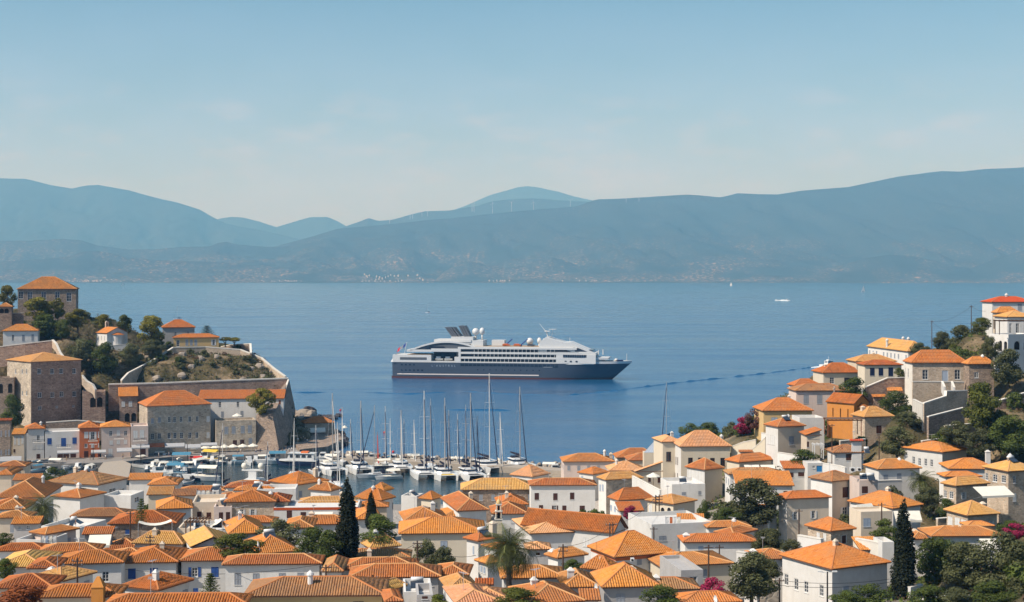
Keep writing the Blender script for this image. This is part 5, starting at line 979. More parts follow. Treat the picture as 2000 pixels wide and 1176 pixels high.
fp = MB(); fp.tube((0, 0, -3), (1.5, 0, 4.6), .12); fp.obj('flag_pole', 'shipwhite', fm)
for k, mt in enumerate(('flagblue', 'shipwhite', 'flagred')):
    fb = MB(); a = lambda t: (1.3 - t * 5.2, .4 * math.sin(t * 7), 4.2 - t * 3.6)
    t0, t1 = k / 3, (k + 1) / 3; A_, B_ = a(t0), a(t1); fb.rings([[A_, (A_[0] - .6, A_[1], A_[2] - 2.2)], [B_, (B_[0] - .6, B_[1], B_[2] - 2.2)]], closed=False, cap=False); fb.obj('flag_stripe', mt, fm)
tc_ = bpy.data.curves.new('hull_name', 'FONT'); tc_.body = "L'AUSTRAL"; tc_.size = 1.6; tc_.extrude = .03; tc_.space_character = 2.0
to_ = bpy.data.objects.new('hull_name', tc_); col.objects.link(to_); bpy.context.view_layer.update()
me_ = bpy.data.meshes.new_from_object(to_); bpy.data.objects.remove(to_); me_.materials.clear(); me_.materials.append(MATS['palebluepaint'])
nm = inst('hull_name', me_, hull, (23.0, -9.12, 6.9)); nm.rotation_euler = (R(90), 0, 0)
# set her at anchor, bow a little nearer than the stern
ship.location = ((SX - 1000) / F * 848, 848, 0); ship.rotation_euler = (0, 0, R(-9.0)); ship.scale = (1.0,) * 3
# ------------------------------------------------------------------ trees and plants (prototypes one unit high, shared meshes, scaled copies)
trg = np.random.default_rng(12)
def leaf_cloud(name, clumps, n, size, mat, flat=.5, seed=0, shell_=.55, up=.35):
    """small leaf faces spread through a set of clumps"""
    r = np.random.default_rng(seed); C = np.array(clumps, float); w = C[:, 3] ** 2 * (C[:, 4] if C.shape[1] > 4 else 1); k = r.choice(len(C), n, p=w / w.sum())
    d = r.normal(size=(n, 3)); d /= np.linalg.norm(d, axis=1)[:, None]; rad = shell_ + (1 - shell_) * r.random(n) ** .6
    P = C[k, :3] + d * (C[k, 3] * rad)[:, None] * np.array([1, 1, 1]) ; zs_f = C[k, 4] if C.shape[1] > 4 else np.ones(n)
    P[:, 2] = C[k, 2] + d[:, 2] * C[k, 3] * rad * zs_f
    nr = d + r.normal(size=(n, 3)) * flat; nr[:, 2] += up; nr /= np.linalg.norm(nr, axis=1)[:, None]
    t = np.cross(nr, r.normal(size=(n, 3))); t /= np.linalg.norm(t, axis=1)[:, None] + 1e-9; b = np.cross(nr, t)
    s = size * (.6 + .8 * r.random(n))[:, None]; V = np.stack([P - t * s, P - b * s * .55, P + t * s, P + b * s * .55], 1).reshape(-1, 3)
    tint = np.clip(.15 + .45 * r.random(n) + .25 * r.random(len(C))[k] + .1 * d[:, 2], 0, 1)
    return facemesh(name, V, np.arange(n * 4).reshape(n, 4), tint, mat)
def limb_mesh(name, forks, r0, lean=0, mat='trunk'):
    mb = MB(); mb.tube((0, 0, -.12), (lean, 0, .3), r0, r0 * .75, 7)
    for (x, y, z) in forks: mb.tube((lean, 0, .27), (x * .55, y * .55, .27 + (z - .27) * .6), r0 * .55, r0 * .35, 5); mb.tube((x * .55, y * .55, .27 + (z - .27) * .6), (x, y, z), r0 * .35, r0 * .12, 5)
    return mb.mesh(name, mat)
def clumpset(seed, n, rx, rz, zc, r0, r1, flatz=.8, top=False):
    r = random.Random(seed); out = []
    for i in range(n):
        a = r.uniform(0, 6.283); q = math.sqrt(r.random()); z = zc + rz * (r.uniform(-1, 1) if not top else (1 - q * q) * r.uniform(.4, 1) - .3)
        f_ = math.sqrt(max(.05, 1 - ((z - zc) / rz) ** 2)) if not top else 1
        out.append((rx * q * f_ * math.cos(a), rx * q * f_ * math.sin(a), z, r.uniform(r0, r1), flatz))
    return out
PROTO = {}
def proto(kind, variants):
    PROTO[kind] = variants
def mk(kind, i, n, rx, rz, zc, r0, r1, flatz, leaves, size, mat, trunk_r, top=False, shell_=.55, lean=0, up=.35):
    c = clumpset(hash(kind) % 1 + i * 17 + len(kind), n, rx, rz, zc, r0, r1, flatz, top); fk = random.Random(i).sample(c, min(6, len(c)))
    return (leaf_cloud(kind + '_crown', c, leaves, size, mat, seed=i + len(kind), shell_=shell_, up=up), limb_mesh(kind + '_trunk', [(x, y, z) for x, y, z, *_ in fk], trunk_r, lean))
proto('pine', [mk('pine', i, 30, .40, .36, .56, .12, .19, .7, 6500, .026, 'l_pine', .035, False, .62) for i in range(3)])
proto('umbrella', [mk('umbrella', i, 26, .40, .16, .78, .10, .16, .6, 4200, .024, 'l_pine', .030, False, .6) for i in range(2)])
proto('olive', [mk('olive', i, 30, .42, .40, .52, .13, .20, .9, 8200, .026, 'l_olive', .035, False, .55) for i in range(3)])
proto('green', [mk('green', i, 28, .38, .42, .50, .13, .20, .88, 6500, .026, 'l_green', .03, False, .62) for i in range(3)])
proto('lime', [mk('lime', i, 24, .40, .38, .54, .13, .19, .8, 5600, .026, 'l_lime', .03, False, .58) for i in range(2)])
proto('shrub', [mk('shrub', i, 13, .42, .26, .30, .16, .24, .8, 1300, .055, 'l_olive', .02, False, .5) for i in range(3)])
proto('greenshrub', [mk('greenshrub', i, 13, .42, .26, .30, .16, .24, .8, 1300, .055, 'l_green', .02, False, .5) for i in range(2)])
proto('limeshrub', [mk('limeshrub', i, 13, .42, .26, .30, .16, .24, .8, 1300, .055, 'l_lime', .02, False, .5) for i in range(2)])
proto('dryshrub', [mk('dryshrub', i, 12, .42, .24, .28, .15, .22, .8, 1000, .05, 'l_dry', .02, False, .4) for i in range(2)])
proto('vine', [mk('vine', i, 20, .42, .30, .36, .13, .20, .8, 3000, .036, 'l_vine', .02, False, .5) for i in range(1)])
proto('bougainvillea', [mk('bougainvillea', i, 18, .40, .34, .42, .13, .20, .8, 2600, .036, 'l_bougain', .02, False, .6) for i in range(2)])
proto('oleander', [mk('oleander', i, 18, .40, .34, .44, .13, .20, .9, 2600, .034, 'l_oleander', .02, False, .55) for i in range(1)])
def cyp(i):
    r = random.Random(40 + i); c = []
    for k in range(60):
        t = k / 59; z = .05 + .92 * t; rad = .105 * min(1, (z / .16) ** .7) * (1 - t ** 2.2) + .012; a = r.uniform(0, 6.283); q = rad * .45
        c.append((q * math.cos(a), q * math.sin(a), z, rad * .72, 2.2))
    mb = MB(); mb.tube((0, 0, -.1), (0, 0, .8), .014, .004, 6)
    return (leaf_cloud('cypress_crown', c, 9000, .017, 'l_cypress', seed=i, shell_=.7, up=.9), mb.mesh('cypress_trunk', 'trunk'))
proto('cypress', [cyp(0), cyp(1)])
def norfolk():
    V = MB(); c = []
    for k in range(11):
        z = .14 + .8 * k / 10; rr_ = .30 * (1 - k / 11.5) ** .9
        for a in range(7):
            an = a * .898 + k * .4
            for q in (.3, .6, .95): c.append((rr_ * q * math.cos(an), rr_ * q * math.sin(an), z + .03 * q, .035 + .02 * (1 - q), .5))
    mb = MB(); mb.tube((0, 0, -.1), (0, 0, .98), .018, .004, 6)
    return (leaf_cloud('conifer_crown', c, 3600, .016, 'l_green', seed=3, up=.6), mb.mesh('conifer_trunk', 'trunk'))
proto('conifer', [norfolk()])
TREES = []
def tree(label, px, py, hpx, wpx, Y=None, kind='green', cat='tree', group=None, var=None, name=None, base=None):
    """px, py: foot in photo pixels (or where the foot would be); hpx, wpx: height and crown width in pixels"""
    Y = Y or autoY(py - 60); x, y, z = at(px, py, Y); hm, wm = hpx * Y / F, wpx * Y / F
    vs_ = PROTO[kind]; cr_, tr_ = vs_[(len(TREES) if var is None else var) % len(vs_)]
    nat = max(cr_.vertices[i].co.x for i in range(0, len(cr_.vertices), 7)) - min(cr_.vertices[i].co.x for i in range(0, len(cr_.vertices), 7))
    nh = max(cr_.vertices[i].co.z for i in range(0, len(cr_.vertices), 7))
    nm_ = name or {'pine': 'pine_tree', 'umbrella': 'umbrella_tree', 'olive': 'olive_tree', 'green': 'leafy_tree', 'lime': 'leafy_tree', 'cypress': 'cypress_tree', 'conifer': 'conifer', 'bougainvillea': 'bougainvillea', 'oleander': 'oleander'}.get(kind, 'shrub')
    r_ = empty(nm_, (x, y, z), random.uniform(0, 6.28) if kind not in ('cypress',) else 0, label, cat, group)
    s_ = (wm / nat, wm / nat, hm / nh)
    inst('crown', cr_, r_, sc=s_); inst('trunk', tr_, r_, sc=s_); TREES.append(r_); return r_
# date palm fronds: a midrib with two rows of leaflets, three bends
def frond(droop, seed):
    r = np.random.default_rng(seed); V, Q, T = [], [], []; N = 15
    P = [np.array((0., 0, 0))]; ang = 0
    for k in range(N):
        a = R(62) * (1 - droop) - (k / N) ** 1.2 * R(70 + 70 * droop); P.append(P[-1] + np.array((math.cos(a), 0, math.sin(a))) / N)
    for k in range(1, N + 1):
        p = P[k - 1]; d = P[k] - P[k - 1]; L_ = .22 * math.sin(math.pi * (.12 + .85 * k / (N + 1))) + .05
        for sg in (-1, 1):
            for j in range(2):
                q = p + d * j * .5; tip = q + d * 1.8 + np.array((0, sg * L_, -.10 * L_ - .05)); n = len(V); wv = d * .24
                V += [q, q + wv, tip + wv * .25, tip]; Q.append((n, n + 1, n + 2, n + 3)); T.append(r.random() * .8 + .1)
        n = len(V); w_ = np.array((0, .012, 0)); V += [p - w_, p + w_, P[k] + w_ * .8, P[k] - w_ * .8]; Q.append((n, n + 1, n + 2, n + 3)); T.append(.9)
    return facemesh('frond', V, Q, T, 'l_palm')
FROND = [frond(q, i) for i, q in enumerate((.05, .3, .55, .8, 1.0))]
def palm(label, px, py_foot, py_heart, spread_px, Y, n=46, fan=False):
    x, y, z = at(px, py_foot, Y); zh = at(px, py_heart, Y)[2] - z; L_ = spread_px / 2 * Y / F * 1.5
    r_ = empty('date_palm' if not fan else 'fan_palm', (x, y, z), 0, label, 'palm tree'); mb = MB(); n_ = 9
    mb.rings([[(rr * math.cos(6.2832 * i / 9), rr * math.sin(6.2832 * i / 9), zz) for i in range(9)] for k in range(n_ * 2 + 1) for rr, zz in [((.30 + .05 * (k % 2)) * (1 if k < n_ * 2 - 3 else 1.5), -1 + (zh + 1) * k / (n_ * 2))]]); mb.obj('trunk', 'trunk', r_)
    for k in range(n):
        t = k / n; a = k * 2.39996; f_ = inst('frond', FROND[min(4, int(t * 5))], r_, (0, 0, zh), a, L_ * random.uniform(.88, 1.06)); f_.rotation_euler = (random.uniform(-.2, .2), random.uniform(-.1, .1) - (.5 if t < .15 else 0) * random.random(), a)
    return r_
def agave_mesh(seed):
    mb = MB(); r = random.Random(seed)
    for k in range(22):
        a = k * 2.4; el = r.uniform(.3, 1.3); d = Vector((math.cos(a) * math.cos(el), math.sin(a) * math.cos(el), math.sin(el))); s_ = Vector((-math.sin(a), math.cos(a), 0)) * .07; L_ = r.uniform(.5, .75)
        m0 = d * L_ * .55; mb.poly([(0, 0, .05), m0 - s_, d * L_ + Vector((0, 0, -.06)), m0 + s_])
    me = mb.mesh('agave', 'l_agave'); at_ = me.attributes.new('tint', 'FLOAT', 'FACE'); at_.data.foreach_set('value', [r.random() for _ in me.polygons]); return me
AGAVE = [agave_mesh(1), agave_mesh(2)]
# ------------------------------------------------------------------ planting, read off the photograph
plain('rockdark', (.055, .05, .055), .95); plain('rockpale', (.30, .25, .20), .95)
def rock_mesh(seed):
    r = np.random.default_rng(seed); mb = MB(); mb.ball((0, 0, 0), 1, 8, 5); V = np.array(mb.v); V *= (1 + .5 * (fbm(V[:, 0] * 1.3 + seed, V[:, 1] * 1.3 + V[:, 2] * .7, seed, 3)))[:, None]; mb.v = [tuple(v) for v in V]; return mb
ROCK = [(rock_mesh(i).mesh('rock', 'rockdark'), rock_mesh(i).mesh('rock', 'rockpale')) for i in range(3)]
T = tree
PG = 'pines on the headland'
T('umbrella pine in front of the arched mansion on the headland', 76, 632, 52, 62, 535, 'pine', group=PG)
T('pine at the left edge beside the arched mansion', 14, 606, 50, 38, 545, 'pine', group=PG)
T('slim pine against the right half of the arched mansion wall', 113, 628, 46, 30, 538, 'pine', group=PG)
T('pine on the slope between the arched mansion and the white chapel', 152, 645, 42, 50, 535, 'pine', group=PG)
T('small pine directly behind the chapel bell gable', 202, 645, 32, 36, 545, 'pine', group=PG)
T('pale young pine right behind the white chapel', 243, 656, 42, 32, 545, 'lime', group=PG)
T('largest dense pine crown right of the white chapel', 294, 678, 62, 70, 538, 'pine', group=PG)
T('low dark pine crown below the umbrella pine', 88, 655, 42, 56, 528, 'green', group=PG)
T('rounded dark tree beside the steps left of the chapel', 122, 660, 36, 34, 526, 'green')
T('small black green tree standing alone behind the ochre headland house', 404, 660, 24, 38, 560, 'conifer')
T('spreading green tree over the terrace at the headland tip, left one', 440, 676, 18, 34, 545, 'umbrella', group='flat topped terrace trees')
T('spreading green tree over the terrace at the headland tip, right one', 458, 676, 17, 30, 544, 'umbrella', group='flat topped terrace trees')
T('bright green pine standing on the white terrace under the retaining wall', 510, 816, 58, 56, 486, 'pine')
T('dark olive mass below the chapel, left one', 160, 720, 60, 56, 508, 'olive', group='dark olives under the chapel')
T('dark olive mass below the chapel, middle one', 205, 726, 58, 54, 508, 'green', group='dark olives under the chapel')
T('dark olive against the white chapel terrace', 255, 716, 48, 50, 515, 'olive', group='dark olives under the chapel')
T('dark olive under the largest headland pine', 298, 700, 38, 52, 524, 'olive', group='dark olives under the chapel')
T('dark tree under the four storey mansion, beside the loggia', 24, 832, 62, 48, 470, 'green')
T('bushy green tree by the moored boats at the left', 104, 955, 44, 56, 372, 'green')
palm('date palm with feathery crown at the lower left', 82, 1042, 996, 58, 245, 44)
T('little tiered conifer in front of the dark red roof', 276, 1028, 54, 32, 222, 'conifer')
T('spreading acacia over the orange roofs at lower left of centre', 466, 1096, 56, 92, 190, 'lime')
T('airy olive green tree behind the steep dark orange gable', 547, 1075, 64, 84, 206, 'olive')
T('round bright green tree left of the tall cypress', 612, 1098, 70, 74, 193, 'green')
T('second round green tree touching the foot of the tall cypress', 644, 1108, 72, 72, 187, 'green')
T('tall black green cypress in the middle of the town', 678, 1092, 160, 54, 188, 'cypress', var=0)
T('short pointed cypress right of the tall one', 725, 1032, 74, 26, 222, 'cypress', var=1)
T('leafy green tree at the foot of the short cypress', 741, 1066, 62, 80, 208, 'green')
T('olive tree in front of the big cream wall, taller left half', 832, 1120, 70, 52, 188, 'olive', group='olives before the cream wall')
T('olive tree in front of the big cream wall, lower right half', 866, 1122, 56, 54, 186, 'olive', group='olives before the cream wall')
palm('big date palm with drooping crown in the bottom centre', 994, 1165, 1076, 92, 160, 64)
T('round bright bush at the bottom edge right of the big date palm', 1010, 1200, 52, 96, 146, 'lime', cat='bush', name='bush')
T('small bright bush at the bottom edge left of the big date palm', 858, 1200, 40, 50, 147, 'lime', cat='bush', name='bush')
T('green shrubbery beside the pole below the pale pink roof', 1118, 1120, 28, 44, 178, 'green', cat='bush', name='bush')
T('big grey olive tree right of the arched white house', 1468, 1026, 92, 112, 248, 'olive')
T('clipped dark green tree left of the big grey olive', 1376, 1022, 46, 28, 250, 'green')
T('green garden tree under the big grey olive', 1418, 1030, 40, 56, 243, 'green')
T('large dark olive at the bottom beside the magenta flowers', 1468, 1168, 92, 104, 174, 'olive')
T('round clipped tree at the bottom edge beside the brown ribbed roof', 1290, 1186, 44, 82, 151, 'green')
T('magenta bougainvillea at the bottom of the town', 1392, 1170, 42, 58, 164, 'bougainvillea', cat='bougainvillea')
T('grey olive left of the L shaped white house', 1500, 1082, 50, 66, 205, 'olive')
T('olive hedge tree below the rubble cottage garden', 1545, 1092, 40, 56, 202, 'olive')
T('dark red bougainvillea beside the twin poles', 1232, 1014, 26, 40, 255, 'bougainvillea', cat='bougainvillea')
T('dark rounded carob above the blue door shed', 1570, 912, 34, 62, 305, 'green')
T('shoreline tree left of the ochre house, left of a pair', 1350, 858, 32, 46, 395, 'green', group='shore trees')
T('shoreline tree left of the ochre house, right of a pair', 1384, 860, 36, 48, 392, 'green', group='shore trees')
T('olive green shrub tree by the shore steps', 1432, 870, 38, 50, 375, 'olive')
T('crimson bougainvillea on the shore bank', 1452, 846, 32, 40, 368, 'bougainvillea', cat='bougainvillea')
T('reddish oleander touching the ochre house', 1472, 838, 40, 36, 362, 'oleander', cat='shrub')
T('dark green tree above the orange chapel', 1668, 782, 46, 60, 352, 'green')
T('fig tree right of the orange chapel', 1748, 815, 52, 74, 335, 'green')
T('grey olive under the stone cottage corner', 1772, 842, 40, 64, 318, 'olive')
T('dark scrubby tree between the stone cottage and the white villa', 1752, 890, 58, 66, 302, 'olive')
T('young yellow green tree by the navy shutters', 1756, 740, 22, 20, 370, 'lime')
T('grey thin tree beside the tall pole on the right skyline', 1840, 690, 44, 42, 408, 'olive')
T('broad dark olive on the right skyline, left of a pair', 1878, 688, 54, 52, 402, 'olive')
T('broad dark olive on the right skyline, right of a pair', 1914, 684, 56, 50, 400, 'olive')
T('low shrub tree behind the stone mansion roof', 1796, 700, 32, 44, 405, 'olive')
T('bright green shrub behind the stone mansion ridge', 1864, 702, 30, 36, 395, 'lime', cat='shrub', name='shrub')
T('bright green tree beside the slit arched pavilion', 1918, 648, 28, 40, 388, 'lime')
T('dark tree in front of the arcaded villa corner', 1934, 706, 50, 40, 345, 'olive')
T('dark bushy tree below the arcaded villa', 1968, 752, 72, 66, 336, 'olive')
T('pale green tree with forked bare trunk on the right terraces', 1920, 842, 98, 92, 298, 'lime')
palm('fan palm with shaggy skirt below the white villa', 1800, 992, 940, 48, 262, 36, True)
T('grey bushy tree at the foot of the fan palm', 1812, 1000, 52, 60, 258, 'olive')
T('tall black cypress in front of the right hand roofs', 1765, 1166, 192, 54, 186, 'cypress', var=1)
T('dark green garden tree left of the tall right hand cypress', 1728, 1058, 46, 58, 218, 'green')
T('leafy dark tree right of the tall right hand cypress, inner one', 1826, 1140, 92, 84, 190, 'green')
T('leafy dark tree right of the tall right hand cypress, outer one', 1880, 1146, 88, 84, 188, 'olive')
for lab, px, py, hh_, ww_, Y_, kd in (('low green tree at the bottom edge left of the dark cypress', 1700, 1186, 46, 80, 172, 'green'), ('dark bush at the bottom edge under the near white house front', 1655, 1190, 36, 66, 170, 'green'), ('green tree at the bottom edge right of the dark cypress', 1815, 1192, 50, 80, 170, 'green'), ('olive at the bottom edge below the path wall', 1868, 1194, 48, 76, 168, 'olive'), ('dark tree filling the bottom right corner edge', 1940, 1196, 62, 96, 168, 'green'), ('grey olive on the right edge under the pink flowers', 1992, 1128, 70, 70, 192, 'olive'), ('dark tree between the cypress and the ribbed roof with flecks', 1852, 1112, 58, 70, 196, 'green'), ('green tree on the right edge below the tall stone house', 1975, 1050, 34, 60, 226, 'green'), ('dark green tree under the dark retaining wall', 1945, 860, 60, 66, 300, 'green'), ('olive green tree beside the forked trunk tree', 1872, 868, 48, 60, 296, 'olive'), ('tree on the bank left of the near white house', 1500, 1140, 50, 60, 184, 'olive'), ('dark tree in the garden right of the fan palm', 1850, 1010, 36, 44, 244, 'green')): T(lab, px, py, hh_, ww_, Y_, kd)
T('huge grey olive in the bottom right corner', 1962, 1150, 118, 110, 186, 'olive')
T('pink bougainvillea at the right edge', 1984, 1052, 30, 44, 212, 'bougainvillea', cat='bougainvillea')
T('dark hedge tree on the right edge below the retaining wall', 1975, 888, 78, 80, 290, 'green')
T('dark hedge tree left of the retaining wall on the right slope', 1915, 892, 58, 66, 292, 'olive')
T('shadowed tree beside the white villa roof', 1850, 882, 48, 60, 300, 'green')
T('vine covered bush in the bottom left corner', 40, 1190, 48, 116, 146, 'vine', cat='bush', name='bush')
T('green bush at the left edge below the broken terrace', 8, 1066, 26, 40, 200, 'green', cat='bush', name='bush')
T('dark tree at the left edge beside the yellow roof', 10, 1128, 38, 44, 168, 'green')
T('small green conical tree before the blue shuttered house', 411, 1176, 56, 52, 150, 'conifer')
# shrubs on the slopes: alike in the photograph, one label per kind
def scatter(kind, group, label, polys, n, h0, h1, seed, cat='shrub'):
    r = random.Random(seed); got = 0; tries = 0
    while got < n and tries < n * 60:
        tries += 1; (xa, ya, xb, yb, Y0, Y1) = r.choice(polys); Y = r.uniform(Y0, Y1); x = (r.uniform(xa, xb) - 1000) / F * Y; z = ground(x, Y)
        v = YH + (H - z) * F / Y
        if not (ya < v < yb) or z < 1: continue
        if any((bb[0][0] + bb[2][0]) / 2 - 8 < x < (bb[0][0] + bb[2][0]) / 2 + 8 and abs((bb[0][1] + bb[2][1]) / 2 - Y) < 6 for bb in BASES): continue
        s_ = r.uniform(h0, h1); got += 1
        if kind == 'agave':
            q = inst('agave', AGAVE[got % 2], None, (x, Y, z - .05), r.uniform(0, 6), s_); tag(q, label, 'agave', group); SCAT.append(q)
        elif kind == 'rock': q = inst('rock', ROCK[got % 3][1], None, (x, Y, z), r.uniform(0, 6), (s_, s_ * .8, s_ * .7)); tag(q, label, 'rock', group); SCAT.append(q)
        else:
            vs_ = PROTO[kind]; c_, t_ = vs_[got % len(vs_)]; q = empty('shrub', (x, Y, z - .1), r.uniform(0, 6), label, cat, group); SCAT.append(q); w = s_ * r.uniform(1.0, 1.5)
            inst('foliage', c_, q, sc=(w, w, s_ * 1.25)); inst('stem', t_, q, sc=(w, w, s_))
HS = [(250, 690, 545, 752, 502, 535)]; HR = [(0, 600, 480, 780, 490, 585)]
SCAT = []
scatter('shrub', None, 'grey green scrub bush', HS, 22, 1.6, 3.0, 1)
scatter('dryshrub', None, 'rusty dry bush', HS, 8, 1.2, 2.2, 2)
scatter('agave', None, 'pale spiky agave', HS, 16, 2.0, 3.2, 3)
scatter('rock', None, 'pale rock outcrop', HS, 15, 1.0, 2.4, 33)
scatter('greenshrub', None, 'dark green shrub', HR, 24, 2.0, 3.6, 4)
scatter('shrub', None, 'grey shrub', HR, 14, 1.8, 3.2, 5)
RS = [(1560, 640, 2000, 900, 285, 425), (1300, 830, 1500, 920, 340, 410), (1480, 960, 2000, 1176, 160, 275)]
scatter('shrub', None, 'grey green shrub', RS, 36, 1.8, 3.4, 6)
scatter('greenshrub', None, 'dark green shrub', RS, 66, 2.0, 4.4, 7)
scatter('limeshrub', None, 'bright green shrub', RS, 12, 1.4, 2.6, 8)
scatter('dryshrub', None, 'brown dry bush', RS, 10, 1.2, 2.2, 9)
CS = [(20, 960, 1500, 1176, 145, 300)]
scatter('greenshrub', None, 'small green garden shrub', CS, 64, 2.2, 4.6, 10)
# low scrub that nobody could count, over the open slopes
def cover(name, label, box, n, mat, seed, thr, size):
    r = np.random.default_rng(seed); x = r.uniform(box[0], box[1], n); y = r.uniform(box[2], box[3], n); k = fbm(x / 7, y / 7, seed, 4) > thr; x, y = x[k], y[k]
    z = np.array([ground(a, b_) for a, b_ in zip(x, y)]); ok_ = z > 1.2; cx_ = np.array([[(q[0][0] + q[2][0]) / 2, (q[0][1] + q[2][1]) / 2, math.dist(q[0][:2], q[2][:2]) / 2] for q in BASES])
    ok_ &= (((x[:, None] - cx_[None, :, 0]) ** 2 + (y[:, None] - cx_[None, :, 1]) ** 2) > (cx_[None, :, 2] * .9) ** 2).all(1)
    x, y, z = x[ok_], y[ok_], z[ok_]; m = 7; P = np.repeat(np.stack([x, y, z], -1), m, 0) + r.normal(size=(len(x) * m, 3)) * np.array((.55, .55, .22)) + np.array((0, 0, .3)); N = len(P)
    nr = r.normal(size=(N, 3)) + np.array((0, -.3, .8)); nr /= np.linalg.norm(nr, axis=1)[:, None]; t = np.cross(nr, r.normal(size=(N, 3))); t /= np.linalg.norm(t, axis=1)[:, None]; b_ = np.cross(nr, t); s_ = size * (.5 + r.random(N))[:, None]
    V = np.stack([P - t * s_, P - b_ * s_ * .6, P + t * s_, P + b_ * s_ * .6], 1).reshape(-1, 3); me = facemesh(name, V, np.arange(N * 4).reshape(N, 4), np.clip(np.repeat(r.random(len(x)), m) * .6 + .4 * r.random(N), 0, 1), mat)
    tag(inst(name, me), label, 'ground cover', None, 'stuff')
cover('ground_cover', 'low grey scrub covering the open slopes of the headland', (-230, -72, 490, 600), 9000, 'l_olive', 31, -.05, .30)
cover('ground_cover', 'dry grass and thorn between the bushes of the headland', (-230, -72, 490, 600), 6000, 'l_dry', 32, .05, .26)
cover('ground_cover', 'low green scrub covering the right hillside between the houses', (40, 190, 160, 440), 17000, 'l_green', 33, -.08, .28)
cover('ground_cover', 'dry grass on the banks of the right hillside', (40, 190, 160, 440), 9000, 'l_dry', 34, .06, .24)

# ------------------------------------------------------------------ free-standing walls
def wallrun(label, pts, drop, mat='stone', t=.55, cop=.28, name='garden_wall', cat='wall', batter=0):
    P = [Vector(at(*p)) for p in pts]; base = P[0].copy(); r_ = empty(name, base, 0, label, cat); mb, cm = MB(), MB()
    for i in range(len(P) - 1):
        a, b = P[i] - base, P[i + 1] - base; d = Vector((b.x - a.x, b.y - a.y, 0)).normalized(); n_ = Vector((-d.y, d.x, 0)) * t / 2
        f_ = lambda q, s_, z: (q.x + n_.x * s_, q.y + n_.y * s_, q.z + z)
        mb.rings([[f_(a, -1 - batter, -drop), f_(a, 1, -drop), f_(a, 1, 0), f_(a, -1, 0)], [f_(b, -1 - batter, -drop), f_(b, 1, -drop), f_(b, 1, 0), f_(b, -1, 0)]])
        cm.rings([[f_(a, -1.25, .004), f_(a, 1.25, .004), f_(a, 1.25, cop), f_(a, -1.25, cop)], [f_(b, -1.25, .004), f_(b, 1.25, .004), f_(b, 1.25, cop), f_(b, -1.25, cop)]])
    mb.obj('wall', mat, r_); cm.obj('coping', 'coping', r_); return r_
wallrun('long high stone retaining wall with pale coping across the headland', [(212, 752, 494), (300, 750, 499), (440, 744.5, 507), (563, 740, 514)], 9, 'stonered', .9, .45, 'retaining_wall')
wallrun('sloping garden wall climbing round the headland slope', [(237, 744, 499), (250, 730, 504), (300, 704, 520), (338, 680, 532), (402, 678.5, 536), (470, 684, 537), (511, 700, 533), (533, 719, 526), (558, 737, 518)], 4.6, 'stone', .6, .4)
wallrun('dark terrace wall at the seaward tip of the headland', [(432, 678, 552), (452, 674, 549), (489, 672, 545), (490, 690, 532)], 4.5, 'stonedark', .6, .3)
wallrun('brown buttressed garden wall left above the four storey mansion', [(-10, 679, 500), (50, 672, 501), (102, 666, 503)], 7, 'stonered', .7, .3)
wallrun('curved pale coping wall descending beside the mansion roof', [(103, 665, 503), (110, 672, 500), (118, 690, 497), (130, 705, 494), (136, 716, 492)], 2.5, 'stone', .6, .3)
wallrun('white parapet wall below the chapel', [(176, 672, 536), (212, 676, 531), (253, 672, 533)], 5, 'white', .5, .15)
wallrun('grey ruined wall at the left edge among the pines', [(-10, 614, 525), (20, 612, 526), (46, 612, 527)], 4, 'stonedark', .6, .15)
wallrun('pale bent coping wall below the four storey mansion', [(161, 734, 486), (170, 745, 485), (182, 752, 484), (187, 762, 483)], 3.0, 'stone', .6, .3)
wallrun('stepped grey garden wall in front of the stone mansion', [(1803, 789, 317), (1846, 775, 322), (1847, 765, 322.5), (1888, 764, 328)], 9, 'stone', .5, .25)
wallrun('stone terrace wall with white coping below the stone mansion windows', [(1782, 746, 338), (1840, 746.5, 339), (1882, 747, 340)], 7, 'stone', .5, .22)
wallrun('left white stair cheek at the stone mansion door', [(1840, 745, 337), (1845, 756, 334)], 2.5, 'white', .4, .1)
wallrun('right white stair cheek at the stone mansion door', [(1859, 745, 337), (1864, 757, 334)], 2.5, 'white', .4, .1)
wallrun('lit garden wall end under the stone mansion with hanging creeper', [(1784, 780, 327), (1803, 789, 317)], 9, 'coping', .5, .1)
wallrun('lower dark sloping wall below the stepped garden wall', [(1812, 815, 309), (1882, 797, 316)], 5, 'stonedark', .5, .2)
wallrun('dark retaining wall at the right edge', [(1945, 785, 322), (1985, 772, 324), (2010, 766, 326)], 8, 'stonered', .6, .2)
wallrun('rubble retaining wall under the forked tree', [(1845, 832, 300), (1880, 829, 301), (1912, 827, 303)], 5, 'stone', .6, .12)
wallrun('reddish gabled garden wall left of the stone mansion', [(1690, 757, 352), (1733, 739, 354), (1766, 738, 355)], 5, 'stonered', .5, .2)
wallrun('cream stair wall climbing from the mansion to the corner house', [(1429, 873, 348), (1452, 864, 346), (1477, 859, 344)], 5, 'cream', .5, .2)
wallrun('second cream stair wall beside the corner house', [(1460, 886, 338), (1478, 872, 336), (1496, 855, 334)], 5, 'cream', .5, .2)
wallrun('white garden wall right of the blue door shed', [(1608, 905, 296), (1640, 910, 293), (1652, 914, 291)], 5, 'white', .4, .12)
wallrun('white low wall at the foot of the tall right hand cypress', [(1776, 1148, 184), (1800, 1142, 186)], 3, 'white', .4, .12)
wallrun('grey white path wall in the bottom right gardens', [(1800, 1172, 176), (1850, 1166, 178), (1892, 1164, 180)], 3, 'white', .5, .15)
wallrun('pale gutter wall between the brown door cottage and the big near roof', [(1672, 1052, 208), (1705, 1058, 205), (1728, 1064, 203)], 4, 'coping', .4, .15)
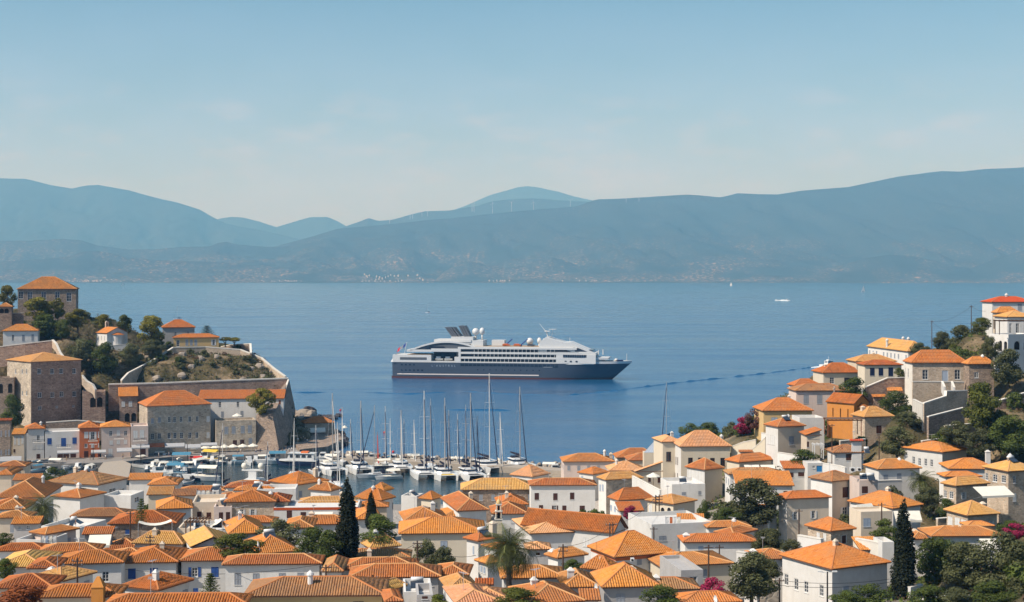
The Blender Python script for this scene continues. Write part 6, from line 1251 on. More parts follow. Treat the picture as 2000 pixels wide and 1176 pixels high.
wallrun('low brick wall beside the olive at the bottom', [(1455, 1140, 181), (1480, 1142, 180)], 4, 'white', .4, .12)
wallrun('white terrace parapet below the neoclassical mansion annex', [(1236, 930, 322), (1278, 952, 306), (1290, 958, 303)], 4, 'white', .4, .12)
wallrun('stone wall with dark gate between the quay houses and the big mansion', [(90, 826, 476), (150, 822, 478), (205, 826, 480)], 6, 'stonedark', .6, .3)
for lab, pts, dr, mt in (('white terrace wall under the corner house', [(1520, 884, 318), (1560, 890, 313), (1588, 894, 310)], 4, 'white'), ('white garden wall before the ochre house', [(1488, 846, 338), (1520, 852, 334)], 4, 'white'), ('stone terrace wall below the orange chapel', [(1640, 862, 311), (1690, 858, 313)], 4, 'stone'), ('white yard wall under the white villa', [(1700, 940, 281), (1760, 938, 283)], 4, 'white'), ('pale stone terrace wall under the awning house', [(1830, 1014, 236), (1880, 1010, 238)], 4, 'stone'), ('white garden wall beside the rubble cottage', [(1560, 1046, 219), (1606, 1054, 214)], 4, 'white'),
    ('rubble terrace wall on the bank above the white villa', [(1800, 862, 303), (1850, 856, 305)], 3.5, 'stone'), ('rubble terrace wall high on the right slope', [(1900, 730, 352), (1950, 724, 354)], 4, 'stone'), ('white parapet wall under the long ribbed roof', [(1440, 1078, 201), (1480, 1084, 199)], 4, 'white')): wallrun(lab, pts, dr, mt, .5, .16)
bs = MB(); Tt = [(500, 812, 485), (533, 814, 484.5), (564, 742, 513.5), (565, 742, 526)]; Bb_ = [(498, 884, 481), (546, 884, 479), (573, 850, 500), (577, 800, 526)]
for i in range(3): bs.poly([at(*Bb_[i]), at(*Bb_[i + 1]), at(*Tt[i + 1]), at(*Tt[i])])
bs.poly([at(*p) for p in Tt]); bw_ = bs.obj('bastion_wall', 'stonedark'); tag(bw_, 'battered stone bastion wall at the seaward end of the retaining wall', 'wall')  # dark stone puts the shade on this face into the colour
wallrun('white sloping parapet running down the bastion', [(563, 742, 513), (552, 775, 502), (541, 797, 493), (531, 815, 485)], 2.0, 'stone', .45, .16)
# ------------------------------------------------------------------ quays, mole, rocks
def sea_at(px, py, z=0.0): Y = (H - z) * F / (py - YH); return ((px - 1000) / F * Y, Y)
qf = [sea_at(px, py, 1.5) for px, py in ((-60, 912), (60, 907), (150, 905), (240, 902), (286, 896), (340, 892), (440, 889), (520, 887), (565, 886), (600, 880))]
m = bpy.data.materials.new('harbourwater'); nt, b = nodes(m); n = nt.nodes; l = nt.links.new; MATS['harbourwater'] = m
b.inputs['Base Color'].default_value = (.010, .034, .048, 1); b.inputs['IOR'].default_value = 1.33; b.inputs['Roughness'].default_value = .10  # base darkened to carry the dark reflections of the surroundings
g = n.new('ShaderNodeNewGeometry'); mp = n.new('ShaderNodeMapping'); mp.inputs['Scale'].default_value = (.5, .8, 1); w1 = n.new('ShaderNodeTexNoise'); w1.inputs['Scale'].default_value = 1.2; w1.inputs['Detail'].default_value = 4
l(g.outputs['Position'], mp.inputs[0]); l(mp.outputs[0], w1.inputs['Vector']); bp = n.new('ShaderNodeBump'); bp.inputs['Distance'].default_value = .16; bp.inputs['Strength'].default_value = .8; l(w1.outputs['Fac'], bp.inputs['Height']); l(bp.outputs[0], b.inputs['Normal'])
hw = MB(); hw.poly([sea_at(px, py) + (.004,) for px, py in ((-60, 1010), (1000, 1010), (1125, 925), (1118, 917), (880, 902), (650, 890), (600, 884), (560, 888), (-60, 914))]); tag(hw.obj('harbour_water', 'harbourwater'), kind='structure')
qb = MB(); qb.prism(qf + [(-62, 508), (-80, 500), (-130, 500), (-200, 480), (-200, 450)], -4, 1.5)
m_st = qb.obj('quay', 'concrete'); tag(m_st, kind='structure')
q2 = MB(); q2.prism([sea_at(px, py, 1.6) for px, py in ((192, 915), (202, 903), (240, 899), (256, 906), (252, 930), (232, 945), (212, 940))], -4, 1.6); tag(q2.obj('quay', 'molestone'), kind='structure')
q3 = MB(); q3.prism([sea_at(px, py, 1.4) for px, py in ((-60, 930), (180, 926), (215, 938), (300, 962), (480, 985), (700, 985), (900, 985), (960, 1003), (600, 1010), (200, 990), (-60, 960))], -4, 1.4); tag(q3.obj('quay', 'concrete'), kind='structure')
mo = MB(); mo.prism([sea_at(px, py, 1.8) for px, py in ((648, 894), (760, 899), (880, 906), (1000, 913), (1120, 922), (1120, 916), (1000, 907), (880, 900), (760, 893.5), (650, 889))], -4, 1.8); tag(mo.obj('mole', 'molestone'), kind='structure')
tp = MB(); tp.prism([sea_at(px, py, 2.5) for px, py in ((585, 878), (640, 872), (668, 858), (664, 846), (640, 838), (590, 846), (570, 858))], -3, 2.5); tag(tp.obj('quay', 'stonedark'), kind='structure')
rr = random.Random(8)
def rocks(n, px0, px1, py0, py1, z, s0, s1, pale, group, label):
    for k in range(n):
        px, py = rr.uniform(px0, px1), rr.uniform(py0, py1); x, y = sea_at(px, py, z); s_ = rr.uniform(s0, s1)
        q = inst('rock', ROCK[k % 3][1 if rr.random() < pale else 0], None, (x, y, z - .2), rr.uniform(0, 6), (s_, s_, s_ * .75)); tag(q, label, 'rock'); SCAT.append(q)
rocks(12, 612, 668, 812, 818, .3, .8, 2.2, 0, 'skerries off the bastion', 'black reef rock')
rocks(16, 572, 610, 802, 842, 2.5, 1.4, 3.4, .6, 'boulders under the bastion', 'heaped boulder')
rocks(9, 636, 670, 845, 868, .8, 1.6, 3.0, 0, 'rocks round the pavilion platform', 'dark shore rock')
rb2 = MB()
for k in range(260):
    t = rr.random(); px = 650 + 470 * t; py = 889 + 26 * t + rr.uniform(-4, 1); x, y = sea_at(px, py, 1); s_ = rr.uniform(.5, 1.2); n0 = len(rb2.v); rb2.ball((x, y, rr.uniform(.2, 1.9)), s_, 6, 4, .8)
tag(rb2.obj('rubble', 'rockpale'), 'pale rubble armour along the sea side of the mole', 'rubble', kind='stuff')

# ------------------------------------------------------------------ boats
plain('gelcoat', (.66, .66, .64), .3, 0, .5); plain('tarpblue', (.06, .20, .30), .7); plain('tarpred', (.55, .04, .03), .7); plain('mastgrey', (.46, .43, .40), .4, .1); plain('mastwhite', (.70, .68, .64), .4)
plain('sailcover', (.012, .014, .03), .8); plain('boatnavy', (.02, .035, .08), .4); plain('furl', (.02, .025, .06), .8); plain('furlwhite', (.62, .60, .56), .8); plain('wornwood', (.22, .10, .05), .7); plain('trampoline', (.04, .045, .05), .9); plain('tarpyellow', (.62, .42, .05), .7); plain('sailcloth', (.74, .72, .68), .8)
def hullmesh(mb, L_, B_, fb, draft=.35, flare=.25, y0=0.0, sheer=.25, mi=0, n=9, fine=2.0):
    rg = []
    for i in range(n):
        t = i / (n - 1); hb_ = B_ / 2 * (.82 + .18 * min(1, t / .35)) * max(.03, (1 - max(0, (t - .4) / .6) ** fine)); x = -L_ / 2 + L_ * t; z = fb * (1 + sheer * t ** 2); k = 1 - flare
        xs2 = x + (.06 * L_ * max(0, t - .7) / .3)
        rg.append([(xs2, y0 - hb_, z), (x, y0 - hb_ * k, 0.05), (x, y0, -draft), (x, y0 + hb_ * k, .05), (xs2, y0 + hb_, z)])
    mb.rings(rg, mi, closed=True)
def boat_small(cover, cabin=False, name='small_boat'):
    r_ = empty(name, (0, 0, 0)); mb = MB(); hullmesh(mb, 5.2, 1.9, .62); mb.obj('hull', 'gelcoat' if cover != 'navy' else 'boatnavy', r_)
    iv = MB(); iv.prism([(-2.3, -.62), (.6, -.7), (1.7, -.3), (1.7, .3), (.6, .7), (-2.3, .62)], .64, .7); iv.obj('cockpit', 'trampoline' if cover in ('none', 'navy') else {'blue': 'tarpblue', 'red': 'tarpred', 'white': 'canvas', 'yellow': 'tarpyellow'}[cover], r_)
    om = MB(); om.box(-2.95, -.2, .2, -2.6, .2, 1.15); om.obj('outboard_motor', 'trampoline', r_)
    if cabin:
        c_ = MB(); c_.rings([[(-.5, -.65, .7), (-.5, .65, .7), (-.5, .6, 1.75), (-.5, -.6, 1.75)], [(1.1, -.5, .7), (1.1, .5, .7), (.7, .45, 1.75), (.7, -.45, 1.75)]]); c_.obj('cabin', 'gelcoat', r_)
        for q_ in (-.67, .62): w = MB(); w.box(-.4, q_, 1.15, .7, q_ + .05, 1.55); w.obj('cabin_window', 'pane', r_)
    if cover in ('blue', 'red', 'white', 'yellow'):
        m = {'blue': 'tarpblue', 'red': 'tarpred', 'white': 'canvas', 'yellow': 'tarpyellow'}[cover]; b_ = MB()
        b_.rings([[(-2.1, -.8, 1.7), (-2.1, .8, 1.7), (-2.1, 0, 2.05)], [(.5, -.8, 1.7), (.5, .8, 1.7), (.5, 0, 2.05)]]); b_.obj('awning', m, r_)
        p_ = MB()
        for x in (-2, .4):
            for y in (-.75, .75): p_.tube((x, y, .6), (x, y, 1.75), .03, None, 4)
        p_.obj('awning_post', 'steel', r_)
    return r_
def rig(r_, mx, top, L_, mast='mastgrey', furl='furl', cover='sailcover', bow=None, deck=1.2, rad=.10):
    m = MB(); m.tube((mx, 0, deck), (mx - top * .012, 0, top), rad, rad * .75, 7); mo_ = m.obj('mast', mast, r_)
    s_ = MB()
    for f_ in (.45, .7): s_.tube((mx - top * .006, -top * .055, top * f_), (mx - top * .006, top * .055, top * f_), .04, None, 4)
    s_.obj('spreader', mast, mo_)
    bm = MB(); bl_ = top * .30; bm.tube((mx - .1, 0, deck + 1.3), (mx - bl_, 0, deck + 1.75), .09, .08, 6); bo = bm.obj('boom', mast, r_)
    cv = MB(); cv.rings([[(mx - .25, -.16, deck + 1.4), (mx - .25, .16, deck + 1.4), (mx - .25, .1, deck + 2.2), (mx - .25, -.1, deck + 2.2)], [(mx - bl_ + .2, -.12, deck + 1.75), (mx - bl_ + .2, .12, deck + 1.75), (mx - bl_ + .2, .08, deck + 2.15), (mx - bl_ + .2, -.08, deck + 2.15)]]); cv.obj('sail_cover', cover, bo)
    fs = MB(); fs.tube((bow, 0, deck + .3), (mx, 0, top * .9), .17, .09, 5); fs.obj('furled_jib', furl, r_)
    st_ = MB()
    for a, b in (((-L_ / 2, 0, deck), (mx, 0, top)), ((mx - .3, -L_ * .13, deck), (mx, -top * .055, top * .7)), ((mx - .3, L_ * .13, deck), (mx, top * .055, top * .7)), ((mx, -top * .055, top * .7), (mx, 0, top * .97)), ((mx, top * .055, top * .7), (mx, 0, top * .97))): st_.tube(a, b, .022, None, 3)
    st_.obj('rigging', 'steel', r_)
def boat_sail(top, L_=None, mast='mastgrey', furl='furl', cover='sailcover', hullc='gelcoat'):
    L_ = L_ or max(8.5, top * .70); B_ = L_ * .29; r_ = empty('sailing_yacht', (0, 0, 0)); mb = MB(); hullmesh(mb, L_, B_, L_ * .085, .5, .2); mb.obj('hull', hullc, r_); d = L_ * .087
    c_ = MB(); c_.rings([[(-L_ * .12, -B_ * .28, d), (-L_ * .12, B_ * .28, d), (-L_ * .12, B_ * .22, d + .5), (-L_ * .12, -B_ * .22, d + .5)], [(L_ * .26, -B_ * .18, d), (L_ * .26, B_ * .18, d), (L_ * .2, B_ * .12, d + .35), (L_ * .2, -B_ * .12, d + .35)]]); c_.obj('coachroof', 'gelcoat', r_)
    w = MB()
    for s_ in (-1, 1): w = MB(); w.poly([(-L_ * .1, s_ * B_ * .262, d + .15), (L_ * .12, s_ * B_ * .23, d + .15), (L_ * .12, s_ * B_ * .22, d + .33), (-L_ * .1, s_ * B_ * .245, d + .38)]); w.obj('cabin_window', 'pane', r_)
    k_ = MB(); k_.box(-L_ * .42, -B_ * .25, d + .02, -L_ * .14, B_ * .25, d + .1); k_.obj('cockpit', 'wornwood', r_)
    sh_ = MB(); sh_.rings([[(-L_ * .2, -B_ * .3, d), (-L_ * .2, B_ * .3, d), (-L_ * .2, B_ * .26, d + 1.2), (-L_ * .2, -B_ * .26, d + 1.2)], [(-L_ * .1, -B_ * .26, d + .4), (-L_ * .1, B_ * .26, d + .4), (-L_ * .13, B_ * .22, d + 1.1), (-L_ * .13, -B_ * .22, d + 1.1)]]); sh_.obj('sprayhood', cover, r_)
    rig(r_, L_ * .08, top, L_, mast, furl, cover, L_ * .5, d); return r_
def boat_cat(top, L_=13.0, mast='mastgrey', furl='furl', cover='sailcover', tarp=None):
    r_ = empty('catamaran', (0, 0, 0)); B_ = L_ * .54
    for s_ in (-1, 1): mb = MB(); hullmesh(mb, L_, L_ * .15, 1.55, .4, .1, s_ * B_ * .38, .12, fine=3.2); mb.obj('hull', 'gelcoat', r_)
    br_ = MB(); br_.prism([(-L_ * .44, -B_ * .38), (L_ * .18, -B_ * .38), (L_ * .18, B_ * .38), (-L_ * .44, B_ * .38)], .85, 1.6); br_.obj('bridge_deck', 'gelcoat', r_)
    tn = MB(); tn.prism([(L_ * .185, -B_ * .32), (L_ * .42, -B_ * .32), (L_ * .42, B_ * .32), (L_ * .185, B_ * .32)], 1.45, 1.5); tn.obj('trampoline', 'trampoline' if not tarp else tarp, r_)
    cb = MB(); cb.tube((L_ * .43, -B_ * .38, 1.5), (L_ * .43, B_ * .38, 1.5), .14); cb.obj('crossbeam', 'mastwhite', r_)
    ring = lambda z, a, b, w: [(a, -w, z), (b - .9, -w, z), (b, -w * .55, z), (b, w * .55, z), (b - .9, w, z), (a, w, z)]
    c_ = MB(); c_.rings([ring(1.61, -L_ * .24, L_ * .17, B_ * .36), ring(2.15, -L_ * .24, L_ * .14, B_ * .35)]); c_.rings([ring(2.75, -L_ * .34, L_ * .09, B_ * .33), ring(2.95, -L_ * .32, L_ * .05, B_ * .30)]); c_.obj('coachroof', 'gelcoat', r_)
    w = MB(); w.rings([ring(2.16, -L_ * .23, L_ * .135, B_ * .345), ring(2.74, -L_ * .22, L_ * .08, B_ * .32)]); w.obj('cabin_window', 'pane', r_)
    bm = MB(); bm.rings([[(-L_ * .30, -B_ * .2, 3.0), (-L_ * .30, B_ * .2, 3.0), (-L_ * .3, B_ * .2, 3.5), (-L_ * .3, -B_ * .2, 3.5)], [(-L_ * .18, -B_ * .2, 3.0), (-L_ * .18, B_ * .2, 3.0), (-L_ * .2, B_ * .2, 3.4), (-L_ * .2, -B_ * .2, 3.4)]]); bm.obj('helm_station', cover if cover != 'furlwhite' else 'canvas', r_)
    rig(r_, L_ * .06, top, L_, mast, furl, cover, L_ * .43, 2.3, .17); return r_
def put(o, px, py, rz, label, cat, group=None, sc=1.0):
    x, y = sea_at(px, py); o.location = (x, y, 0); o.rotation_euler = (0, 0, R(rz)); o.scale = (sc,) * 3; tag(o, label, cat, group); return o
def top_z(px, py_top, py_w): Y = H * F / (py_w - YH); return H - (py_top - YH) * Y / F
CG = 'catamarans moored stern to the mole'
for px, pyt, pyw, kind, rz, kw, lab in (
    (648, 775, 936, 'cat', -62, dict(furl='furlwhite', cover='furlwhite'), 'white catamaran moored furthest left, beside the blue hulled excursion boat'),
    (704, 790, 934, 'cat', -72, dict(), 'white catamaran second from the left with a dark slim mast'),
    (736, 799, 944, 'sail', -158, dict(), 'white monohull yacht lying across in front of the catamarans'),
    (783, 809, 932, 'cat', -80, dict(furl='furlwhite', cover='furlwhite'), 'white catamaran with white furled jib behind the cross lying yacht'),
    (828, 770, 944, 'cat', -78, dict(mast='mastwhite'), 'white catamaran with tall pale mast and navy furled jib'),
    (868, 784, 946, 'cat', -74, dict(tarp='tarpyellow'), 'white catamaran with a yellow cover on its foredeck'),
    (918, 775, 946, 'cat', -68, dict(), 'white catamaran with a blue board on its side, nearest the stone warehouse'),
    (954, 735, 930, 'cat', -64, dict(mast='mastwhite'), 'largest catamaran with the tallest white mast of the harbour'),
    (1014, 762, 926, 'cat', -66, dict(), 'catamaran with navy sail cover half hidden by the pink roof')):
    tz = top_z(px, pyt, pyw); o = boat_cat(tz, 15.5 if 'largest' in lab else 12.6, **kw) if kind == 'cat' else boat_sail(tz, 11.5, **kw)
    put(o, px, pyw - 12, rz, lab, 'catamaran' if kind == 'cat' else 'sailing yacht', CG if kind == 'cat' else None)
YG = 'monohull yachts in the harbour'
for px, pyt, pyw, rz, kw, lab in (
    (616, 830, 926, -70, dict(mast='mastwhite'), 'yacht behind the excursion boat with a pale mast left of the pavilion awning'),
    (658, 824, 952, -75, dict(mast='mastwhite', furl='furlwhite'), 'yacht hidden behind the waterfront roof with only its pale leaning mast showing'),
    (737, 843, 908, -80, dict(mast='wornwood', furl='tarpred'), 'small yacht with a varnished red brown mast'),
    (789, 818, 906, -85, dict(), 'yacht with a thin mast right behind the white furled jib'),
    (840, 778, 914, -80, dict(), 'yacht with a radar dome halfway up its dark mast'),
    (876, 800, 912, -82, dict(), 'yacht with a grey mast moored behind the yellow covered catamaran'),
    (909, 790, 913, -84, dict(), 'yacht with tall grey mast left of the bare black mast'),
    (931, 812, 924, -80, dict(mast='trampoline', furl='furl'), 'yacht with a bare black mast left of the tallest mast'),
    (437, 826, 962, -100, dict(mast='mastwhite'), 'yacht near the left roofs with a thick mast and cross spreaders'),
    (524, 862, 948, -95, dict(mast='mastwhite'), 'yacht behind the harbour roofs with a short pale mast by the radar domes'),
    (575, 816, 932, -85, dict(mast='mastwhite', furl='furlwhite'), 'yacht in front of the excursion boat with a leaning pale mast'),
    (1303, 745, 868, -110, dict(), 'yacht anchored alone behind the neoclassical mansion')):
    tz = top_z(px, pyt, pyw); put(boat_sail(tz, **kw), px, pyw, rz, lab, 'sailing yacht', YG)
# power boats and dinghies
PR = {k: boat_small(k) for k in ('none', 'blue', 'white', 'navy')}; PRC = {'none': boat_small('none', True), 'blue': boat_small('blue', True), 'white': boat_small('white', True)}
used = set(); SG = 'small motor boats and dinghies in the inner harbour'
LBL = {('none', 0): 'open white dinghy', ('blue', 0): 'white boat under a turquoise awning', ('white', 0): 'small boat under a cream awning', ('navy', 0): 'dark blue hulled dinghy',
       ('none', 1): 'white cuddy cabin boat', ('blue', 1): 'cabin boat with turquoise awning', ('white', 1): 'cabin boat with cream awning'}
spots = [(66, 912), (78, 914), (90, 913), (103, 915), (116, 914), (130, 916), (142, 914), (153, 917), (166, 915), (180, 918), (70, 922), (96, 924), (124, 925), (150, 925), (172, 924),
         (270, 905), (282, 903), (296, 906), (306, 909), (318, 902), (330, 905), (346, 902), (300, 914), (316, 915), (288, 919), (336, 913), (352, 910), (300, 924), (318, 926), (334, 922), (346, 930), (360, 925), (330, 935), (348, 940), (366, 946), (378, 936), (390, 932), (402, 938), (352, 918), (372, 918), (384, 914), (412, 930), (372, 953), (356, 953),
         (392, 903), (404, 905), (416, 903), (430, 906), (444, 905), (458, 904), (472, 905), (486, 907), (500, 904), (520, 903), (534, 905), (306, 896), (322, 897), (342, 897), (276, 913)]
sr = random.Random(21)
for i, (px, py) in enumerate(spots):
    k = sr.choice(['none', 'none', 'none', 'white', 'white', 'navy', 'none', 'white', 'navy', 'blue']); c_ = 1 if (k in PRC and sr.random() < .5) else 0; src = (PRC if c_ else PR)[k]
    o = src if (k, c_) not in used else copy_tree(src); used.add((k, c_)); put(o, px, py, sr.choice([-100, -85, -120, -60, 200, 10]) + sr.uniform(-18, 18), LBL[(k, c_)], 'boat', SG, sr.uniform(.85, 1.5)); SCAT.append(o)
for d_, i_ in ((PR, 0), (PRC, 1)):
    for k, o in d_.items():
        if (k, i_) not in used: put(o, 400 + 20 * i_, 915, -90, LBL[(k, i_)], 'boat', SG); SCAT.append(o)
for k, (px, py, kd, rz) in enumerate(((668, 905, 'y', -80), (684, 902, 'y', -76), (752, 908, 'y', -80), (762, 905, 'y', -84), (808, 908, 'y', -78), (893, 913, 'y', -80), (976, 917, 'y', -80), (632, 899, 's', 180), (640, 905, 's', 170), (660, 898, 's', 175), (700, 899, 's', 185), (728, 901, 's', 180), (742, 915, 's', 200), (770, 903, 's', 170), (800, 905, 's', 186), (846, 908, 's', 174), (884, 911, 's', 180), (925, 913, 's', 190), (1065, 922, 's', 170), (1085, 923, 's', 185), (760, 936, 's', 200))):
    if kd == 'y': yk = random.Random(k); o = boat_sail(yk.uniform(13, 19), yk.uniform(9.5, 12.5), 'mastwhite', yk.choice(['furl', 'furlwhite']), yk.choice(['sailcover', 'canvas', 'tarpblue']), yk.choice(['gelcoat', 'gelcoat', 'boatnavy'])); put(o, px, py, rz, 'moored yacht', 'sailing yacht'); SCAT.append(o)
    else: o = copy_tree(PRC['none'] if k % 2 else PR['white']); put(o, px, py, rz, 'white cuddy cabin boat' if k % 2 else 'small boat under a cream awning', 'boat', SG, 1.5); SCAT.append(o)
put(boat_small('red'), 374, 911, 190, 'small boat under a bright red tent in the inner harbour', 'boat', None, 1.6)
put(boat_small('blue'), 344, 911, 185, 'broad boat with a large blue tarpaulin beside the red tent', 'boat', None, 2.2)
put(boat_small('blue', True), 334, 930, 175, 'cabin boat with a light blue tarpaulin near the roofs', 'boat', None, 2.0)
put(boat_small('white'), 396, 938, 170, 'boat with a pointed cream canopy at the end of the dinghy row', 'boat', None, 2.2)
put(boat_small('yellow', True), 404, 902, 160, 'wooden caique with a yellow band by the quay', 'boat', None, 2.0)
put(boat_small('blue', True), 532, 906, 190, 'white boat with a small teal cover left of the excursion boat', 'boat', None, 2.0)
ex = empty('excursion_boat', (0, 0, 0)); mb = MB(); hullmesh(mb, 13, 4.2, 1.5, .6, .15); mb.obj('hull', 'boatnavy', ex)
q = MB(); q.prism([(-6.3, -2.0), (3.4, -2.0), (6.0, -.8), (6.0, .8), (3.4, 2.0), (-6.3, 2.0)], 1.5, 1.9); q.obj('gunwale', 'gelcoat', ex)
q = MB(); q.rings([[(-5.6, -1.8, 1.9), (-5.6, 1.8, 1.9), (-5.6, 1.7, 3.9), (-5.6, -1.7, 3.9)], [(3.2, -1.7, 1.9), (3.2, 1.7, 1.9), (2.4, 1.6, 3.9), (2.4, -1.6, 3.9)]]); q.obj('cabin', 'gelcoat', ex)
q = MB(); q.box(-5.9, -2.0, 3.92, 2.9, 2.0, 4.05); q.obj('cabin_roof', 'gelcoat', ex)
for k in range(4):
    x = -4.9 + k * 1.9
    for s_ in (-1, 1): q = MB(); q.poly([(x, s_ * 1.80, 2.7), (x + 1.4, s_ * 1.80, 2.7), (x + 1.2, s_ * 1.76, 3.6), (x + .1, s_ * 1.76, 3.6)]); q.obj('cabin_window', 'pane', ex)
q = MB(); q.box(-3.5, -1, 4.06, -1.2, 1, 4.5); q.obj('life_raft', 'lifeorange', ex)
put(ex, 582, 909, 172, 'dark blue excursion boat with long white cabin at the end of the quay', 'tour boat')
# upper works of a motor yacht behind the waterfront roofs
my = empty('motor_yacht', (0, 0, 0)); mb = MB(); hullmesh(mb, 22, 5.4, 2.0, .8, .15); mb.obj('hull', 'gelcoat', my)
q = MB(); q.rings([[(-8, -2.4, 2), (-8, 2.4, 2), (-8, 2.2, 4.6), (-8, -2.2, 4.6)], [(5, -2, 2), (5, 2, 2), (2.5, 1.6, 4.6), (2.5, -1.6, 4.6)]]); q.box(-6.5, -2, 4.61, 0, 2, 5.0); q.obj('deckhouse', 'gelcoat', my)
q = MB(); q.box(-3.6, -1.1, 5.0, -2.6, 1.1, 7.2); q.box(-3.7, -2.9, 7.2, -2.5, 2.9, 7.6); q.tube((-3.1, 0, 7.6), (-3.1, 0, 9.6), .06); q.obj('radar_arch', 'gelcoat', my)
for s_ in (-1, 1): q = MB(); q.ball((-3.1, s_ * 2.3, 8.5), .85, 12, 8); q.obj('radar_dome', 'canvas', my, True)
q = MB(); q.poly([(-7.9, -2.38, 3.0), (3.6, -2.05, 3.0), (3, -1.95, 4.0), (-7.9, -2.28, 4.0)]); q.obj('saloon_window', 'pane', my)
put(my, 500, 968, 84, 'white motor yacht with twin radar domes rising behind the waterfront roofs', 'motor yacht')
# craft out on the water
def sail_out(px, py, mast_px, rz, label, sails=True):
    Y = H * F / (py - YH); t = mast_px * Y / F; o = boat_sail(t, t * .62)
    if sails:
        s_ = MB(); s_.rings([[(t * .045, 0, t * .12), (t * .045, .05, t * .12)], [(t * .04, 0, t * .98), (t * .04, .05, t * .98)], [(-t * .26, .5, t * .14), (-t * .26, .55, t * .14)]], closed=False, cap=False); s_.poly([(t * .045, 0, t * .1), (t * .04, 0, t * .98), (-t * .27, .6, t * .13)]); s_.poly([(t * .06, 0, t * .9), (t * .29, 0, t * .1), (t * .03, .5, t * .12)]); s_.obj('sail', 'sailcloth', o)
    put(o, px, py, rz, label, 'sailing yacht'); return o
sail_out(1686, 570.5, 14, 20, 'white sailing yacht under full sail far out on the right')
sail_out(1428, 558.5, 8, 160, 'tiny sail near the far shore right of centre')
sail_out(240, 559, 9, 30, 'tiny sail near the far shore at the left')
sail_out(347.5, 624, 27, 200, 'bare masted yacht drifting beyond the headland ridge', False)
sail_out(836, 611.5, 17, 170, 'dark small yacht far out above the cruise ship funnels', False)
def launch(L_):
    r_ = empty('launch', (0, 0, 0)); mb = MB(); hullmesh(mb, L_, L_ * .3, L_ * .12, .4, .2); mb.obj('hull', 'gelcoat', r_); d = L_ * .12
    q = MB(); q.rings([[(-L_ * .2, -L_ * .11, d), (-L_ * .2, L_ * .11, d), (-L_ * .2, L_ * .1, d + L_ * .15), (-L_ * .2, -L_ * .1, d + L_ * .15)], [(L_ * .2, -L_ * .09, d), (L_ * .2, L_ * .09, d), (L_ * .13, L_ * .08, d + L_ * .15), (L_ * .13, -L_ * .08, d + L_ * .15)]]); q.obj('cabin', 'gelcoat', r_)
    w = MB(); w.box(-L_ * .15, -L_ * .112, d + L_ * .07, L_ * .1, L_ * .112, d + L_ * .125); w.obj('cabin_window', 'pane', r_); w = MB(); w.box(-L_ * .202, -L_ * .07, d + L_ * .07, -L_ * .19, L_ * .07, d + L_ * .125); w.obj('cabin_window', 'pane', r_)
    m = MB(); m.box(-L_ * .12, -L_ * .07, d + L_ * .155, 0, L_ * .07, d + L_ * .2); m.tube((-L_ * .05, 0, d + L_ * .2), (-L_ * .06, 0, d + L_ * .36), .07); m.tube((-L_ * .055, -.6, d + L_ * .28), (-L_ * .055, .6, d + L_ * .28), .05); m.obj('mast', 'mastwhite', r_); return r_
put(launch(15), 1620, 716.5, 32, 'white launch speeding off behind the orange roofs on the right', 'motor boat')
put(launch(12), 1538, 587, 10, 'far white speedboat throwing spray on the right', 'speedboat')
m = bpy.data.materials.new('foam'); nt, b = nodes(m); n = nt.nodes; l = nt.links.new; MATS['foam'] = m; b.inputs['Roughness'].default_value = .9
g = n.new('ShaderNodeNewGeometry'); no = n.new('ShaderNodeTexNoise'); no.inputs['Scale'].default_value = .5; no.inputs['Detail'].default_value = 6; l(g.outputs['Position'], no.inputs['Vector'])
rp = n.new('ShaderNodeValToRGB'); rp.color_ramp.elements[0].position = .3; rp.color_ramp.elements[0].color = (.25, .40, .50, 1); rp.color_ramp.elements[1].position = .5; rp.color_ramp.elements[1].color = (.75, .78, .78, 1); l(no.outputs['Fac'], rp.inputs[0]); l(rp.outputs[0], b.inputs['Base Color'])
def swell(name, pts, w0, w1, hgt, mat, seed=0):
    """a real ridge of water: crest line with two flanks"""
    P = [Vector(sea_at(*p) + (0,)) for p in pts]; Q = []
    for i in range(len(P) - 1):
        n_ = max(2, int((P[i + 1] - P[i]).length / 4)); Q += [P[i].lerp(P[i + 1], k / n_) for k in range(n_)]
    Q.append(P[-1]); r = random.Random(seed); mb = MB(); rg = []
    for i, p in enumerate(Q):
        d = (Q[min(i + 1, len(Q) - 1)] - Q[max(0, i - 1)]).normalized(); nn = Vector((-d.y, d.x, 0)); t = i / (len(Q) - 1); w = (w0 + (w1 - w0) * t) * r.uniform(.6, 1.3); h_ = hgt * r.uniform(.3, 1.2) * (1 if math.sin(i * .55 + seed) > -.6 else .45)
        if i in (0, len(Q) - 1): w, h_ = .1, .01
        rg.append([tuple(p + nn * w + Vector((0, 0, -.02))), tuple(p + nn * w * .35 + Vector((0, 0, h_ * .8))), tuple(p + Vector((0, 0, h_))), tuple(p - nn * w + Vector((0, 0, -.02)))])
    mb.rings(rg, closed=False, cap=False); return mb.obj(name, mat, None, True)
tag(swell('wake', [(1110, 772), (1180, 766), (1250, 757), (1330, 747), (1420, 738), (1500, 729), (1585, 718)], 1.1, 1.0, .75, 'seawater', 3), kind='structure')
tag(swell('wake', [(700, 766), (800, 770), (900, 764), (1000, 770), (1090, 772)], .9, 1.2, .4, 'seawater', 4), kind='structure')
tag(swell('wake', [(565, 766), (600, 767), (640, 766)], 1.0, 1.0, .5, 'seawater', 5), kind='structure')
tag(swell('wake', [(860, 800), (910, 801), (960, 801), (1000, 802)], 1.4, 1.2, .5, 'seawater', 6), kind='structure')
tag(swell('spray', [(1580, 718.5), (1596, 717), (1612, 716.8), (1628, 716)], 1.2, 4.5, .8, 'foam', 7), kind='stuff')
tag(swell('spray', [(1514, 586.6), (1524, 587), (1538, 587.5)], 4, 12, 2.2, 'foam', 8), kind='stuff')
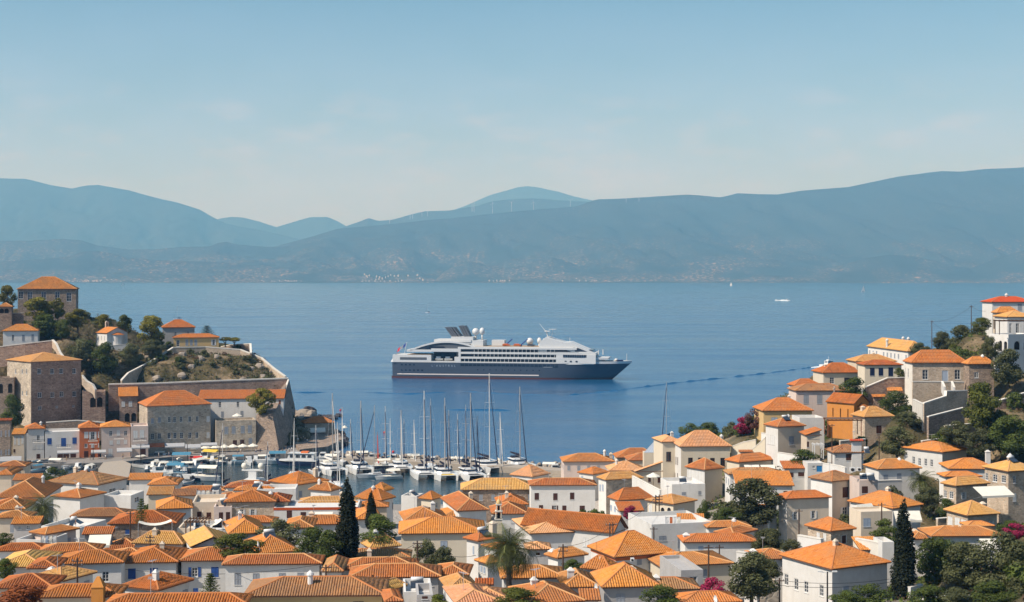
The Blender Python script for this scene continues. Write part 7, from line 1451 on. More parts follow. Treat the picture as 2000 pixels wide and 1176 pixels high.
# wind turbines on the far ridges
def turbine_mesh():
    a = MB(); a.tube((0, 0, -60), (0, 0, 78), 2.0, 1.3, 6); b_ = MB(); b_.box(-2, -4, 77, 2, 4, 81); c_ = MB()
    for k in range(3):
        an = k * 2.094 + .5; d = Vector((math.sin(an), 0, math.cos(an))); c_.tube(Vector((0, -5, 79)), Vector((0, -5, 79)) + d * 40, 1.2, .5, 4)
    return a.mesh('tower', 'whitepaint'), b_.mesh('nacelle', 'whitepaint'), c_.mesh('rotor', 'whitepaint')
TM = turbine_mesh()
ORD = 'leftmost second third fourth fifth sixth seventh eighth ninth tenth eleventh twelfth thirteenth'.split()
for k, (px, pb, Y) in enumerate(((761, 427, 17500), (801, 419, 17600), (806, 418, 17600), (824, 414, 17700), (835, 413, 17700), (922, 404, 17600), (926, 405, 17500), (962, 410, 16500), (999, 409, 16400), (1042, 409, 16300), (1114, 405, 16000), (1223, 387, 15400), (1248, 386, 15400))):
    r_ = empty('wind_turbine', at(px, pb, Y), 0, '%s wind turbine from the left on the hazy mainland ridge' % ORD[k], 'wind turbine', 'wind turbines on the far ridges')
    for nm_, me_ in zip(('tower', 'nacelle', 'rotor'), TM):
        o = inst(nm_, me_, r_)
        if nm_ == 'rotor': o.rotation_euler = (0, k * 1.1, 0); o.location = (-math.sin(k * 1.1) * 79, 0, 79 - math.cos(k * 1.1) * 79)
# ------------------------------------------------------------------ street things
def pole(label, px, y0, y1, Y, arms=2, lamp=False):
    x, y, z0 = at(px, y1, Y); z1 = at(px, y0, Y)[2]; r_ = empty('street_lamp' if lamp else 'utility_pole', (x, y, z0), 0, label, 'street lamp' if lamp else 'utility pole'); hgt = z1 - z0; m = MB(); m.tube((0, 0, -2.5), (0, 0, hgt), .13, .09, 7); m.obj('post', 'darkmetal' if lamp else 'polewood', r_)
    if lamp: q = MB(); q.tube((0, 0, hgt - .1), (.9, 0, hgt), .04); q.box(.6, -.12, hgt - .02, 1.2, .12, hgt + .12); q.tube((0, 0, hgt - .1), (-.9, 0, hgt), .04); q.box(-1.2, -.12, hgt - .02, -.6, .12, hgt + .12); q.obj('lamp_head', 'whitepaint', r_)
    else:
        q = MB()
        for k in range(arms): q.box(-.6, -.05, hgt - .4 - k * .5, .6, .05, hgt - .3 - k * .5)
        qa = q.obj('crossarm', 'polewood', r_); i_ = MB()
        for k in range(arms):
            for dx in (-.5, .5): i_.tube((dx, 0, hgt - .3 - k * .5), (dx, 0, hgt - .15 - k * .5), .05, None, 5)
        i_.obj('insulator', 'greypaint', qa)
    return Vector((x, y, z1 - .3))
PL = {}
for key, lab, px, y0, y1, Y, ar in (('a', 'dark utility pole in front of the yellow hip roof at lower left', 151, 1090, 1150, 160, 2), ('b', 'dark thin pole beside the little tiered conifer', 254.5, 999, 1052, 221, 1), ('c', 'short pole on the tan pyramid roof terrace', 293, 1045, 1072, 202, 2),
    ('d', 'brown pole in front of the olive tree by the big cream wall', 815, 1056, 1106, 184, 2), ('e', 'thick short pole by the brown ribbed roof fragment', 636.5, 1103, 1130, 172, 2), ('f', 'short dark pole on the front of the double orange roof', 728, 1123, 1145, 164, 1), ('g', 'pole with transformer beside the low ribbed roof right of the palm', 1099.7, 1063, 1114, 176, 2),
    ('h', 'thick pole of a pair on the long dark orange gable', 1197, 1020, 1058, 208, 1), ('i', 'thin pole of a pair on the long dark orange gable', 1191, 1021, 1058, 209, 1), ('j', 'left pole of the twin poles at the arched white house', 1280.6, 967, 1012, 252, 3), ('k', 'right pole of the twin poles at the arched white house', 1287.5, 966, 1012, 252, 4),
    ('l', 'short pole at the flat roofed white house corner', 1277, 1029, 1052, 226, 1), ('m', 'tall slim pole before the patched orange roof', 1384, 1064, 1140, 176, 1), ('n', 'thin pole beside the white house with long ribbed roof', 1405, 1064, 1098, 198, 1), ('o', 'dark leaning pole against the L shaped white house', 1560.6, 994, 1046, 238, 1),
    ('p', 'dark pole before the beige flat house', 1722, 982, 1056, 218, 1), ('q', 'dark pole at the left corner of the near white house', 1522.5, 1129, 1190, 178, 1), ('r', 'tall dark pole on the right skyline', 1820, 626, 690, 402, 1), ('s', 'thin mast pole on the right skyline beside the scarlet roof', 1897, 596, 650, 405, 1), ('t', 'brown pole in front of the pergola terrace on the right', 1625, 828, 884, 302, 1), ('u', 'pole below the stone cottage', 1717, 852, 884, 300, 1), ('v', 'thin pole on the ridge behind the chapel', 191, 612, 645, 548, 1)):
    PL[key] = pole(lab, px, y0, y1, Y, ar)
pole('street lamp with two heads at the front corner of the near white house', 1616, 1117, 1190, 176, lamp=True)
for k, px in enumerate((182, 275, 366)): pole(['quay lamp left of the brick red house', 'quay lamp before the narrow grey house', 'quay lamp before the long stone mansion'][k], px, 868, 899, 455, lamp=True)
def wire(a, b, label, sag=.8):
    mb = MB(); n_ = 8; pts = [a.lerp(b, i / n_) - Vector((0, 0, sag * 4 * (i / n_) * (1 - i / n_))) for i in range(n_ + 1)]
    for i in range(n_): mb.tube(pts[i], pts[i + 1], .03, None, 3)
    tag(mb.obj('power_cable', 'darkmetal'), label, 'cable')
wire(PL['r'], PL['s'], 'sagging cable between the two skyline poles', 1.2); wire(PL['s'], Vector(at(1925, 608, 392)), 'cable from the skyline mast to the scarlet roofed house', .4); wire(PL['r'], Vector(at(1868, 648, 402)), 'cable dropping from the tall skyline pole into the olives', 1.0)
wire(PL['d'], Vector(at(930, 1085, 190)), 'cable from the olive tree pole towards the big date palm', .8); wire(PL['d'], PL['e'], 'cable from the olive tree pole to the thick short pole', .9); wire(PL['a'], Vector(at(60, 1100, 176)), 'cable running left from the pole at the yellow roof', .6)
wire(PL['j'], PL['h'], 'cable between the twin poles and the pair on the gable', 1.0); wire(PL['q'], Vector(at(1745, 1130, 186)), 'upper cable across the near white house', .5); wire(PL['q'] - Vector((0, 0, .6)), Vector(at(1745, 1136, 186)), 'lower cable across the near white house', .5); wire(PL['o'], Vector(at(1480, 1025, 226)), 'cable from the leaning pole to the left', .8)
wire(PL['p'], Vector(at(1860, 975, 240)), 'cable from the beige house pole to the stone houses', .8); wire(PL['g'], PL['h'], 'cable from the transformer pole to the gable poles', .7); wire(Vector(at(245, 1112, 184)), Vector(at(630, 1102, 176)), 'long thin cable across the blue shuttered and grey shuttered houses', -.3 + 1.2)
def dish(label, px, py, d_px, Y, ax=200):
    x, y, z = at(px, py, Y); r_ = d_px / 2 * Y / F; o = empty('satellite_dish', (x, y, z), R(ax - 270), label, 'satellite dish'); m = MB(); rg = []
    for k in range(4): q = k / 3; rg.append([(r_ * (q + .02) * math.cos(6.283 * i / 12), -.25 * r_ * q * q, r_ * (q + .02) * math.sin(6.283 * i / 12)) for i in range(12)])
    m.rings(rg, cap=False); m.obj('reflector', 'whitepaint', o, True); s_ = MB(); s_.tube((0, .1, 0), (0, .15, -r_ * 2.4), .04); s_.tube((0, 0, -r_ * .8), (0, -r_ * .9, -.05), .025); s_.obj('mount', 'steel', o)
for a in (('white dish on the steep dark orange gable', 505, 1062, 11, 186), ('white dish beside the long brown speckled roof', 470, 1162, 11, 152), ('white dish on the roof right of the ribbed roofs, bottom centre', 1166, 1147, 16, 156), ('large white dish at the bottom edge beside the magenta flowers', 1399, 1170, 15, 150), ('pale dish on the brown shuttered stucco house', 397, 998, 7, 251), ('white dish on the solar tank terrace', 114, 1018, 8, 218)): dish(*a)
def box_unit(name, label, px, py, w, hh, Y, cat, mat='whitepaint', fan=True):
    x, y, z = at(px, py, Y); s_ = Y / F; o = empty(name, (x, y, z), 0, label, cat); m = MB(); W2, H2 = w * s_ / 2, hh * s_; m.box(-W2, -.3, 0, W2, .3, H2); m.obj('casing', mat, o); f_ = MB()
    if fan: f_.rings([[(W2 * .7 * math.cos(6.283 * i / 10) - W2 * .1, yy, H2 / 2 + W2 * .6 * math.sin(6.283 * i / 10)) for i in range(10)] for yy in (-.34, -.305)]); f_.obj('fan_grille', 'darkmetal', o)
    else: f_.box(-W2 * .9, -.33, H2 * .1, W2 * .9, -.305, H2 * .9); f_.obj('panel', 'palebluepaint', o)
for a in (('air_conditioner', 'air conditioner on the waterfront cream house', 829, 998, 7, 6, 286, 'air conditioner'), ('air_conditioner', 'air conditioner on the wall under the orange roof band', 1235, 1096, 7, 6, 176, 'air conditioner'), ('air_conditioner', 'air conditioner left of the covered water tanks', 1665, 921, 10, 8, 268, 'air conditioner'), ('air_conditioner', 'second air conditioner beside the veranda house', 1678, 920, 8, 7, 270, 'air conditioner')): box_unit(*a)
def tank(label, px, py, L_px, Y):
    x, y, z = at(px, py, Y); L_ = L_px * Y / F; o = empty('water_tank', (x, y, z), 0, label, 'water tank'); m = MB(); m.tube((-L_ / 2, 0, .5), (L_ / 2, 0, .5), .32, None, 12); m.obj('tank', 'whitepaint', o, True); f_ = MB()
    for x_ in (-L_ * .35, L_ * .35): f_.box(x_ - .05, -.3, -.4, x_ + .05, .3, .25)
    f_.obj('stand', 'steel', o); p_ = MB(); p_.poly([(-L_ / 2, -.35, .3), (L_ / 2, -.35, .3), (L_ / 2, -1.4, -.4), (-L_ / 2, -1.4, -.4)]); p_.obj('solar_panel', 'pane', o)
tank('solar water tank on the flat white terrace at lower left', 144, 1019, 9, 217); tank('white plastic tank on the pinkish link house', 1700, 932, 14, 268); tank('blue topped tank by the veranda house on the right', 1692, 880, 9, 298)
# parasols, awnings, shade sails, pergolas
def parasol(label, px, py, w_px, Y, group=None, mat='canvas'):
    x, y, z = at(px, py, Y); r_ = w_px / 2 * Y / F; o = empty('parasol', (x, y, z - 2.6), 0, label, 'parasol', group); m = MB(); n_ = 8
    m.rings([[(r_ * q * math.cos(6.283 * (i + .5) / n_), r_ * q * math.sin(6.283 * (i + .5) / n_), 2.6 + zz) for i in range(n_)] for q, zz in ((1.0, -.18), (1.0, 0), (.5, .42), (.04, .8))]); m.obj('canopy', mat, o); p_ = MB(); p_.tube((0, 0, -.1), (0, 0, 3.4), .05); p_.obj('pole', 'wood', o); b_ = MB(); b_.lathe([(.35, 0), (.35, .08), (.08, .12)], 8); b_.obj('base', 'concrete', o)
for k, px in enumerate((381, 402, 421, 438, 455, 474, 494)): parasol('cream cafe parasol on the quay, %s of the row of seven' % (ORD[k] + ('' if k == 0 else ' from the left')), px, 875 - k * .7, 22, 474 + k * .6, 'cafe parasols on the quay')
parasol('white parasol on the restaurant roof terrace', 463, 812, 20, 484); parasol('cream parasol on the mansion terrace', 1276, 930, 28, 322); parasol('tan parasol beside the harbour pavilion', 673, 835, 12, 518); parasol('cream parasol on the harbour wall below the pavilion', 617, 862, 13, 508)
def awning(label, x0, x1, y0, y1, Y, th=16, mat='shadedcloth', out=1.2):
    a = at(x0, y0, Y); c, s = math.cos(R(th)), math.sin(R(th)); k = (x1 - 1000) / F; w = (k * a[1] - a[0]) / (c - k * s); dz = (y1 - y0) * Y / F; o = empty('awning', a, R(th), label, 'awning'); m = MB()
    m.rings([[(0, 0, 0), (0, 0, -.06), (0, -out, -dz - .06), (0, -out, -dz)], [(w, 0, 0), (w, 0, -.06), (w, -out, -dz - .06), (w, -out, -dz)]]); m.box(0, -out - .02, -dz - .35, w, -out, -dz - .02); m.obj('cloth', mat, o); f_ = MB()
    for x_ in (.1, w - .1): f_.tube((x_, -out + .05, -dz - .05), (x_, 0, -dz - .9), .03, None, 4)
    f_.obj('arm', 'steel', o)
for a in (('cream awning of the white quay house shop', 112, 154, 880, 884, 456), ('grey awning of the brick red house shop', 178, 207, 879, 883, 457.5), ('white awning of the grey pink quay house', 228, 258, 875, 881, 458.5), ('white awning of the narrow grey house', 257, 292, 869, 874, 459.5), ('blue grey awning of the long stone mansion, left one', 322, 360, 866, 872, 466), ('pale awning of the long stone mansion, middle one', 361, 392, 868, 874, 467.5), ('grey awning of the long stone mansion, right one', 392, 424, 865, 869, 469.5), ('dark red awning of the long stone mansion', 291, 321, 866, 871, 465, 16, 'redwall'), ('dark shaded awning at the left edge of the quay', 0, 42, 892, 900, 441),
          ('white awning on the harbour pavilion', 605, 635, 836, 843, 516, 16, 'canvas'), ('cream sagging awning under the little orange roof', 175, 218, 1045, 1060, 204, 8, 'canvas', 2.2), ('white canvas awning between the two stone houses', 1900, 1962, 951, 964, 246, 14, 'canvas', 3.0), ('left white awning of the orange roofed house above the olive', 1453, 1482, 908, 914, 314, 4, 'canvas'), ('right white awning of the orange roofed house above the olive', 1485, 1512, 908, 914, 314, 4, 'canvas'), ('left bamboo blind under the wide orange roof', 1672, 1702, 986, 1000, 234, 30, 'canvas'), ('right bamboo blind under the wide orange roof', 1745, 1796, 998, 1014, 232, 4, 'canvas'), ('cream awning below the scarlet terrace band', 612, 650, 1000, 1005, 248, 3, 'canvas'), ('white awning of the ribbed roof with flecks', 1912, 1945, 1052, 1068, 201, 2, 'canvas')): awning(*a)
def shade(label, pts, Y, mat='canvas'):
    P = [Vector(at(px, py, Y + dy)) for px, py, dy in pts]; o = empty('shade_sail', P[0], 0, label, 'shade sail'); m = MB(); n_ = 6; g_ = lambda u, v: (P[0] * (1 - u) + P[1] * u) * (1 - v) + (P[3] * (1 - u) + P[2] * u) * v - P[0] - Vector((0, 0, 1.1 * 4 * u * (1 - u) * .5))
    for i in range(n_):
        for j in range(2): m.poly([g_(i / n_, j / 2), g_((i + 1) / n_, j / 2), g_((i + 1) / n_, (j + 1) / 2), g_(i / n_, (j + 1) / 2)])
    m.obj('cloth', mat, o, True); q = MB()
    for p in (P[0], P[1]): d = p - P[0]; q.tube(d, d - Vector((0, 0, 2.8)), .05)
    q.obj('post', 'steel', o)
shade('long cream shade sail left of the little conifer terrace', [(270, 1021, 0), (336, 1018, 0), (334, 1014, 5), (272, 1016, 5)], 217); shade('white shade sail on the pergola terrace', [(402, 1023, 0), (434, 1015, 0), (430, 1012, 4), (400, 1018, 4)], 214)
def pergola(label, x0, x1, y0, hm, Y, dep=3.0, mat='wood', n=7):
    a = at(x0, y0, Y); w = (x1 - x0) * Y / F; o = empty('pergola', (a[0], a[1], a[2] - hm), 0, label, 'pergola'); p_ = MB()
    for x in (0, w):
        for y in (0, dep): q = MB(); q.box(x - .08, y - .08, -.5, x + .08, y + .08, hm); q.obj('post', mat, o)
    for y in (0, dep): q = MB(); q.box(-.3, y - .06, hm, w + .3, y + .06, hm + .2); q.obj('beam', mat, o)
    if mat == 'rust': q = MB(); q.box(-.3, -.4, hm + .34, w + .3, dep + .4, hm + .40); q.obj('reed_mat', 'wood', o)
    for k in range(n): q = MB(); x = w * k / (n - 1); q.box(x - .05, -.4, hm + .204, x + .05, dep + .4, hm + .33); q.obj('rafter', mat, o)
pergola('brown pergola on the roof terrace in the middle of the old roofs', 363, 400, 1021, 2.8, 214); pergola('wooden pergola in front of the orange chapel', 1617, 1682, 822, 2.8, 314, 3.5, 'rust', 9); pergola('dark pergola over the loggia of the arcaded villa', 1952, 2010, 628, 2.6, 340, 3.0, 'polewood', 8); pergola('white frame pergola below the corner house', 1591, 1608, 870, 2.4, 305, 2, 'whitepaint', 3)
# glasshouse behind the mansion wing
gh = empty('glasshouse', at(1258, 884, 385), 0, 'glazed conservatory roof left of the neoclassical mansion', 'conservatory'); q = MB(); q.poly([(0, 0, 0), (5, 0, 0), (5, 4, 2.8), (3.4, 4, 2.8)]); q.obj('glass', 'palebluepaint', gh); q = MB()
for k in range(8): t = k / 7; q.tube((5 * t, 0, .03), (3.4 + 1.6 * t, 4, 2.83), .05, None, 4)
q.obj('glazing_bars', 'whitepaint', gh, kind='stuff'); q = MB(); q.box(0, 0, -4, 5, 4, -.05); q.obj('wall', 'cream', gh)
# chapels and the bell tower
def chapel(label, px, py, Y, th, w, d, he, rr_, wall, tile, apse=True, windows=3):
    x, y, z = at(px, py, Y); zb = z - he; o = empty('chapel', (x, y, zb), R(th), label, 'chapel'); m = MB()
    for f_ in (0, 1): m.poly([(0, d * f_, -3), (w, d * f_, -3), (w, d * f_, he), (w / 2, d * f_, he + rr_), (0, d * f_, he)])
    wf = []
    for k in range(windows): yy = d * (k + .8) / (windows + .6); wf.append((d - yy - .14, d - yy + .14, he * .35, he * .72))
    for a in (0, 1): wall_face(m, (w * a, d), (0, -1), d, -3, he, wf, (1 - 2 * a, 0), .22)
    m.obj('wall', wall, o)
    for a in (0, 1):
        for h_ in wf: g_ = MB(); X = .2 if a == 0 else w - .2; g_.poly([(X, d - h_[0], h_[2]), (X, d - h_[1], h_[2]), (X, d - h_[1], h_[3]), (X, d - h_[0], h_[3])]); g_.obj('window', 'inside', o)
    polys = [[(-.3, d + .3, he - .2), (-.3, -.3, he - .2), (w / 2, -.3, he + rr_ + .1), (w / 2, d + .3, he + rr_ + .1)], [(w + .3, -.3, he - .2), (w + .3, d + .3, he - .2), (w / 2, d + .3, he + rr_ + .1), (w / 2, -.3, he + rr_ + .1)]]; r_ = MB()
    for p in polys: r_.poly(p); r_.poly([(q[0], q[1], q[2] - .12) for q in reversed(p)])
    ro = r_.obj('roof', 'soffit', o); t_ = tile_field(polys, False); to = bpy.data.objects.new('roof_tiles', facemesh('roof_tiles', *t_, 't_' + tile)); col.objects.link(to); to.parent = ro; to['kind'] = 'stuff'
    if apse:
        a_ = MB(); R_ = w * .27; cs = [(w / 2 + R_ * math.cos(math.pi * (1 + k / 8)), R_ * .9 * math.sin(math.pi * (1 + k / 8))) for k in range(9)]; a_.prism(cs, -3, he * .82); a_.obj('apse', wall, o); c_ = MB(); Z = he * .83
        for k in range(8): c_.poly([(w / 2 + (cs[k][0] - w / 2) * 1.15, cs[k][1] * 1.15, Z), (w / 2 + (cs[k + 1][0] - w / 2) * 1.15, cs[k + 1][1] * 1.15, Z), (w / 2, -.01, Z + .9)])
        c_.obj('apse_roof', 't_' + tile, o)
    return o, zb
ch, zb = chapel('white chapel with bell gable and orange gable roof on the headland', 209, 650, 531, 46, 8.6, 7.6, 4.6, 1.8, 'white', 'bright')
bg_ = MB(); bg_.box(3.7, 7.3, 6.2, 4.05, 7.8, 8.0); bg_.box(4.75, 7.3, 6.2, 5.1, 7.8, 8.0); bg_.rings([[(4.4 + r_ * math.cos(math.pi * k / 8), y_, 8.0 + r_ * math.sin(math.pi * k / 8)) for k in range(9) for r_ in (.7,)] for y_ in (7.3, 7.8)]); bg_.obj('bell_gable', 'beige', ch); bl_ = MB(); bl_.lathe([(.3, 7.0), (.24, 7.4), (.06, 7.6)], 8, (4.4, 7.55, 0)); bl_.obj('bell', 'darkmetal', ch)
oc, zb = chapel('orange painted chapel with crosses and red brown roof on the right hill', 1668, 787, 332, 42, 6.0, 7.5, 5.6, 1.7, 'orangewall', 'red')
for y_ in (-.2, 7.6): c_ = MB(); c_.box(2.93, y_ - .06, 7.3, 3.07, y_ + .06, 8.9); c_.box(2.55, y_ - .06, 8.2, 3.45, y_ + .06, 8.34); c_.obj('cross', 'coping', oc)
bt = empty('bell_tower', at(974, 1020, 239), 0, 'ornate tiered church bell tower of cream marble in the town centre', 'bell tower')
for k, (z0, z1, s_) in enumerate(((-4, 1.2, 1.05), (1.2, 3.6, .95), (3.6, 5.6, .75))):
    if k == 0: q = MB(); q.box(-s_, -s_, z0, s_, s_, z1); q.obj('base', 'cream', bt)
    else:
        q = MB(); q.box(-s_ * .45, -s_ * .45, z0, s_ * .45, s_ * .45, z1 - .25); q.obj('core', 'inside', bt)  # near-black block stands for the shade inside the open tier
        for a in (-1, 1):
            for b_ in (-1, 1): q = MB(); q.tube((a * s_ * .85, b_ * s_ * .85, z0 + .1), (a * s_ * .85, b_ * s_ * .85, z1 - .25), .16, None, 8); q.obj('column', 'cream', bt)
        for a in (-1, 1): q = MB(); q.box(a * s_ * .85 - .1, -s_ * .6, z0 + .1, a * s_ * .85 + .1, -s_ * .2, z1 - .4); q.obj('pier', 'ochre', bt)
    q = MB(); q.box(-s_ * 1.2, -s_ * 1.2, z1 - .25, s_ * 1.2, s_ * 1.2, z1); q.box(-s_ * 1.05, -s_ * 1.05, z1 - .45, s_ * 1.05, s_ * 1.05, z1 - .254); q.obj('cornice', 'coping', bt)
q = MB(); q.lathe([(.72, 5.6), (.72, 5.9), (.6, 6.4), (.35, 6.8), (.1, 7.0), (.08, 7.7)], 12); q.obj('cupola', 'ochre', bt, True); q = MB(); q.box(-.04, -.04, 7.7, .04, .04, 8.4); q.box(-.25, -.04, 8.0, .25, .04, 8.1); q.obj('cross', 'coping', bt)
bt.scale = (.55,) * 3
# balconies of the quay houses
def balcony(label, x0, x1, y, Y, th=16, col_='darkmetal'):
    a = at(x0, y, Y); c, s = math.cos(R(th)), math.sin(R(th)); k = (x1 - 1000) / F; w = (k * a[1] - a[0]) / (c - k * s); o = empty('balcony', a, R(th), label, 'balcony'); q = MB(); q.box(0, -1.0, -.15, w, 0, 0); q.obj('slab', 'coping', o); q = MB(); q.box(0, -1.0, .9, w, -.95, .96)
    for i in range(9): q.box(w * i / 8 - .02, -.99, .001, w * i / 8 + .02, -.96, .9)
    q.obj('railing', col_, o, kind='stuff')
for a in (('black railed balcony on the white house with blue shutters', 111, 139, 874, 457.5), ('white balcony on the brick red house', 172, 191, 861, 458.5), ('black balcony on the grey pink quay house', 222, 242, 857, 459), ('long black balcony on the narrow grey house', 259, 286, 861, 460), ('pale balcony on the white quay house with pot chimney', 64, 88, 864, 455.5)): balcony(*a)
# people on the quay
def person_mesh(seed):
    """one continuous figure standing at ease: legs, hips, chest, arms, neck and head in one skinned surface"""
    r = random.Random(seed); st = r.uniform(.05, .28); sw_ = r.uniform(-.1, .25)
    V = [(0, 0, .92), (.09, 0, .88), (.10 + st * .2, st, .48), (.10 + st * .1, st * .9 + (.05 if st > .15 else 0), .06), (.10, st + .12, .03), (-.09, 0, .88), (-.10, -st, .48), (-.10, -st * 1.2, .06), (-.10, -st * 1.2 + .12, .03), (0, 0, 1.15), (0, 0, 1.40), (.19, 0, 1.40), (.25, sw_ * .4, 1.12), (.24, sw_ + .1, .86), (-.19, 0, 1.40), (-.25, -sw_ * .4, 1.12), (-.24, -sw_ + .12, .88), (0, 0, 1.50), (0, .02, 1.60), (0, .01, 1.74)]
    E = [(0, 1), (1, 2), (2, 3), (3, 4), (0, 5), (5, 6), (6, 7), (7, 8), (0, 9), (9, 10), (10, 11), (11, 12), (12, 13), (10, 14), (14, 15), (15, 16), (10, 17), (17, 18), (18, 19)]
    rad = [.13, .10, .07, .045, .04, .10, .07, .045, .04, .13, .14, .07, .05, .035, .07, .05, .035, .055, .095, .085]
    me = bpy.data.meshes.new('person'); me.from_pydata(V, E, []); o = bpy.data.objects.new('person', me); col.objects.link(o); sk = o.modifiers.new('skin', 'SKIN'); ss = o.modifiers.new('sub', 'SUBSURF'); ss.levels = 1; ss.render_levels = 1
    for i, v in enumerate(me.skin_vertices[0].data): v.radius = (rad[i],) * 2; v.use_root = i == 0
    dg = bpy.context.evaluated_depsgraph_get(); out = bpy.data.meshes.new_from_object(o.evaluated_get(dg)); bpy.data.objects.remove(o); top = r.choice(['c_white', 'c_red', 'c_navy', 'c_tan']); bot = r.choice(['c_navy', 'c_tan', 'c_dark'])
    out.materials.clear()
    for mn in ('c_skin', top, bot): out.materials.append(MATS[mn])
    for p in out.polygons: z = p.center.z; p.material_index = 0 if (z > 1.46 or (abs(p.center.x) > .2 and z < 1.15) or z < .45) else (1 if z > .93 else 2)
    return out, top
plain('c_skin', (.40, .22, .15)); plain('c_white', (.6, .6, .58)); plain('c_red', (.45, .05, .04)); plain('c_navy', (.03, .05, .14)); plain('c_tan', (.42, .30, .18)); plain('c_dark', (.03, .03, .035)); plain('c_hair', (.035, .02, .012))
PM = [person_mesh(i) for i in range(6)]; hm_ = MB(); hm_.ball((0, -.02, 1.70), .105, 8, 5, .9); HAIR = hm_.mesh('hair', 'c_hair'); wordt = {'c_white': 'white', 'c_red': 'red', 'c_navy': 'navy', 'c_tan': 'tan'}
pr_ = random.Random(3)
for k, (px, py) in enumerate(((559, 884), (565, 884), (570, 883), (545, 885), (552, 886), (536, 887), (464, 887), (470, 886), (500, 886), (584, 860), (588, 862), (592, 861), (596, 863), (582, 864), (600, 866), (508, 886), (176, 899), (206, 898), (240, 896), (310, 893), (330, 892), (98, 901), (130, 901), (361, 891))):
    zz = 2.5 if 575 < px < 640 and py < 868 else 1.5; x, y = sea_at(px, py, zz); pm_, top = PM[k % 6]; o = inst('person', pm_, None, (x, y, zz), pr_.uniform(0, 6.28)); tag(o, 'person in a %s top' % wordt[top], 'person'); SCAT.append(o); inst('hair', HAIR, o)
# buoys out on the water
for px, py, wb in ((665, 802, 'beyond the harbour pavilion'), (751, 846, 'in open water above the catamarans'), (768, 884, 'close to the mole')):
    x, y = sea_at(px, py); o = empty('buoy', (x, y, 0), 0, 'small reddish mooring buoy ' + wb, 'buoy', 'mooring buoys'); q = MB(); q.ball((0, 0, .2), .5, 8, 6); q.obj('float', 'tarpred', o); q = MB(); q.tube((0, 0, .6), (0, 0, 1.4), .05); q.obj('staff', 'steel', o)

# aerials, solar heaters and washing on the roofs of the town
am = MB(); am.tube((0, 0, -.6), (0, 0, 2.4), .035, None, 4); AM = am.mesh('mast', 'steel'); ae = MB()
ae.tube((-.6, 0, 2.3), (.7, 0, 2.3), .025, None, 4)
for k in range(6): ae.tube((-.5 + k * .22, -.35 + k * .03, 2.3), (-.5 + k * .22, .35 - k * .03, 2.3), .018, None, 3)
AE = ae.mesh('aerial', 'steel'); cr3 = random.Random(17); near_ = [t for t in TOPS if 140 < t[5] < 330]
for t in cr3.sample([t for t in near_ if t[4] != 'flat'], 34):
    o = empty('tv_aerial', (t[1][0], t[1][1], t[2] - .5), cr3.uniform(0, 6), 'thin television aerial', 'aerial'); inst('mast', AM, o); inst('aerial', AE, o); SCAT.append(o)
tk_ = MB(); tk_.tube((-.7, 0, .75), (.7, 0, .75), .27, None, 10); TK = tk_.mesh('tank', 'whitepaint', True); pn_ = MB(); pn_.rings([[(-.75, -.2, .6), (.75, -.2, .6), (.75, -.2, .54), (-.75, -.2, .54)], [(-.75, -1.3, .05), (.75, -1.3, .05), (.75, -1.3, -.01), (-.75, -1.3, -.01)]]); PN = pn_.mesh('solar_panel', 'pane'); fr_ = MB(); fr_.box(-.7, -.05, -.6, -.64, .05, .5); fr_.box(.64, -.05, -.6, .7, .05, .5); fr_.box(-.7, -.02, .0, .7, .02, .05); FR = fr_.mesh('frame', 'steel')
for t in cr3.sample([t for t in near_ if t[4] == 'flat'], 9) + cr3.sample([t for t in near_ if t[4] != 'flat'], 7):
    z = t[3] - .1 if t[4] == 'flat' else t[2] - .1; o = empty('solar_water_heater', (t[0][0], t[0][1], z), t[7] + cr3.uniform(-.3, .3), 'solar water heater with white tank', 'solar heater'); inst('tank', TK, o); inst('solar_panel', PN, o); inst('frame', FR, o); SCAT.append(o)
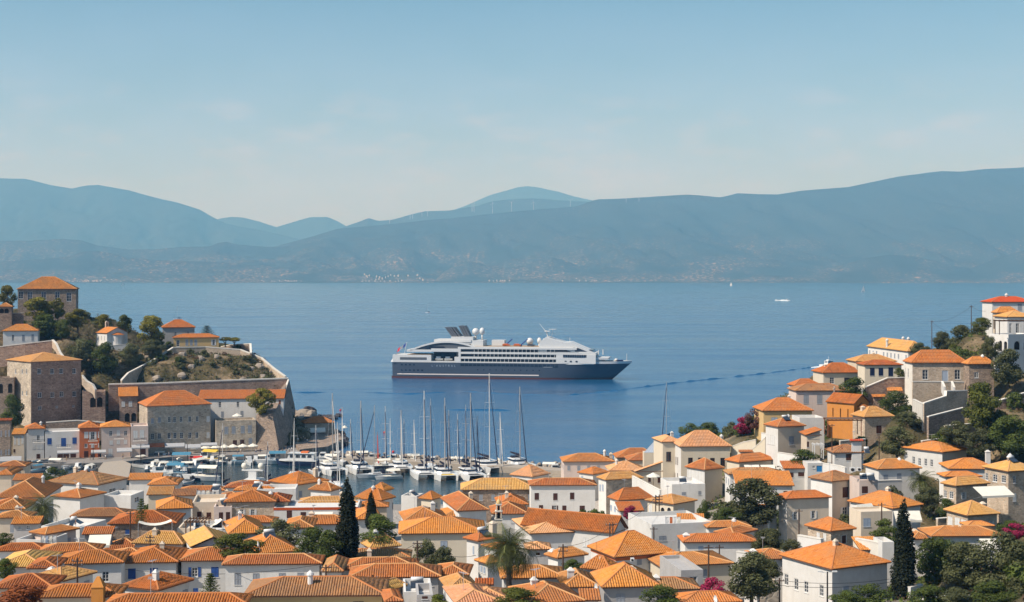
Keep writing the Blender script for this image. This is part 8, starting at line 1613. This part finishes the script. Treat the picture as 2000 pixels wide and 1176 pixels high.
def washing(label, px, py, w_px, Y, cols):
    x, y, z = at(px, py, Y); w = w_px * Y / F; o = empty('washing_line', (x, y, z - 1.7), R(6), label, 'washing line'); p_ = MB()
    for a in (0, w): q = MB(); q.tube((a, 0, -.4), (a, 0, 1.8), .04); q.obj('post', 'steel', o)
    p_.tube((0, 0, 1.7), (w, 0, 1.7), .015, None, 3); p_.obj('line', 'steel', o); n_ = len(cols)
    for k, c in enumerate(cols): q = MB(); a = w * (k + .1) / n_; b_ = w * (k + .85) / n_; q.rings([[(a, .02 * math.sin(i * 2), 1.68 - i * .3), (a, .03 + .02 * math.sin(i * 2), 1.68 - i * .3), (b_, .03 + .02 * math.cos(i * 2), 1.68 - i * .3), (b_, .02 * math.cos(i * 2), 1.68 - i * .3)] for i in range(5)]); q.obj('sheet', c, o)
washing('white sheets drying beside the laundry hut on the roof terrace', 384, 958, 26, 262, ('whitepaint', 'whitepaint', 'canvas')); washing('washing line of pale clothes on the open white parapet terrace', 80, 1046, 30, 203, ('whitepaint', 'palebluepaint', 'canvas', 'whitepaint')); washing('washing on the long white roof terrace with the pergola', 440, 1024, 24, 213, ('canvas', 'whitepaint', 'palebluepaint')); washing('washing line on the big flat roofed white house', 1300, 1010, 30, 236, ('whitepaint', 'redwall', 'whitepaint', 'canvas'))

# ------------------------------------------------------------------ labels by place for things told apart only by where they stand
def pix(o): p = o.matrix_world.translation if o.parent else o.location; return (1000 + F * p[0] / p[1], YH + (H - p[2]) * F / p[1], p[1])
LM = []
for o in list(bpy.data.objects):
    if o.parent is None and o not in SCAT and o.get('label') and o.get('category') in ('house', 'chapel', 'wall', 'tour boat', 'sailing yacht', 'catamaran', 'utility pole', 'palm tree', 'motor yacht', 'street lamp') and len(o['label'].split()) <= 11:
        u, v, Y = pix(o); LM.append((u, v - (25 if o['category'] == 'house' else 0), Y, o['label']))
taken = set()
for o in SCAT:
    u, v, Y = pix(o); best = None
    for (a, b_, Y2, lab) in LM:
        dx, dy = u - a, v - b_; rel = ('right of' if dx > 0 else 'left of') if abs(dx) > abs(dy) * .8 else ('below' if dy > 0 else 'above')
        txt = '%s %s the %s' % (o['label'], rel, lab)
        if len(txt.split()) > 16 or txt in taken: continue
        c = math.hypot(dx, dy) + abs(Y - Y2) * .5
        if best is None or c < best[0]: best = (c, txt)
    o['label'] = best[1]; taken.add(best[1])
